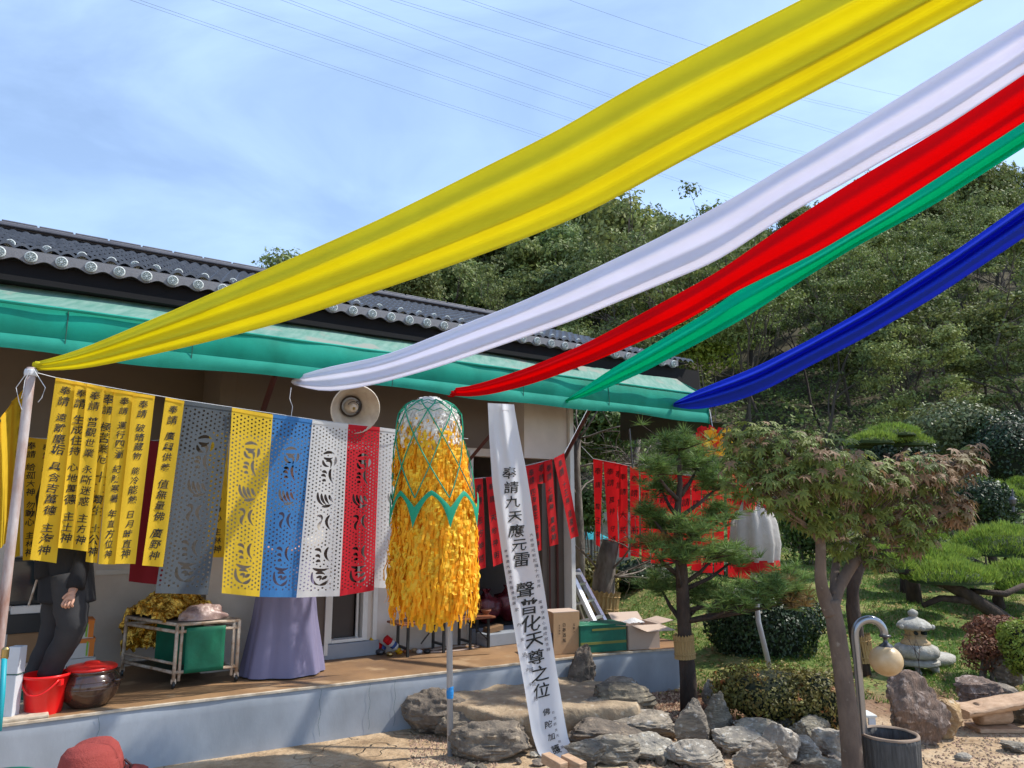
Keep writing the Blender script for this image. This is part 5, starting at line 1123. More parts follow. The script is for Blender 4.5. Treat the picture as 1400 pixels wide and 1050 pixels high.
    skin('hand', hv, he, M_['skin'], t, sub=1)
man()
def woman():
    c = P(385, 921); Y = c.y; t = thing('person', 'woman in a long lavender skirt standing behind the blue and white cut-paper banners', 'person', c)
    d = lambda x, y, k=0: D(x, y, Y + k)
    zt = d(385, 700).z - TZ
    prof = [(.315, .012), (.302, .10), (.275, .25), (.245, .42), (.225, .60), (.185, .80), (.155, zt)]
    b = MB(); X = V((.96, .28, 0)).normalized(); Yv = V((-.28, .96, 0))
    def wob(q, i): f = 1 - i / 7; return 1 + (.055 * math.sin(q * 9 + .4 * i) + .035 * math.sin(q * 5 + 1) + .018 * math.sin(q * 17)) * (f * .8 + .25)
    pr2 = []
    for i in range(25):
        z = .012 + (zt - .012) * i / 24; pr2.append((float(np.interp(z, [p[1] for p in prof], [p[0] for p in prof])), z))
    b.lathe(c, pr2, 96, X, Yv * .8, cap=False, wob=lambda q, i: 1 + (.045 * math.sin(q * 8 + .2) + .03 * math.sin(q * 5 + 1) + .014 * math.sin(q * 19 + 2)) * (1.05 - i / 26)); b.obj('skirt', M_['lavender'], t, smooth=True)
    h = d(383, 645).z
    vs = [(c + V((0, 0, .9)), .12), (c + V((0, 0, 1.1)), .11), (c + V((0, 0, 1.28)), .12), (c + V((0, 0, 1.38)), .045), (c + V((0, 0, 1.45)), .045),
          (c + X * .16 + V((0, 0, 1.27)), .05), (c + X * .2 + V((0, -.03, 1.02)), .038), (c + X * .1 + V((0, -.17, .95)), .028), (c + X * .04 + V((0, -.2, .95)), .024),
          (c - X * .16 + V((0, 0, 1.27)), .05), (c - X * .2 + V((0, -.03, 1.02)), .038), (c - X * .1 + V((0, -.17, .95)), .028), (c - X * .04 + V((0, -.2, .95)), .024),
          (c + X * .09 + V((0, 0, .8)), .08), (c + X * .09 + V((0, 0, .45)), .05), (c + X * .09 + V((0, 0, .08)), .035), (c + X * .09 + V((0, -.12, .04)), .03),
          (c - X * .09 + V((0, 0, .8)), .08), (c - X * .09 + V((0, 0, .45)), .05), (c - X * .09 + V((0, 0, .08)), .035), (c - X * .09 + V((0, -.12, .04)), .03)]
    bo = skin('body', vs, [(0, 1), (1, 2), (2, 3), (3, 4), (2, 5), (5, 6), (6, 7), (7, 8), (2, 9), (9, 10), (10, 11), (11, 12), (0, 13), (13, 14), (14, 15), (15, 16), (0, 17), (17, 18), (18, 19), (19, 20)], M_['skin'], t); add_head(bo, c + V((0, -.02, 1.53)), (.2, -1), t, .97)
    skin('jacket', [(c + V((0, 0, 1.06)), .135), (c + V((0, 0, 1.25)), .14), (c + V((0, 0, 1.36)), .07), (c + X * .18 + V((0, 0, 1.25)), .08), (c + X * .23 + V((0, -.04, 1.02)), .075), (c + X * .14 + V((0, -.15, .97)), .06), (c - X * .18 + V((0, 0, 1.25)), .08), (c - X * .23 + V((0, -.04, 1.02)), .075), (c - X * .14 + V((0, -.15, .97)), .06)], [(0, 1), (1, 2), (1, 3), (3, 4), (4, 5), (1, 6), (6, 7), (7, 8)], M_['ivory_cloth'], t)
    skin('hair_bun', [(c + V((0, .08, 1.55)), .04), (c + V((0, .11, 1.53)), .045)], [(0, 1)], M_['hair'], t)
woman()
def sitter():
    Y = 2.35; c = D(133, 1046, Y); t = thing('person', 'seated person at the bottom left, only the dusty red brimmed hat in view', 'person', V((c.x, c.y, 0)))
    hz = c.z - .03; o_ = V((c.x, c.y, 0)); X = V((1, 0, 0))
    vs = [(o_ + V((0, 0, .13)), .13), (o_ + V((0, -.02, .33)), .12), (o_ + V((0, -.01, .48)), .13), (o_ + V((0, 0, hz - .2)), .05), (o_ + V((0, -.01, hz - .13)), .06), (o_ + V((0, -.01, hz - .04)), .082),
          (o_ + V((.19, 0, .47)), .05), (o_ + V((.23, -.12, .28)), .04), (o_ + V((.12, -.32, .25)), .03), (o_ + V((-.19, 0, .47)), .05), (o_ + V((-.23, -.12, .28)), .04), (o_ + V((-.12, -.32, .25)), .03),
          (o_ + V((.12, -.12, .12)), .09), (o_ + V((.18, -.42, .32)), .06), (o_ + V((.14, -.55, .06)), .04), (o_ + V((-.12, -.12, .12)), .09), (o_ + V((-.18, -.42, .32)), .06), (o_ + V((-.14, -.55, .06)), .04)]
    ed = [(0, 1), (1, 2), (2, 3), (3, 4), (4, 5), (2, 6), (6, 7), (7, 8), (2, 9), (9, 10), (10, 11), (0, 12), (12, 13), (13, 14), (0, 15), (15, 16), (16, 17)]
    bo = skin('body', vs, ed, M_['skin'], t)
    skin('clothes', [(p, (r * 1.18 if isinstance(r, float) else r)) for i, (p, r) in enumerate(vs) if i not in (4, 5)], [(a - (2 if a > 5 else 0), b - (2 if b > 5 else 0)) for a, b in ed if 4 not in (a, b) and 5 not in (a, b)], M_['navy_cloth'], t)
    hc = D(124, 1064, Y); Zt = V((-.10, -.02, 1)).normalized(); Xt = Zt.cross(V((0, 1, 0))).normalized() * -1; Yt = Zt.cross(Xt)
    def hat(u, v):
        q = u * 6.283; cr = [(0, .102), (.03, .104), (.055, .100), (.09, .094), (.3, .09)]
        prof = [(.001, .108), (.030, .106), (.056, .098), (.072, .080), (.082, .048), (.088, .012), (.092, .0), (.112, -.006), (.138, -.016), (.150, -.026)]
        x = v * (len(prof) - 1); i = min(int(x), len(prof) - 2); r = prof[i][0] + (prof[i + 1][0] - prof[i][0]) * (x - i); z = prof[i][1] + (prof[i + 1][1] - prof[i][1]) * (x - i)
        z += -.012 * math.exp(-((r * math.sin(q)) / .02) ** 2) * (1 if r < .08 else 0) + (.012 * math.sin(q * 2 + .6) + .006 * math.sin(q * 5) if r > .11 else 0) + .0012 * noise.noise(V((r * 60 * math.cos(q), r * 60 * math.sin(q), 0)))
        return hc + Xt * (r * math.cos(q)) * 1.0 + Yt * (r * 1.12 * math.sin(q)) + Zt * z
    b = MB(); b.grid(hat, 48, 36); h_ = b.obj('hat', M_['red_suede'], t, smooth=True, solid=.003)
    b = MB(); b.grid(lambda u, v: hc + Xt * (.0905 * math.cos(u * 6.283)) + Yt * (.0905 * 1.12 * math.sin(u * 6.283)) + Zt * (.004 + v * .012), 48, 1); b.obj('hat_band', M_['hat_band'], h_)
    b = MB(); b.tube([hc + Xt * .086 + Yt * .03 + Zt * .035, hc + Xt * .104 + Yt * .03 + Zt * .018, hc + Xt * .10 + Yt * .03 - Zt * .006], .004, 5); b.obj('hat_cord', M_['hat_band'], h_)
    q_ = D(-6, 1082, 3.0); b = MB(); b.lathe(V((q_.x, q_.y, 0)), [(.10, 0), (.13, q_.z + .03), (.136, q_.z + .045), (.128, q_.z + .045), (.12, q_.z)], 24, cap=False); o = b.obj('green_tub', M_['green_board'], smooth=True)
    tag(o, 'rim of a dark green tub in the bottom left corner', 'tub')
sitter()
# ------------------------------------------------------------------ rocks
def rock_mesh(seed, dims, cuts=9, rough=.085, sub=5, sharp=.72, taper=0):
    rg = random.Random(seed); bm = bmesh.new(); bmesh.ops.create_icosphere(bm, subdivisions=sub, radius=1)
    pl = []
    for _ in range(cuts):
        n_ = V((rg.gauss(0, 1), rg.gauss(0, 1), rg.gauss(0, .8))).normalized(); pl.append((n_, rg.uniform(sharp * .75, sharp * 1.15)))
    for v in bm.verts:
        p = v.co.copy()
        for n_, d_ in pl:
            k = p.dot(n_)
            if k > d_: p -= n_ * (k - d_) * .94
        q = p * 2.2 + V((seed * 3.1, 0, 0)); p += p.normalized() * (rough * noise.fractal(q * 1.3, .8, 2.2, 6) + rough * .8 * (noise.noise(V((p.x * 2 + seed, p.y * 2, p.z * 11)))))
        if taper: k_ = 1 - taper * max(0, min(1, (p.z + .7) / 1.5)); p = V((p.x * k_ + taper * .25 * p.z, p.y * k_, p.z * 1.25))
        v.co = V((p.x * dims[0], p.y * dims[1], p.z * dims[2]))
    lo = min(v.co.z for v in bm.verts)
    for v in bm.verts: v.co.z -= lo
    me = bpy.data.meshes.new('rock'); bm.to_mesh(me); bm.free(); me.shade_smooth()
    try: me.set_sharp_from_angle(angle=R(38))
    except Exception: pass
    return me
def rock(px, py, w, h, m, lab, z=0.0, depth=.8, rz=0, ry=0, seed=None, cuts=9, group='rocks edging the steps and garden bed', grnd=True, sink=.12, sharp=.72, taper=0):
    c = G(px, py, z) if grnd else HG(px, py)
    sc = (c - CP).length / FPX * .98; W = w * sc / 2; Hh = h * sc * .62
    c = away(c, W * depth * .6); me = rock_mesh(seed if seed is not None else int(px * 7 + py), (W * 1.15, W * depth, Hh * .76), cuts, sharp=sharp, taper=taper)
    me.transform(Matrix.Rotation(ry, 4, 'Y') @ Matrix.Rotation(rz, 4, 'Z')); lo = min(v.co.z for v in me.vertices); me.transform(Matrix.Translation((0, 0, -lo - Hh * sink)))
    o = link('rock', me, M_[m], label=lab, cat='rock', group=group); o.location = c; return o
def slab_step():
    poly = [(566, 948), (590, 938), (640, 932), (700, 925), (770, 916), (835, 934), (878, 950), (884, 958), (868, 964), (820, 966), (768, 968), (745, 978), (700, 980), (672, 974), (640, 968), (606, 960), (580, 956)]
    z = .22; P_ = [G(x, y, z) for x, y in poly]; c = sum(P_, V((0, 0, 0))) / len(P_); t = thing('stone_step', 'broad flat earth-topped stone step against the terrace wall', 'step', V((c.x, c.y, 0)))
    dense = []
    for i in range(len(P_)):
        for k in range(8):
            p = P_[i].lerp(P_[(i + 1) % len(P_)], k / 8); d_ = (p - c).normalized(); dense.append(p + d_ * .03 * noise.fractal(p * 6, .6, 2, 4))
    b = MB(); n = len(dense)
    rings = [(.0, 0), (.35, 0), (.6, 0), (.8, 0), (.92, 0), (.985, -.004), (1.0, -.02), (1.01, -.06), (.99, -.12), (.93, -.22)]
    for r, dz in rings:
        for p in dense:
            q = c + (p - c) * (r + (.012 * noise.noise(p * 9 + V((0, 0, dz * 30))) if r > .9 else 0)); b.v.append((q.x, q.y, z + dz + (.016 * noise.fractal(q * 5, .6, 2, 4) if dz > -.1 else 0)))
    for j in range(len(rings) - 1):
        for i in range(n): b.f.append((j * n + i, j * n + (i + 1) % n, (j + 1) * n + (i + 1) % n, (j + 1) * n + i))
    b.obj('slab', M_['slab'], t, smooth=True)
slab_step()
SG = 'rough stones stacked under the stone step'
RK = [ # px, base py, w, h, material, label, kwargs
 (598, 1004, 78, 62, 'rock_dark', 'brown cracked boulder at the left end of the stone step', dict(group=SG, depth=1.0, z=0)),
 (650, 1012, 90, 50, 'rock_dark', 'dark boulder right behind the grey pole', dict(group=SG, z=0)),
 (672, 1040, 96, 56, 'rock_dark', 'long dark striped boulder left of the foot of the white banner', dict(group=SG)),
 (715, 1016, 90, 40, 'rock_dark', 'dark stone wedged under the middle of the step', dict(group=SG)),
 (800, 1004, 92, 44, 'rock_grey', 'grey layered stone right of the white banner', dict(group=SG)),
 (848, 980, 84, 42, 'rock_dark', 'rounded dark grey stone at the right end of the step', dict(group=SG, z=.10)),
 (798, 944, 52, 56, 'rock_dark', 'pointed grey stone leaning on the terrace wall below the tall box', dict(z=.14, cuts=12, seed=5, taper=.6)),
 (842, 960, 56, 34, 'rock_grey', 'low grey stone on the slope below the open carton', dict(z=.12)),
 (878, 1014, 88, 42, 'rock_grey', 'broad grey stone between the step and the split rocks', dict(group=SG)),
 (822, 1024, 92, 34, 'rock_dark', 'flat brown stone in the middle of the lower row', dict(group=SG)),
 (805, 1050, 58, 40, 'rock_grey', 'small grey stone right of the two wooden blocks', dict(group=SG)),
 (840, 1046, 60, 36, 'rock_grey', 'grey veined stone below the flat brown one', dict(group=SG)),
 (893, 1042, 76, 36, 'rock_pale', 'pale split stone with a dark broken end', dict(cuts=12)),
 (943, 1028, 62, 68, 'rock_grey', 'sharp triangular grey rock pointing up, left of the pair below the pine', dict(cuts=14, seed=21, depth=.7, sharp=.62, taper=.72)),
 (984, 1014, 66, 60, 'rock_grey', 'tall angular grey rock, right of the pair below the pine', dict(cuts=13, seed=33, depth=.7, sharp=.6, taper=.5)),
 (1006, 1034, 64, 34, 'rock_pale', 'pale buff stone in front of the tall angular rock', dict()),
 (955, 1056, 78, 34, 'rock_pale', 'pale flat stone at the bottom edge below the triangular rock', dict()),
 (1036, 1022, 66, 32, 'rock_grey', 'flat dark grey stone under the brownish azalea', dict()),
 (1040, 1066, 62, 50, 'rock_grey', 'bluish grey striped boulder at the bottom edge', dict(cuts=12)),
 (1070, 1052, 52, 52, 'rock_pale', 'cream upright boulder with a dark crack', dict(cuts=12, seed=8, taper=.35)),
 (1098, 1046, 42, 40, 'rock_pale', 'round cream stone, left one beside the maple trunk', dict()),
 (1106, 1020, 50, 36, 'rock_grey', 'mottled grey stone behind the cream ones', dict()),
 (1134, 1034, 40, 42, 'rock_pale', 'white angular stone touching the maple trunk', dict(cuts=12)),
 (1078, 1010, 36, 36, 'rock_dark', 'small dark stone in the shade of the azalea', dict()),
 (1128, 1062, 44, 22, 'rock_grey', 'flat grey paving stone at the foot of the maple', dict()),
 (988, 968, 14, 40, 'rock_dark', 'narrow dark standing stone left of the azalea', dict(z=.02, seed=9, depth=1)),
 (969, 962, 16, 34, 'rock_pale', 'slim pale standing stone right of the pine trunk', dict(z=.05, seed=4)),
 (1253, 1022, 72, 90, 'rock_rust', 'big rust and grey upright boulder behind the ribbed pot', dict(cuts=11, seed=12, depth=.6, group='rocks by the bench')),
 (1296, 1012, 34, 50, 'rock_yellow', 'yellowish upright stone left of the log bench', dict(cuts=10, seed=16, group='rocks by the bench')),
 (1233, 1000, 20, 20, 'rock_grey', 'small grey cobble leaning on the big rust boulder', dict(z=.06, group='rocks by the bench')),
 (1338, 972, 50, 40, 'rock_rust', 'reddish grey rock behind the left end of the bench', dict(cuts=11, z=.04, group='rocks by the bench')),
 (1368, 968, 40, 28, 'rock_grey', 'bluish grey rock behind the middle of the bench', dict(z=.04, group='rocks by the bench')),
 (1312, 974, 30, 16, 'rock_rust', 'low pinkish stone left of the reddish rock', dict(z=.03, group='rocks by the bench')),
 (1382, 940, 30, 46, 'rock_grey', 'upright grey rock in front of the lime green shrub', dict(z=.09, group='rocks by the bench')),
 (1390, 990, 54, 30, 'rock_dark', 'round dark stone under the right end of the bench', dict(group='rocks by the bench')),
 (1388, 1030, 34, 12, 'rock_grey', 'flat dark stone on the gravel at the right edge', dict(group='rocks by the bench')),
 (1318, 1040, 18, 9, 'rock_pale', 'small pale stone lying on the gravel', dict(group='rocks by the bench')),
 (860, 806, 60, 18, 'rock_grey', 'low grey stone at the far edge of the lawn, left of the pine', dict(grnd=False, group='stones at the far edge of the lawn')),
 (812, 800, 40, 26, 'rock_dark', 'dark stone at the foot of the shrubs behind the ladder', dict(grnd=False, group='stones at the far edge of the lawn')),
]
for r_ in RK: rock(*r_[:6], **r_[6])
rgs = random.Random(11)
for i in range(46):      # small rubble filling the gaps between the boulders
    px = rgs.uniform(640, 1150); py = rgs.uniform(1010, 1060) if px > 900 else rgs.uniform(1000, 1065)
    o = rock(px, py, rgs.uniform(8, 20), rgs.uniform(6, 14), rgs.choice(['rock_grey', 'rock_dark', 'rock_pale']), 'fist-sized stone lying between the boulders of the step and bed edge', depth=.9, seed=100 + i % 9, cuts=7, group='fist-sized stones between the boulders')
for i, (a, b_, c_, lab) in enumerate([((742, 1032), (774, 1050), .05, 'brown wooden block on the foot of the white banner, left one of the two'), ((768, 1034), (800, 1050), .045, 'brown wooden block on the foot of the white banner, right one of the two')]):
    A_, B_ = G(*a, .16), G(b_[0], b_[1] - 0, .14); e = (B_ - A_).normalized(); s_ = e.cross(Zv).normalized(); k = MB(); k.box((A_ + B_) / 2 + V((0, -.02, 0)), ((B_ - A_).length * .8, .065, .055), e, s_, s_.cross(e) * -1); o = k.obj('wooden_block', M_['block_wood'], bevel=.005); tag(o, lab, 'block', 'wooden blocks weighing down the white banner')
# ------------------------------------------------------------------ garden furniture
def lamp():
    base = G(1187, 1105, 0); Y = base.y; t = thing('garden_lamp', 'curved steel garden lamp with a cream globe hanging from its hook', 'lamp', base)
    pts = [(1187, 1105), (1184, 1050), (1177, 960), (1172, 900), (1169, 868), (1172, 855), (1181, 848), (1192, 847), (1202, 852), (1208, 861), (1209, 870)]
    pts = [D(x, y, Y) for x, y in pts]; q = []
    for i in range(len(pts) - 1):
        for k in range(4):
            p0, p1, p2, p3 = pts[max(i - 1, 0)], pts[i], pts[i + 1], pts[min(i + 2, len(pts) - 1)]; u = k / 4
            q.append(.5 * ((2 * p1) + (p2 - p0) * u + (2 * p0 - 5 * p1 + 4 * p2 - p3) * u * u + (3 * p1 - p0 - 3 * p2 + p3) * u ** 3))
    q.append(pts[-1]); sc = Y / FPX
    b = MB(); b.tube(q, 5.0 * sc, 14); b.obj('bent_pipe', M_['lamp_steel'], t, smooth=True)
    c = D(1211.5, 903, Y); b = MB(); b.lathe(c, [(20.5 * sc * math.cos(a), 20.5 * sc * math.sin(a) * .94) for a in np.linspace(-1.5, 1.15, 18)], 32); b.obj('globe', M_['glow_globe'], t, smooth=True)
    tp = D(1210, 870, Y); b = MB(); b.lathe(tp, [(7 * sc, 2 * sc), (7.5 * sc, 0), (3 * sc, -2 * sc), (2.5 * sc, -5 * sc), (3.5 * sc, -8 * sc), (8 * sc, -11 * sc), (10 * sc, -16 * sc), (9.5 * sc, -17 * sc)], 20); b.obj('globe_cap', M_['steel_dark'], t, smooth=True)
lamp()
def pot():
    c = G(1223, 1105, 0); sc = c.y / FPX; zt = D(1223, 1003, c.y).z; t = thing('ribbed_pot', 'dark ribbed stump-shaped pot with a brown rim beside the lamp', 'pot', c); r = 36 * sc
    b = MB(); b.lathe(c, [(r * .92, 0), (r * .97, zt * .5), (r, zt * .93), (r * .99, zt - .005), (r * .9, zt), (r * .88, zt - .05), (r * .85, zt - .2)], 110, cap=False, wob=lambda q, i: 1 + (.014 * math.sin(q * 34) + .01 * math.sin(q * 17 + 1)) * (i < 4)); b.obj('pot_wall', M_['stump_pot'], t, smooth=True)
    b = MB(); b.lathe(c, [(r * 1.0, zt - .006), (r * 1.01, zt + .004), (r * .93, zt + .008), (r * .88, zt - .004)], 60, cap=False, wob=lambda q, i: 1 + .012 * math.sin(q * 7 + i)); b.obj('rim', M_['pot_rim'], t, smooth=True)
    b = MB(); b.lathe(c + V((0, 0, zt - .07)), [(.001, 0), (r * .9, .0)], 40, cap=False); b.obj('soil', M_['red_dirt'], t)
pot()
def lantern():
    c = HG(1256, 925); c = away(c, .15); sc = c.y / FPX * 1.02; t = thing('stone_lantern', 'small granite lantern with a capped roof on a lotus base and four feet', 'lantern', c)
    z0 = c.z; Z = lambda py: D(1254, py, c.y).z - z0; hw = lambda w_: w_ * sc / 2
    b = MB(); b.lathe(c, [(hw(49), Z(908)), (hw(52), Z(906)), (hw(52), Z(902)), (hw(40), Z(899))], 32); b.obj('stand_top', M_['granite'], t, smooth=False)
    for k in range(4):
        a = math.pi / 4 + k * math.pi / 2 + .3; p = c + V((hw(40) * math.cos(a), hw(40) * math.sin(a), 0)); b = MB(); b.tube([p + V((0, 0, Z(927))), p + V((0, 0, Z(915))), p * 1 + V((0, 0, Z(906))) - V((math.cos(a), math.sin(a), 0)) * .03], [.026, .034, .055], 8); b.obj('foot', M_['granite'], t, smooth=True)
    b = MB(); b.lathe(c, [(hw(40), Z(899)), (hw(50), Z(896)), (hw(53), Z(890)), (hw(48), Z(883)), (hw(36), Z(880))], 64, wob=lambda q, i: 1 + .05 * abs(math.sin(q * 5)) - .02); b.obj('lotus_base', M_['granite'], t, smooth=True)
    b = MB(); b.lathe(c, [(hw(36), Z(881)), (hw(34), Z(877)), (hw(26), Z(874)), (hw(25), Z(870)), (hw(28), Z(868.5))], 32); b.obj('neck', M_['granite_warm'], t, smooth=True)
    b = MB(); b.lathe(c, [(hw(22), Z(869)), (hw(24), Z(866)), (hw(24), Z(861)), (hw(20), Z(859))], 8); fb = b.obj('fire_box', M_['granite_warm'], t)
    for a in (-1.95, -1.2): k = MB(); d_ = V((math.cos(a), math.sin(a), 0)); k.lathe(c + d_ * hw(20) + V((0, 0, Z(863.5))), [(.018, 0), (.018, .05)], 12, d_.cross(Zv), Zv, d_); k.obj('light_hole', M_['dark_tarp'], fb)
    b = MB(); b.lathe(c, [(hw(34), Z(860)), (hw(41), Z(857.5)), (hw(41.5), Z(855)), (hw(36), Z(851)), (hw(26), Z(847)), (hw(13), Z(844.5)), (hw(10), Z(843))], 48, wob=lambda q, i: 1 + (.05 * max(0, math.cos(q * 3 - .3)) ** 8 if i < 4 else 0)); r = b.obj('roof_cap', M_['granite'], t, smooth=True)
    k = MB(); k.lathe(c, [(hw(10), Z(843)), (hw(9), Z(841.5)), (hw(12), Z(840)), (hw(12), Z(836.5)), (hw(7), Z(834)), (hw(2), Z(832.5))], 20); k.obj('finial', M_['granite'], r, smooth=True)
    for a in (-2.8, -1.6, -.5): k = MB(); d_ = V((math.cos(a), math.sin(a), 0)); k.lathe(c + d_ * hw(38) + V((0, 0, Z(856))), [(.02, 0), (.026, .02), (.012, .035)], 10, d_.cross(Zv), Zv, d_); k.obj('roof_knob', M_['granite'], r)
    c2 = HG(1292, 915) + V((0, .2, 0)); k = MB(); k.lathe(c2 + V((0, 0, .01)), [(.16, 0), (.19, .03), (.19, .07), (.15, .09)], 30, X=V((1.25, .2, .03)), wob=lambda q, i: 1 + .04 * math.sin(q * 3)); o = k.obj('round_slab', M_['granite'], smooth=True); tag(o, 'flat round grey slab lying behind the stone lantern', 'slab')
lantern()
def bench():
    A_, B_ = D(1313, 968, 5.75), D(1470, 930, 5.4); A_.z = .30; 
    A_ = D(1312, 971, 5.9); B_ = D(1460, 944, 5.9); t = thing('log_bench', 'rustic bench of a half-log plank on short log rounds', 'bench', V((A_.x, A_.y, 0)))
    e = (B_ - A_).normalized(); s_ = e.cross(Zv).normalized(); k = MB()
    def pl(u, v):
        q = v * 6.283; y = math.cos(q) * .13; z = math.sin(q) * .052; z = min(z, .018) if z > 0 else z * 1.1; return A_.lerp(B_, u) + s_ * y * (1 + .08 * noise.noise(V((u * 4, 1, 1)))) + Zv * (z + .012 * noise.noise(V((u * 9, v * 3, 0))))
    k.grid(pl, 20, 20); k.add([pl(0, i / 20) for i in range(20)], [tuple(range(20))]); k.obj('plank', M_['block_wood'], t, smooth=True)
    for px in (1352,):
        c = D(px, 990, 5.95); k = MB(); r = .085; k.lathe(V((c.x - .10, c.y - .02, r + .03)), [(r * .96, 0), (r, .02), (r, .24), (r * .94, .26)], 20, V((0, 1, 0)), Zv, V((1, .15, 0)).normalized(), wob=lambda q, i: 1 + .04 * math.sin(q * 4)); k.obj('log_support', M_['block_wood'], t, smooth=True)
        k = MB(); k.box(V((c.x + .02, c.y - .03, .018)), (.34, .2, .03)); k.obj('base_board', M_['block_wood'], t, bevel=.006)
    c = D(1440, 990, 5.9); k = MB(); k.lathe(V((c.x, c.y, .0)), [(.1, 0), (.1, .22)], 16); k.obj('log_support', M_['block_wood'], t, smooth=True)
    for u in (.06, .15): k = MB(); k.lathe(pl(u, .72) - s_ * -.0, [(.010, 0), (.008, .006)], 8, e, Zv, s_); k.obj('nail_head', M_['granite_warm'], t)
bench()
def small_bits():
    c = G(1184, 1035, 0); zt = D(1184, 976, c.y).z; t = thing('white_stand', 'small low white stand between the maple trunk and the lamp', 'stand', c)
    k = MB(); k.box(c + V((-.02, 0, zt)), (.17, .14, .016)); k.obj('top', M_['white_frame'], t, bevel=.003)
    k = MB(); k.box(c + V((-.07, -.05, zt / 2)), (.02, .02, zt - .02)); k.obj('leg', M_['white_frame'], t)
    k = MB(); k.box(c + V((.035, -.05, zt * .72)), (.045, .02, zt * .5), V((1, 0, -.1))); k.obj('leg', M_['post_white'], t)
    a, b_ = H(1046, 914), D(1030, 770, 7.15); k = MB(); bb = HG(1047, 925); k.tube([V((bb.x, 7.15, bb.z)), D(1037, 850, 7.15), b_, D(1026, 660, 7.15)], .024, 10); 
    t = thing('cloth_canopy', 'white cloth canopy with red rim tassels on a thin pole in the garden', 'canopy', V((bb.x, 7.15, bb.z))); k.obj('pole', M_['grey_pipe'], t, smooth=True)
    c = D(1030, 684, 7.15); s_ = 7.15 / FPX * .82; k = MB(); k.lathe(c, [(8 * s_, 6 * s_), (20 * s_, 0), (34 * s_, -35 * s_), (38 * s_, -70 * s_), (34 * s_, -98 * s_)], 50, cap=False, wob=lambda q, i: 1 + (.10 * math.sin(q * 9) + .06 * math.sin(q * 4 + 1)) * min(1, i / 2)); k.obj('canopy_cloth', M_['plastic_white'], t, smooth=True)
    k = MB(); k.lathe(c, [(12 * s_, 14 * s_), (24 * s_, 2 * s_), (29 * s_, -16 * s_)], 24, cap=False, wob=lambda q, i: 1 + .2 * math.sin(q * 5)); k.obj('red_collar', M_['red_cloth'], t)
    k = MB()
    for i in range(16):
        q = i * 6.283 / 16; p = c + V((35 * s_ * math.cos(q), 35 * s_ * math.sin(q), -95 * s_)); d_ = V((-math.sin(q), math.cos(q), 0)) * .045; k.add([p - d_, p + d_, p + d_ * .8 + V((0, 0, -.13)), p - d_ * .8 + V((0, 0, -.11))], [(0, 1, 2, 3)])
    k.obj('red_tab', M_['red_cloth'], t)
    t = thing('paper_flower_ball', 'red and orange paper flower ornament hanging behind the left side of the maple', 'ornament', D(972, 600, 7.6)); rg = random.Random(3)
    for m, n in (('red_cloth', 26), ('yellow_tissue', 26), ('gold_paper', 22)):
        k = MB()
        for i in range(n):
            p = D(rg.uniform(956, 992) + (8 if m != 'red_cloth' else -4), rg.uniform(586, 622), 7.6 + rg.uniform(-.1, .1)); a = V((rg.gauss(0, 1), rg.gauss(0, .5), rg.gauss(0, 1))).normalized() * .06; b_ = a.cross(V((0, 1, 0))).normalized() * .04; k.add([p - a, p - b_, p + a * .8, p + b_], [(0, 1, 2, 3)])
        k.obj('petal_cluster', M_[m], t)
    k = MB(); k.tube([D(975, 588, 7.6), D(970, 560, 7.9)], .004, 4); k.obj('cord', M_['string'], t)
    k = MB(); k.tube([D(1386, 700, 11), D(1384, 668, 11)], [.02, .012], 8); k.lathe(D(1384, 683, 11), [(.02, -.1), (.045, -.06), (.05, 0), (.02, .05)], 12); o = k.obj('bird_finial', M_['steel_dark']); tag(o, 'small grey finial poking up between the clipped pines at the right edge', 'ornament')
    # teal parasol and stone ledge far behind
    t = thing('teal_parasol', 'low teal parasol seen under the far trees beside the corner of the hall', 'parasol', D(810, 760, 13)); k = MB(); c = D(808, 727, 13); k.lathe(c, [(.34, -.12), (.18, -.04), (.02, .02)], 10, cap=False); k.obj('canopy', M_['teal'], t); k = MB(); k.tube([c + V((0, 0, -.8)), c], .02, 6); k.obj('pole', M_['steel_dark'], t)
    k = MB(); k.box(D(815, 706, 14.5), (1.4, .3, .16)); k.box(D(815, 706, 14.5) - V((0, -.05, .9)), (1.3, .2, 1.7)); o = k.obj('stone_ledge', M_['granite']); tag(o, 'grey stone ledge among the far shrubs behind the corner of the hall', 'ledge')
small_bits()
# ------------------------------------------------------------------ vegetation
def leafmesh(name, blobs, n, sz, asp=.6, thick=.5, lump=.2, m=None, down=1.1, flat=0, up=.2):
    pts, nr = [], []; vol = [b[1][0] * b[1][1] for b in blobs]; tot = sum(vol)
    for i, b in enumerate(blobs):
        p, d = shell(b[0], b[1], max(8, int(n * vol[i] / tot)), thick, lump, i * 1.7, down); pts.append(p); nr.append(d)
    me = mesh_np(name, quads(np.concatenate(pts), np.concatenate(nr), sz, asp, up), 4)
    if m: me.materials.append(m)
    return me
def limb(mb, p, d, ln, r, depth, rg, bend=.35, split=3, up=.25, out=None, seg=5, n=6):
    pts = [p]; dd = d.normalized()
    for i in range(seg):
        dd = (dd + V((rg.gauss(0, bend), rg.gauss(0, bend), rg.gauss(0, bend * .6) + up * .3)) * .35).normalized(); pts.append(pts[-1] + dd * ln / seg)
    mb.tube(pts, [r * (1 - .55 * i / seg) for i in range(seg + 1)], n if depth > 1 else 4)
    if out is not None: out.append(pts[-1]); out.append(pts[-2])
    if depth > 0:
        for k in range(split):
            j = rg.randint(2, seg); q = pts[j]; nd = (dd + V((rg.gauss(0, .8), rg.gauss(0, .8), rg.gauss(0, .4) + up))).normalized(); limb(mb, q, nd, ln * rg.uniform(.5, .75), r * .5, depth - 1, rg, bend, split, up, out, seg, n)
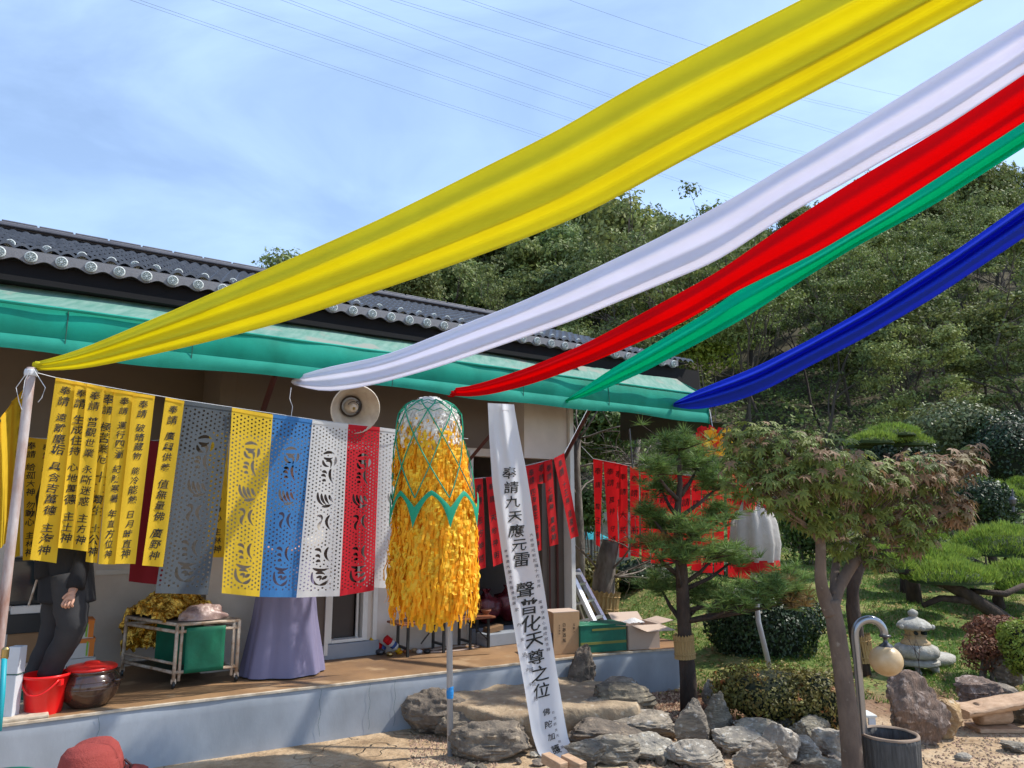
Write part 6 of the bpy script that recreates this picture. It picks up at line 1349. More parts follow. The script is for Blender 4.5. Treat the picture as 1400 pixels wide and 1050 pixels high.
def far_tree_proto(seed, m, tall=7.0, wide=2.6, n=8500, bare=False):
    rg = random.Random(seed); t = thing('forest_tree', '', 'tree', V((0, 0, 0))); k = MB(); tips = []
    limb(k, V((0, 0, -.5)), V((rg.gauss(0, .05), rg.gauss(0, .05), 1)), tall * .62, .13 if not bare else .10, 3 if bare else 2, rg, .25 if not bare else .45, 4, .35, tips, 5, 6)
    k.obj('trunk', M_['bark_far'], t)
    blobs = []
    if not bare:
        for i in range(11):
            a = rg.uniform(0, 6.28); h_ = rg.uniform(.38, .98); r_ = wide * (1.05 - abs(h_ - .6) * 1.5) * rg.uniform(.35, .75); blobs.append(((r_ * math.cos(a), r_ * math.sin(a), tall * h_), (wide * rg.uniform(.34, .55), wide * rg.uniform(.34, .55), wide * rg.uniform(.26, .42))))
        me = leafmesh('crown', blobs, n, .135, .62, .6, .25, m, 1.1, up=.35)
    else:
        rg.shuffle(tips)
        for p in tips[:40]: blobs.append(((p.x, p.y, p.z), (rg.uniform(.5, .9), rg.uniform(.5, .9), rg.uniform(.22, .4))))
        me = leafmesh('crown', blobs, n, .085, .6, 1.0, .3, m, 1.1, up=.4)
    link('crown', me, None, t, local=True); return t
protos = [far_tree_proto(1, M_['far_leaf']), far_tree_proto(2, M_['far_leaf_olive'], 6.4, 2.9), far_tree_proto(3, M_['far_leaf'], 8.2, 2.4), far_tree_proto(4, M_['far_leaf_olive'], 7.4, 2.7),
          far_tree_proto(5, M_['far_leaf_olive'], 9.0, 2.4, 7500, True), far_tree_proto(6, M_['far_leaf'], 10.0, 2.4, 7000, True), far_tree_proto(8, M_['far_leaf_olive'], 8.0, 2.4, 7500, True)]
used = set(); TH = {}
def place_tree(pi, x, y, sc, lab, grp):
    o = protos[pi]
    if pi in used: o = dup(o)
    used.add(pi)
    if pi not in TH: TH[pi] = max(max(v.co.z for v in c_.data.vertices) for c_ in o.children)
    lim = (EYE + top_slope(max(-1.6, min(1.9, x / y))) * y * .985 - height(x, y)) / (TH[pi] * 1.1); sc = max(.22, min(sc, lim))
    o.location = (x, y, height(x, y) - .15); o.rotation_euler = (0, 0, random.uniform(0, 6.28)); o.scale = (sc * random.uniform(.9, 1.1), sc * random.uniform(.9, 1.1), sc * random.uniform(.9, 1.12)); o['label'] = lab; o['group'] = grp
rt = random.Random(5); placed = []
HB = 'dense leafy trees covering the hill'; HN = 'open branching trees on the near slope'
for Yr in (62, 58, 54, 50, 46.5, 43, 39.5, 36, 33):
    x = -.41 * Yr
    while x < .98 * Yr:
        xx, yy = x + rt.uniform(-.9, .9), Yr + rt.uniform(-1.5, 1.5)
        far_r = xx / yy > .28 and Yr < 55
        pi = rt.choice([4, 5, 6, 1, 3]) if far_r else rt.choice([0, 1, 2, 3, 0, 2])
        place_tree(pi, xx, yy, rt.uniform(.75, 1.05) * (.62 if pi > 3 else 1) * (.85 if xx < -.2 * Yr else 1), 'leafy tree on the wooded hill behind the hall' if pi < 4 else 'thin-crowned tree on the wooded hill at the right', HB if pi < 4 else 'thin-crowned trees on the hill at the right')
        x += 3.7 if Yr < 56 else 3.4
for Yr, dx in ((30, 3.4), (27, 3.2), (24, 3.0), (21.5, 2.8), (19, 3.0)):
    x = -.30 * Yr if Yr > 22 else -.02 * Yr
    while x < .92 * Yr:
        xx, yy = x + rt.uniform(-.8, .8), Yr + rt.uniform(-1, 1); pi = rt.choice([4, 5, 6, 4, 6, 3] if xx / yy > .12 else [0, 1, 3, 4])
        place_tree(pi, xx, yy, rt.uniform(.5, .8) if pi > 3 else rt.uniform(.45, .6), 'slender tree with dark bare branches and thin leaves on the near slope' if pi > 3 else 'small bushy tree on the near slope behind the hall', HN if pi > 3 else 'small bushy trees on the near slope')
        x += dx * rt.uniform(.8, 1.3)
# undergrowth on the slope: nobody could count it
def undergrowth():
    n = 42000; a = rng.uniform(-.25, 1.0, n); y = 15.5 + 20 * rng.random(n) ** 1.3; x = a * y; k = (x > 1.0) | (y > 22); x, y = x[k], y[k]; z = np.array([height(p, q) for p, q in zip(x, y)])
    cl = np.array([noise.noise(V((p * .55, q * .55, 2))) for p, q in zip(x, y)]); hgt = np.clip(.25 + cl * 1.9, .03, 1.3) * rng.random(len(x)); c = np.stack([x, y, z + hgt], 1)
    me = mesh_np('undergrowth', quads(c, np.tile([0, -.5, .6], (len(c), 1)), .085, .6), 4); link('undergrowth', me, M_['far_leaf'], kind='stuff', label='dark mixed undergrowth covering the slope beneath the trees', cat='undergrowth')
    k = MB(); rg = random.Random(8)
    for i in range(1500):
        yy = rg.uniform(14.5, 26); xx = rg.uniform(.06, .95) * yy; p = V((xx, yy, height(xx, yy))); pts = [p]; d_ = V((rg.gauss(0, .9), rg.gauss(0, .4), rg.uniform(.1, 1.1)))
        for j in range(4): pts.append(pts[-1] + d_ * rg.uniform(.15, .35)); d_ = (d_ + V((rg.gauss(0, .4), rg.gauss(0, .3), rg.gauss(-.15, .35))))
        k.tube(pts, [.012, .010, .008, .006, .003], 3, False)
    k.obj('dead_brush', M_['twig'], kind='stuff', label='tangle of grey brown dead brush on the slope', cat='brush')
undergrowth()
def bush(name, px, py, Y, rx, rz_, m, n, sz, lab, cat='shrub', ry=None, base=None, lumps=7, seed=0, asp=.6, core=True, thick=.22, group=None, lump=.10, top_flat=1.0):
    sc = Y / FPX; c = D(px, py, Y); RX, RZ = rx * sc, rz_ * sc; RY_ = (ry or .8) * RX; bz = height(c.x, c.y) if base is None else base
    t = thing(name, lab, cat, V((c.x, c.y, bz)), group); rg = random.Random(seed + int(px)); bl = [((c.x, c.y, c.z), (RX * .9, RY_ * .9, RZ * .92))]
    for i in range(lumps):
        a = rg.uniform(0, 6.28); e = rg.uniform(-.3, .9); bl.append(((c.x + RX * .5 * math.cos(a), c.y + RY_ * .5 * math.sin(a), c.z + RZ * .42 * e), (RX * rg.uniform(.4, .55), RY_ * rg.uniform(.4, .55), RZ * rg.uniform(.4, .6))))
    me = leafmesh('foliage', bl, n, sz, asp, thick, lump, m, 1.1); me.transform(Matrix.Translation(-V(t.location))); link('foliage', me, None, t, local=True)
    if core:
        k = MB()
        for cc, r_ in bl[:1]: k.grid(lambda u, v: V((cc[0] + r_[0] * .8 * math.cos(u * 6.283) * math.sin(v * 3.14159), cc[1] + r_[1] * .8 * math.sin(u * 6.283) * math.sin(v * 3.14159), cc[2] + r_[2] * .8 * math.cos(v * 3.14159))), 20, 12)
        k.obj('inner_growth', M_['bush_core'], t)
    k = MB()
    for i in range(5): k.tube([V((c.x + rg.uniform(-.1, .1), c.y + rg.uniform(-.08, .08), bz - .05)), V((c.x + rg.uniform(-.5, .5) * RX, c.y + rg.uniform(-.3, .3) * RX, c.z))], .012, 5)
    k.obj('stem', M_['bark_grey'], t); return t
bush('round_bush', 1045, 858, 8.1, 78, 62, M_['box_leaf'], 15000, .019, 'big dark green clipped round bush behind the azalea', lumps=4, ry=.7, lump=.04, thick=.10)
bush('azalea_bush', 1060, 952, 5.95, 82, 42, M_['azalea_leaf'], 14000, .015, 'brownish green azalea bush above the grey rocks, left and larger part', lumps=12, lump=.16, thick=.35)
bush('azalea_bush', 1122, 962, 5.75, 42, 46, M_['azalea_leaf'], 6000, .015, 'darker brownish azalea bush half behind the maple trunk', lumps=6, lump=.1)
bush('rust_shrub', 1362, 862, 7.2, 44, 20, M_['rust_leaf'], 6500, .016, 'flat-topped rusty red shrub between the lantern and the right edge', lumps=5, core=False, thick=.5)
bush('rust_shrub', 1342, 893, 7.0, 32, 26, M_['rust_leaf'], 2600, .016, 'loose brown lower shrub behind the reddish rocks', lumps=5, core=False, thick=.9)
bush('lime_shrub', 1402, 888, 6.7, 34, 42, M_['lime_leaf'], 6500, .016, 'lime green shrub cut by the right edge', lumps=6, thick=.4)
bush('vine_tree', 812, 590, 12.5, 62, 50, M_['shrub_leaf'], 7000, .05, 'light green leafy tree seen between the corner of the hall and the black sheet', 'tree', lumps=8, core=False, thick=.8, seed=3)
bush('vine_tree', 795, 700, 12.2, 30, 40, M_['shrub_leaf'], 1500, .045, 'sparse light green tree lower down behind the bright red tilted banner', 'tree', lumps=8, core=False, thick=.9, seed=4)
bush('back_shrub', 800, 790, 12.0, 50, 34, M_['azalea_leaf'], 4000, .04, 'brownish shrub behind the step ladder', lumps=8, core=False, thick=.8)
bush('back_shrub', 880, 790, 12.5, 60, 26, M_['box_leaf'], 5000, .035, 'dark low shrub under the garden row of red banners', lumps=8, thick=.4)
bush('back_shrub', 1000, 792, 12.5, 60, 24, M_['box_leaf'], 4000, .035, 'dark low shrub behind the round bush', lumps=8, thick=.4)
bush('back_shrub', 1100, 720, 13.5, 40, 60, M_['shrub_leaf'], 4500, .045, 'light green shrub seen under the left half of the maple', lumps=8, core=False, thick=.8)
bush('silver_shrub', 1300, 590, 14.0, 72, 46, M_['silver_leaf'], 8000, .04, 'pale grey-green spiky shrub rising above the right half of the maple', lumps=8, core=False, thick=.7)
bush('dark_bush', 1330, 690, 11.8, 58, 42, M_['box_leaf'], 9000, .028, 'dark green round bush between the tiers of the clipped pines', lumps=5)
bush('dark_bush', 1380, 620, 13.2, 62, 60, M_['box_leaf'], 9000, .032, 'dark green tall bush at the right edge behind the pines', lumps=6)
bush('dark_bush', 1230, 640, 13.5, 60, 60, M_['box_leaf'], 8000, .035, 'dark bush behind the right half of the maple crown', lumps=6)
bush('dark_bush', 1275, 745, 11.5, 50, 16, M_['box_leaf'], 4000, .03, 'low dark bush in the shade under the clipped pines', lumps=6)
bush('yellow_tree', 965, 470, 19, 55, 50, M_['lime_leaf'], 5000, .06, 'yellow-green leafy tree behind the emerald streamer', 'tree', lumps=8, core=False, thick=.9)
bush('yellow_tree', 725, 480, 21, 24, 18, M_['lime_leaf'], 1600, .06, 'small bright green treetop between the white and red streamers', 'tree', lumps=6, core=False, thick=.9)
bush('yellow_tree', 560, 395, 26, 55, 36, M_['far_leaf_olive'], 5000, .07, 'olive yellow tree above the roof ridge under the yellow streamer', 'tree', lumps=8, core=False, thick=.8)
# ---- pines: tufts of needles
def tuft(c, r, n, up=.5, w=.0035):
    d = rng.normal(0, 1, (n, 3)); d[:, 2] = np.abs(d[:, 2]) * .8 + up * .3; d /= np.linalg.norm(d, axis=1)[:, None]
    L_ = r * rng.uniform(.6, 1.1, (n, 1)); s_ = np.cross(d, rng.normal(0, 1, (n, 3))); s_ /= np.linalg.norm(s_, axis=1)[:, None]; b = np.array(c) + d * L_ * .08
    drp = np.zeros((n, 3)); drp[:, 2] = -(L_[:, 0] * .18)
    return np.stack([b - s_ * w, b + s_ * w, b + d * L_ + drp], 1).reshape(-1, 3)
def pine():
    base = G(942, 975, 0); Y = base.y; t = thing('pine_tree', 'slender pine with loose needle tufts and a straw-wrapped trunk beside the terrace', 'tree', base); sc = Y / FPX
    k = MB(); tr = [V((base.x, Y, -.1))] + [D(x, y, Y) for x, y in ((941, 930), (937, 880), (934, 830), (932, 780), (928, 740), (926, 700), (930, 660), (926, 625))]; k.tube(tr, [12 * sc, 11 * sc, 9.5 * sc, 9 * sc, 8 * sc, 6.5 * sc, 5 * sc, 3.5 * sc, 2 * sc], 12)
    cl = [(928, 606, 42, 20, 0), (952, 632, 40, 20, .1), (898, 640, 30, 16, -.2), (905, 665, 30, 14, .2), (975, 660, 34, 22, .1), (890, 742, 32, 12, -.1), (905, 715, 30, 18, .15), (948, 725, 34, 18, -.2), (975, 755, 46, 16, 0), (925, 760, 34, 16, -.25), (1000, 762, 34, 12, .2), (1078, 790, 26, 16, .3), (1050, 806, 44, 16, -.15), (1075, 812, 40, 22, .0), (985, 700, 26, 22, .3), (905, 800, 34, 14, .2), (960, 812, 44, 16, .3), (890, 700, 20, 12, 0), (1000, 825, 34, 14, -.2)]
    nd = []; nb = []
    rg = random.Random(2)
    for i, (x, y, rx, rz_, dy) in enumerate(cl):
        c = D(x, y, Y + dy); st = D(930 + (x - 930) * .05, min(y + 45, 850), Y); mid = st.lerp(c, .55) - V((0, 0, .05)); k.tube([st, mid, c - V((0, 0, rz_ * sc * .5))], [3.6 * sc, 2.6 * sc, 1.2 * sc], 6)
        for j in range(int(rx * rz_ * .05) + 14):
            q = V((rg.gauss(0, .42) * rx * sc, rg.gauss(0, .42) * rx * sc * .8, rg.gauss(0, .42) * rz_ * sc)); (nb if i in (5, 13) and rg.random() < .5 else nd).append(tuft(c + q, .13, 34))
            if j % 4 == 0: k.tube([c - V((0, 0, rz_ * sc * .5)), c + q], [1.1 * sc, .5 * sc], 4, False)
    k.obj('trunk', M_['bark_pine'], t, smooth=True)
    for arr, m, nm in ((nd, 'needle', 'needle_tufts'), (nb, 'needle_brown', 'brown_needle_tufts')):
        me = mesh_np(nm, np.concatenate(arr), 3); me.transform(Matrix.Translation(-base)); link(nm, me, M_[m], t, local=True, kind='stuff')
    wrap(D(937, 900, Y), D(934, 868, Y), 12.5 * sc, t)
def wrap(a, b, r, t):
    k = MB(); ax = (b - a); n = 46; m_ = 8; X = ax.normalized().cross(V((0, 1, 0))).normalized(); Yv = ax.normalized().cross(X)
    k.grid(lambda u, v: a + ax * (v * (1 + .04 * math.sin(u * 130))) + (X * math.cos(u * 6.283) + Yv * math.sin(u * 6.283)) * r * (1 + .05 * math.sin(u * 6.283 * 23) + (.07 * (abs(v - .5) * 2) ** 3)), 138, m_)
    w = k.obj('straw_wrap', M_['straw'], t)
    k = MB()
    for f in (.2, .8): k.tube([a + ax * f + (X * math.cos(q) + Yv * math.sin(q)) * r * 1.07 for q in np.linspace(0, 6.283, 24)], .006, 5)
    k.obj('straw_rope', M_['straw'], w)
pine()
# ---- cloud-pruned pines at the right
def cloud_pine(name, lab, trunk, tw, branches, pads, Y, seed, dens=1.0):
    sc = Y / FPX; base = D(*trunk[0], Y); base.z = height(base.x, base.y); t = thing(name, lab, 'tree', base); k = MB(); tr = [V((base.x, base.y, base.z - .1))] + [D(x, y, Y) for x, y in trunk]
    k.tube(tr, [tw * sc] + [tw * sc * (1 - .55 * i / len(trunk)) for i in range(len(trunk))], 10)
    for br in branches: k.tube([D(x, y, Y + (br[0] if isinstance(br[0], float) else 0)) for x, y in [b for b in br if not isinstance(b, float)]], [tw * sc * .55 * (1 - .6 * i / len(br)) for i in range(len([b for b in br if not isinstance(b, float)]))], 7)
    k.obj('trunk', M_['bark_pine'], t, smooth=True); rg = random.Random(seed)
    for (x, y, rx, rz_, dy) in pads:
        c = D(x, y + rz_ * .4, Y + dy); RX, RZ = rx * sc, rz_ * sc * 1.5; RY_ = RX * .75; u_ = MB()
        u_.grid(lambda u, v: V((c.x + RX * .86 * math.cos(u * 6.283) * math.sin(v * 1.57), c.y + RY_ * .86 * math.sin(u * 6.283) * math.sin(v * 1.57), c.z + RZ * .70 * math.cos(v * 1.57) - .04 + .02 * noise.noise(V((u * 9, v * 5, x))))), 22, 6)
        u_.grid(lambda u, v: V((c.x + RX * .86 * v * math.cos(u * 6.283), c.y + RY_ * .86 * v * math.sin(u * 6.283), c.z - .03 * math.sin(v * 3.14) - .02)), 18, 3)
        n = int(3.2 * rx * (rz_ + 6) * dens); d = rng.normal(0, 1, (n, 3)); d /= np.linalg.norm(d, axis=1)[:, None]; d[:, 2] = np.abs(d[:, 2]) * 1.0 - .04; f = 1 + .10 * np.sin(d[:, 0] * 9 + x) * np.cos(d[:, 1] * 8 + y) + .05 * np.sin(d[:, 0] * 23 + d[:, 1] * 19)
        p = np.array(c) + d * f[:, None] * np.array([RX, RY_, RZ]) * rng.uniform(.86, 1.0, (n, 1))
        nr = d * np.array([.6, .6, .8]) + np.array([0, 0, .9]) + rng.normal(0, .38, (n, 3)); nr /= np.linalg.norm(nr, axis=1)[:, None]; s_ = np.cross(nr, rng.normal(0, 1, (n, 3))); s_ /= np.linalg.norm(s_, axis=1)[:, None]; L_ = rng.uniform(.04, .085, (n, 1))
        me = mesh_np('foliage_pad', np.stack([p - s_ * .0065, p + s_ * .0065, p + nr * L_], 1).reshape(-1, 3), 3); me.transform(Matrix.Translation(-base)); pd = link('foliage_pad', me, M_['needle_bright'], t, local=True)
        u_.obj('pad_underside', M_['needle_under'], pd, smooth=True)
cloud_pine('cloud_pine', 'clipped pine with broad bright green tiers and a leaning trunk behind the lantern', [(1392, 862), (1360, 838), (1325, 815), (1292, 797), (1270, 786)], 11, [[(1350, 832), (1330, 808), (1375, 812), (1400, 800)], [(1340, 823), (1310, 820), (1285, 818), (1262, 828)], [(1300, 802), (1250, 784), (1215, 778)]],
           [(1300, 786, 62, 15, .0), (1268, 766, 48, 9, .35), (1225, 772, 24, 12, .1), (1250, 752, 52, 9, .6), (1292, 757, 45, 10, .8)], 9.0, 1)
cloud_pine('cloud_pine', 'clipped pine with the widest domed tier at the right edge', [(1372, 850), (1364, 820), (1368, 790), (1380, 760)], 8, [[(1368, 800), (1390, 790), (1410, 795)], [(1372, 790), (1350, 775), (1330, 765)]],
           [(1375, 745, 74, 26, .3), (1394, 788, 42, 17, -.4), (1404, 802, 34, 10, -.6)], 10.0, 2)
cloud_pine('cloud_pine', 'clipped pine with small yellowish tiers above the wide dome', [(1362, 780), (1350, 740), (1340, 700), (1335, 670)], 6, [[(1350, 740), (1320, 700)], [(1345, 710), (1385, 680)]],
           [(1330, 668, 34, 14, 0), (1362, 672, 26, 12, .2), (1398, 684, 34, 12, .1), (1396, 664, 20, 10, .5)], 12.0, 3)
cloud_pine('cloud_pine', 'clipped pine with ragged lime tiers right under the maple crown', [(1240, 830), (1238, 790), (1234, 750), (1230, 715)], 8, [[(1236, 760), (1260, 735)], [(1236, 770), (1200, 745)]],
           [(1226, 712, 46, 15, 0), (1262, 733, 30, 12, -.1), (1206, 722, 26, 12, .3), (1190, 755, 22, 10, -.2)], 11.0, 4, .8)
cloud_pine('cloud_pine', 'clipped pine whose bright domed top shows above the middle of the maple', [(1205, 800), (1208, 740), (1210, 680), (1212, 620)], 7, [[(1210, 660), (1190, 620)], [(1210, 650), (1240, 610)]],
           [(1222, 590, 34, 9, 0), (1196, 600, 30, 9, -.2), (1246, 603, 28, 9, .1), (1176, 606, 20, 7, 0)], 12.5, 5)
# ---- the other trunks in the garden
def plain_trunk(lab, pts, w, Y, m='bark_pine', wr=None, twigs=0, seed=1, name='garden_tree'):
    sc = Y / FPX; b0 = D(*pts[0], Y); b0.z = height(b0.x, b0.y) - .08; t = thing(name, lab, 'tree', b0); k = MB(); q = [b0] + [D(x, y, Y) for x, y in pts[1:]]; k.tube(q, [w * sc * (1.12 - .5 * i / len(q)) for i in range(len(q))], 11); rg = random.Random(seed)
    for i in range(twigs): j = rg.randint(len(q) // 2, len(q) - 1); limb(k, q[j], V((rg.gauss(0, 1), rg.gauss(0, .6), rg.uniform(0, .8))), rg.uniform(.5, 1.0), .018, 2, rg, .5, 3, .1, None, 4, 5)
    k.obj('trunk', M_[m], t, smooth=True)
    if wr: wrap(D(*wr[0], Y), D(*wr[1], Y), w * sc * 1.25, t)
plain_trunk('dark curved pine trunk just right of the maple fork', [(1180, 905), (1171, 870), (1166, 830), (1166, 800), (1176, 770), (1182, 740), (1188, 700)], 9, 7.4, wr=((1183, 905), (1176, 868)), name='curved_pine')
plain_trunk('gnarled grey trunk with a knot and straw wrap behind the step ladder', [(825, 845), (824, 820), (826, 790), (829, 765), (836, 740)], 16, 9.4, 'bark_grey', ((823, 836), (826, 808)), 5, 3, 'gnarled_tree')
plain_trunk('thin grey trunk left of the gnarled one', [(793, 800), (793, 740), (790, 680), (788, 640), (790, 600)], 6, 11, 'bark_grey', None, 14, 5, 'thin_tree')
plain_trunk('bare branching tree whose twigs spread below the black sheet', [(905, 830), (885, 760), (870, 690), (868, 640), (872, 600)], 6, 12.5, 'bark_grey', None, 34, 9, 'bare_tree')
plain_trunk('dark stub of a trunk on the lawn behind the lantern', [(1250, 815), (1247, 790), (1246, 770)], 9, 10.4, name='trunk_stub')
def stump():
    for (px, py, lab) in ((1258, 940, 'thin bare sapling with forked twigs in front of the stone lantern'), (1186, 925, 'thin bare sapling behind the lamp pipe')):
        b_ = HG(px, py); k = MB(); rg = random.Random(px); limb(k, b_, V((.02, 0, 1)), .28, .007, 2, rg, .3, 3, .3, None, 5, 5); o = k.obj('sapling', M_['bark_pine']); tag(o, lab, 'sapling')
stump()
# ---- the maple
def maple():
    base = G(1166, 1112, 0); Y = base.y; sc = Y / FPX; t = thing('maple_tree', 'small Japanese maple with smooth forked trunk and green and rusty leaves in the foreground', 'tree', base)
    k = MB()
    def lm(pts, w): k.tube([D(x, y, Y + dy) for x, y, dy in pts], [a * sc for a in w], 14)
    def spl(pts):
        o_ = []
        for i in range(len(pts) - 1):
            for j in range(5):
                u = j / 5; p0, p1, p2, p3 = [V(q) for q in (pts[max(i - 1, 0)], pts[i], pts[i + 1], pts[min(i + 2, len(pts) - 1)])]; o_.append(.5 * ((2 * p1) + (p2 - p0) * u + (2 * p0 - 5 * p1 + 4 * p2 - p3) * u * u + (3 * p1 - p0 - 3 * p2 + p3) * u ** 3))
        return o_ + [V(pts[-1])]
    def lim(pts, w): q = spl(pts); lm([tuple(p) for p in q], np.interp(np.linspace(0, 1, len(q)), np.linspace(0, 1, len(w)), w).tolist())
    lim([(1168, 1112, 0), (1166, 1050, 0), (1160, 980, 0), (1151, 910, 0), (1143, 860, 0), (1136, 820, 0)], [14, 13, 12.3, 11.6, 11.6, 10])
    lim([(1138, 840, 0), (1128, 818, 0), (1122, 790, -.03), (1122, 750, -.05), (1120, 715, -.05), (1112, 670, -.1), (1085, 630, -.15), (1050, 600, -.2)], [11, 9, 7.5, 6.5, 6, 5, 3.5, 2])
    lim([(1138, 830, 0), (1146, 805, .05), (1160, 780, .08), (1178, 752, .1), (1190, 722, .12), (1215, 680, .15), (1260, 650, .2), (1300, 630, .2)], [9, 8, 7.5, 7, 6, 4, 3, 1.5])
    lim([(1140, 815, .02), (1142, 780, .12), (1148, 745, .2), (1155, 710, .25), (1160, 660, .2), (1150, 610, .2)], [6, 5.5, 5, 4, 3, 1.5])
    lim([(1122, 745, -.05), (1110, 728, -.1), (1094, 712, -.2), (1060, 680, -.3)], [4, 3.5, 3, 1.5])
    lim([(1186, 730, .1), (1210, 725, .0), (1232, 700, -.15), (1262, 675, -.2)], [4, 3.5, 2.5, 1.2])
    k.obj('trunk', M_['bark_maple'], t, smooth=True)
    # leaf: seven pointed lobes
    def leaf(seed):
        rg = random.Random(seed); vs = [(0, 0, 0)]; fs = []; angs = (-125, -82, -42, 0, 42, 82, 125); ln = (.45, .72, .93, 1, .93, .72, .45)
        for a, l in zip(angs, ln):
            a = R(a + rg.uniform(-5, 5)); l *= rg.uniform(.88, 1.1); d_ = V((math.sin(a), math.cos(a), 0)); n_ = V((d_.y, -d_.x, 0)); o = len(vs); cu = -.28 * l * l + rg.uniform(-.08, .08)
            vs += [tuple(d_ * l * .42 + n_ * .115 * (l + .3) + V((0, 0, .02))), tuple(d_ * l + V((0, 0, cu))), tuple(d_ * l * .42 - n_ * .115 * (l + .3) + V((0, 0, .02))), tuple(d_ * l * .45 + V((0, 0, -.02)))]
            fs += [(0, o, o + 3), (o, o + 1, o + 3), (o + 3, o + 1, o + 2), (0, o + 3, o + 2)]
        vs += [(-.012, 0, 0), (.012, 0, 0), (0, -.55, -.06)]; o = len(vs) - 3; fs.append((o, o + 1, o + 2)); return vs, fs
    LV = [leaf(i) for i in range(5)]
    lme = {}
    for mi, m in enumerate(('maple_green', 'maple_rust')):
        for i, (v_, f_) in enumerate(LV): me = mesh_py('leaf', v_, f_); me.materials.append(M_[m]); lme[mi, i] = me
    blobs = [(1035, 600, 44, 26, -.1), (1085, 612, 55, 30, -.25), (1020, 650, 36, 34, -.1), (1075, 668, 52, 36, -.3), (1140, 640, 60, 38, -.35), (1130, 700, 60, 30, -.15), (1195, 652, 55, 30, -.25), (1250, 645, 52, 26, -.2), (1295, 640, 44, 26, -.1), (1280, 690, 45, 34, .0), (1215, 700, 52, 34, -.1), (1330, 620, 18, 16, 0), (1310, 700, 24, 26, .05), (1245, 740, 34, 22, .05), (1165, 745, 40, 16, .1), (1000, 590, 14, 12, 0), (1100, 640, 70, 40, .25), (1220, 660, 70, 34, .3), (1200, 765, 22, 14, .05), (1010, 625, 26, 26, .1)]
    rg = random.Random(12); L_ = []
    for bi, (x, y, rx, rz_, dy) in enumerate(blobs):
        for j in range(int(rx * rz_ * .082) + 12):
            d_ = V((rg.gauss(0, 1), rg.gauss(0, 1), rg.gauss(0, 1))).normalized(); f = rg.uniform(.55, 1.05); p = D(x, y, Y + dy) + V((d_.x * rx * sc * f, d_.y * rx * sc * f * .8, d_.z * rz_ * sc * f))
            nrm = (d_ * .7 + V((0, -.35, .95)) + V((rg.gauss(0, .32), rg.gauss(0, .32), rg.gauss(0, .2)))).normalized(); tip = V((d_.x, d_.y - .2, -.45)) ; tip = (tip - nrm * tip.dot(nrm)).normalized(); s_ = .054 * rg.uniform(.65, 1.25)
            rust = rg.random() < (.12 + .75 * sm(1190, 1300, x + rg.uniform(-40, 40))); X = tip.cross(nrm).normalized(); mt = Matrix.Translation(p) @ Matrix((X, tip, nrm)).transposed().to_4x4() @ Matrix.Diagonal((s_, s_, s_, 1)); L_.append((s_ * (3 - (p.y - Y)) * (1 + .8 * (nrm.y < -.2)), 1 if rust else 0, rg.randrange(5), mt))
    L_.sort(key=lambda q: -q[0]); tb = Matrix.Translation(-base)
    for q in L_[:300]:
        o = bpy.data.objects.new('leaf', lme[q[1], q[2]]); COL.objects.link(o); o.parent = t; o.matrix_local = tb @ q[3]
    for mi, nm in ((0, 'leaf_mass'), (1, 'rusty_leaf_mass')):
        b = MB()
        for q in L_[300:]:
            if q[1] == mi: v_, f_ = LV[q[2]]; b.add([q[3] @ V(a) for a in v_], f_)
        b.obj(nm, M_['maple_green' if mi == 0 else 'maple_rust'], t, kind='stuff')
    k = MB()
    for q in L_[::5]:
        p = q[3].translation; c = D(1150, 740, Y); 
        k.tube([p, p.lerp(c, .18) - V((0, 0, .02)), p.lerp(c, .33) - V((0, 0, .02))], [.0015, .0025, .0035], 3, False)
    k.obj('twigs', M_['bark_maple'], t, kind='stuff')
maple()
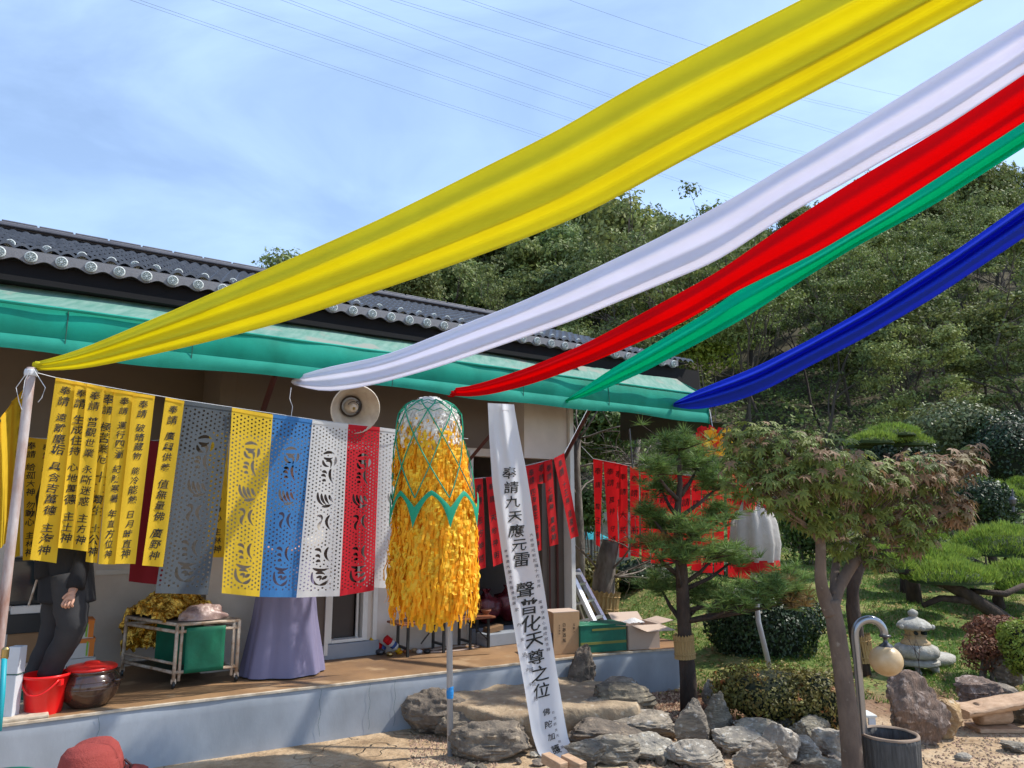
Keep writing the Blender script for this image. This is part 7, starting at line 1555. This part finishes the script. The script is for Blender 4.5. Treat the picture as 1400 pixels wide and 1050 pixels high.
# ---- lawn, leaf litter, gravel
def lawn():
    n = 95000; y = 6.3 + 9.5 * rng.random(n) ** 1.15; x = rng.uniform(.02, .98, n) * y; keep = np.array([(q > lawn_line(p) + .05 and p > 1.2 and (math.sin(p * 3.1 + q) * math.cos(q * 2.3 - p) + .9 * noise.noise(V((p * 1.3, q * 1.3, 0))) > -.55)) for p, q in zip(x, y)]); x, y = x[keep], y[keep]
    z = np.array([height(p, q) for p, q in zip(x, y)]); c = np.stack([x, y, z], 1); k = len(c); a = rng.uniform(0, 6.28, k); s_ = np.stack([np.cos(a), np.sin(a), np.zeros(k)], 1) * .0055; tp = rng.normal(0, .022, (k, 3)); tp[:, 2] = rng.uniform(.018, .06, k)
    me = mesh_np('grass', np.stack([c - s_, c + s_, c + tp], 1).reshape(-1, 3), 3); link('grass', me, M_['grass_blade'], kind='stuff', label='short patchy green lawn rising behind the rocks', cat='grass')
    n = 16000; y = 5.2 + 9.5 * rng.random(n) ** 1.1; x = rng.uniform(.02, .98, n) * y; keep = np.array([q > lawn_line(p) - .5 and p > 1.0 and (q > lawn_line(p) + .2 or random.random() < .3) for p, q in zip(x, y)]); x, y = x[keep], y[keep]
    c = np.stack([x, y, [height(p, q) + .014 for p, q in zip(x, y)]], 1); me = mesh_np('leaf_litter', quads(c, np.tile([0, 0, 1.6], (len(c), 1)), .022, .6), 4); link('leaf_litter', me, M_['leaf_litter'], kind='stuff', label='fallen brown and yellow leaves scattered over the lawn', cat='fallen leaves')
    bm = MB(); rg = random.Random(6)
    for i in range(5200):
        zone = rg.random()
        if zone < .62: p = G(rg.uniform(860, 1400), rg.uniform(985, 1075), 0)
        elif zone < .8: p = G(rg.uniform(560, 680), rg.uniform(1005, 1050), 0)
        else: p = G(rg.uniform(870, 940), rg.uniform(945, 985), 0)
        r = rg.uniform(.005, .014); X = V((rg.gauss(0, 1), rg.gauss(0, 1), 0)).normalized(); Yv = V((-X.y, X.x, 0)); p.z = height(p.x, p.y); bm.add([p + X * r * 1.3, p + Yv * r, p - X * r, p - Yv * r * 1.1, p + V((0, 0, r * .9))], [(0, 1, 4), (1, 2, 4), (2, 3, 4), (3, 0, 4)])
    bm.obj('gravel', M_['gravel'], kind='stuff', label='reddish brown gravel and wood chips between the rocks', cat='gravel')
lawn()
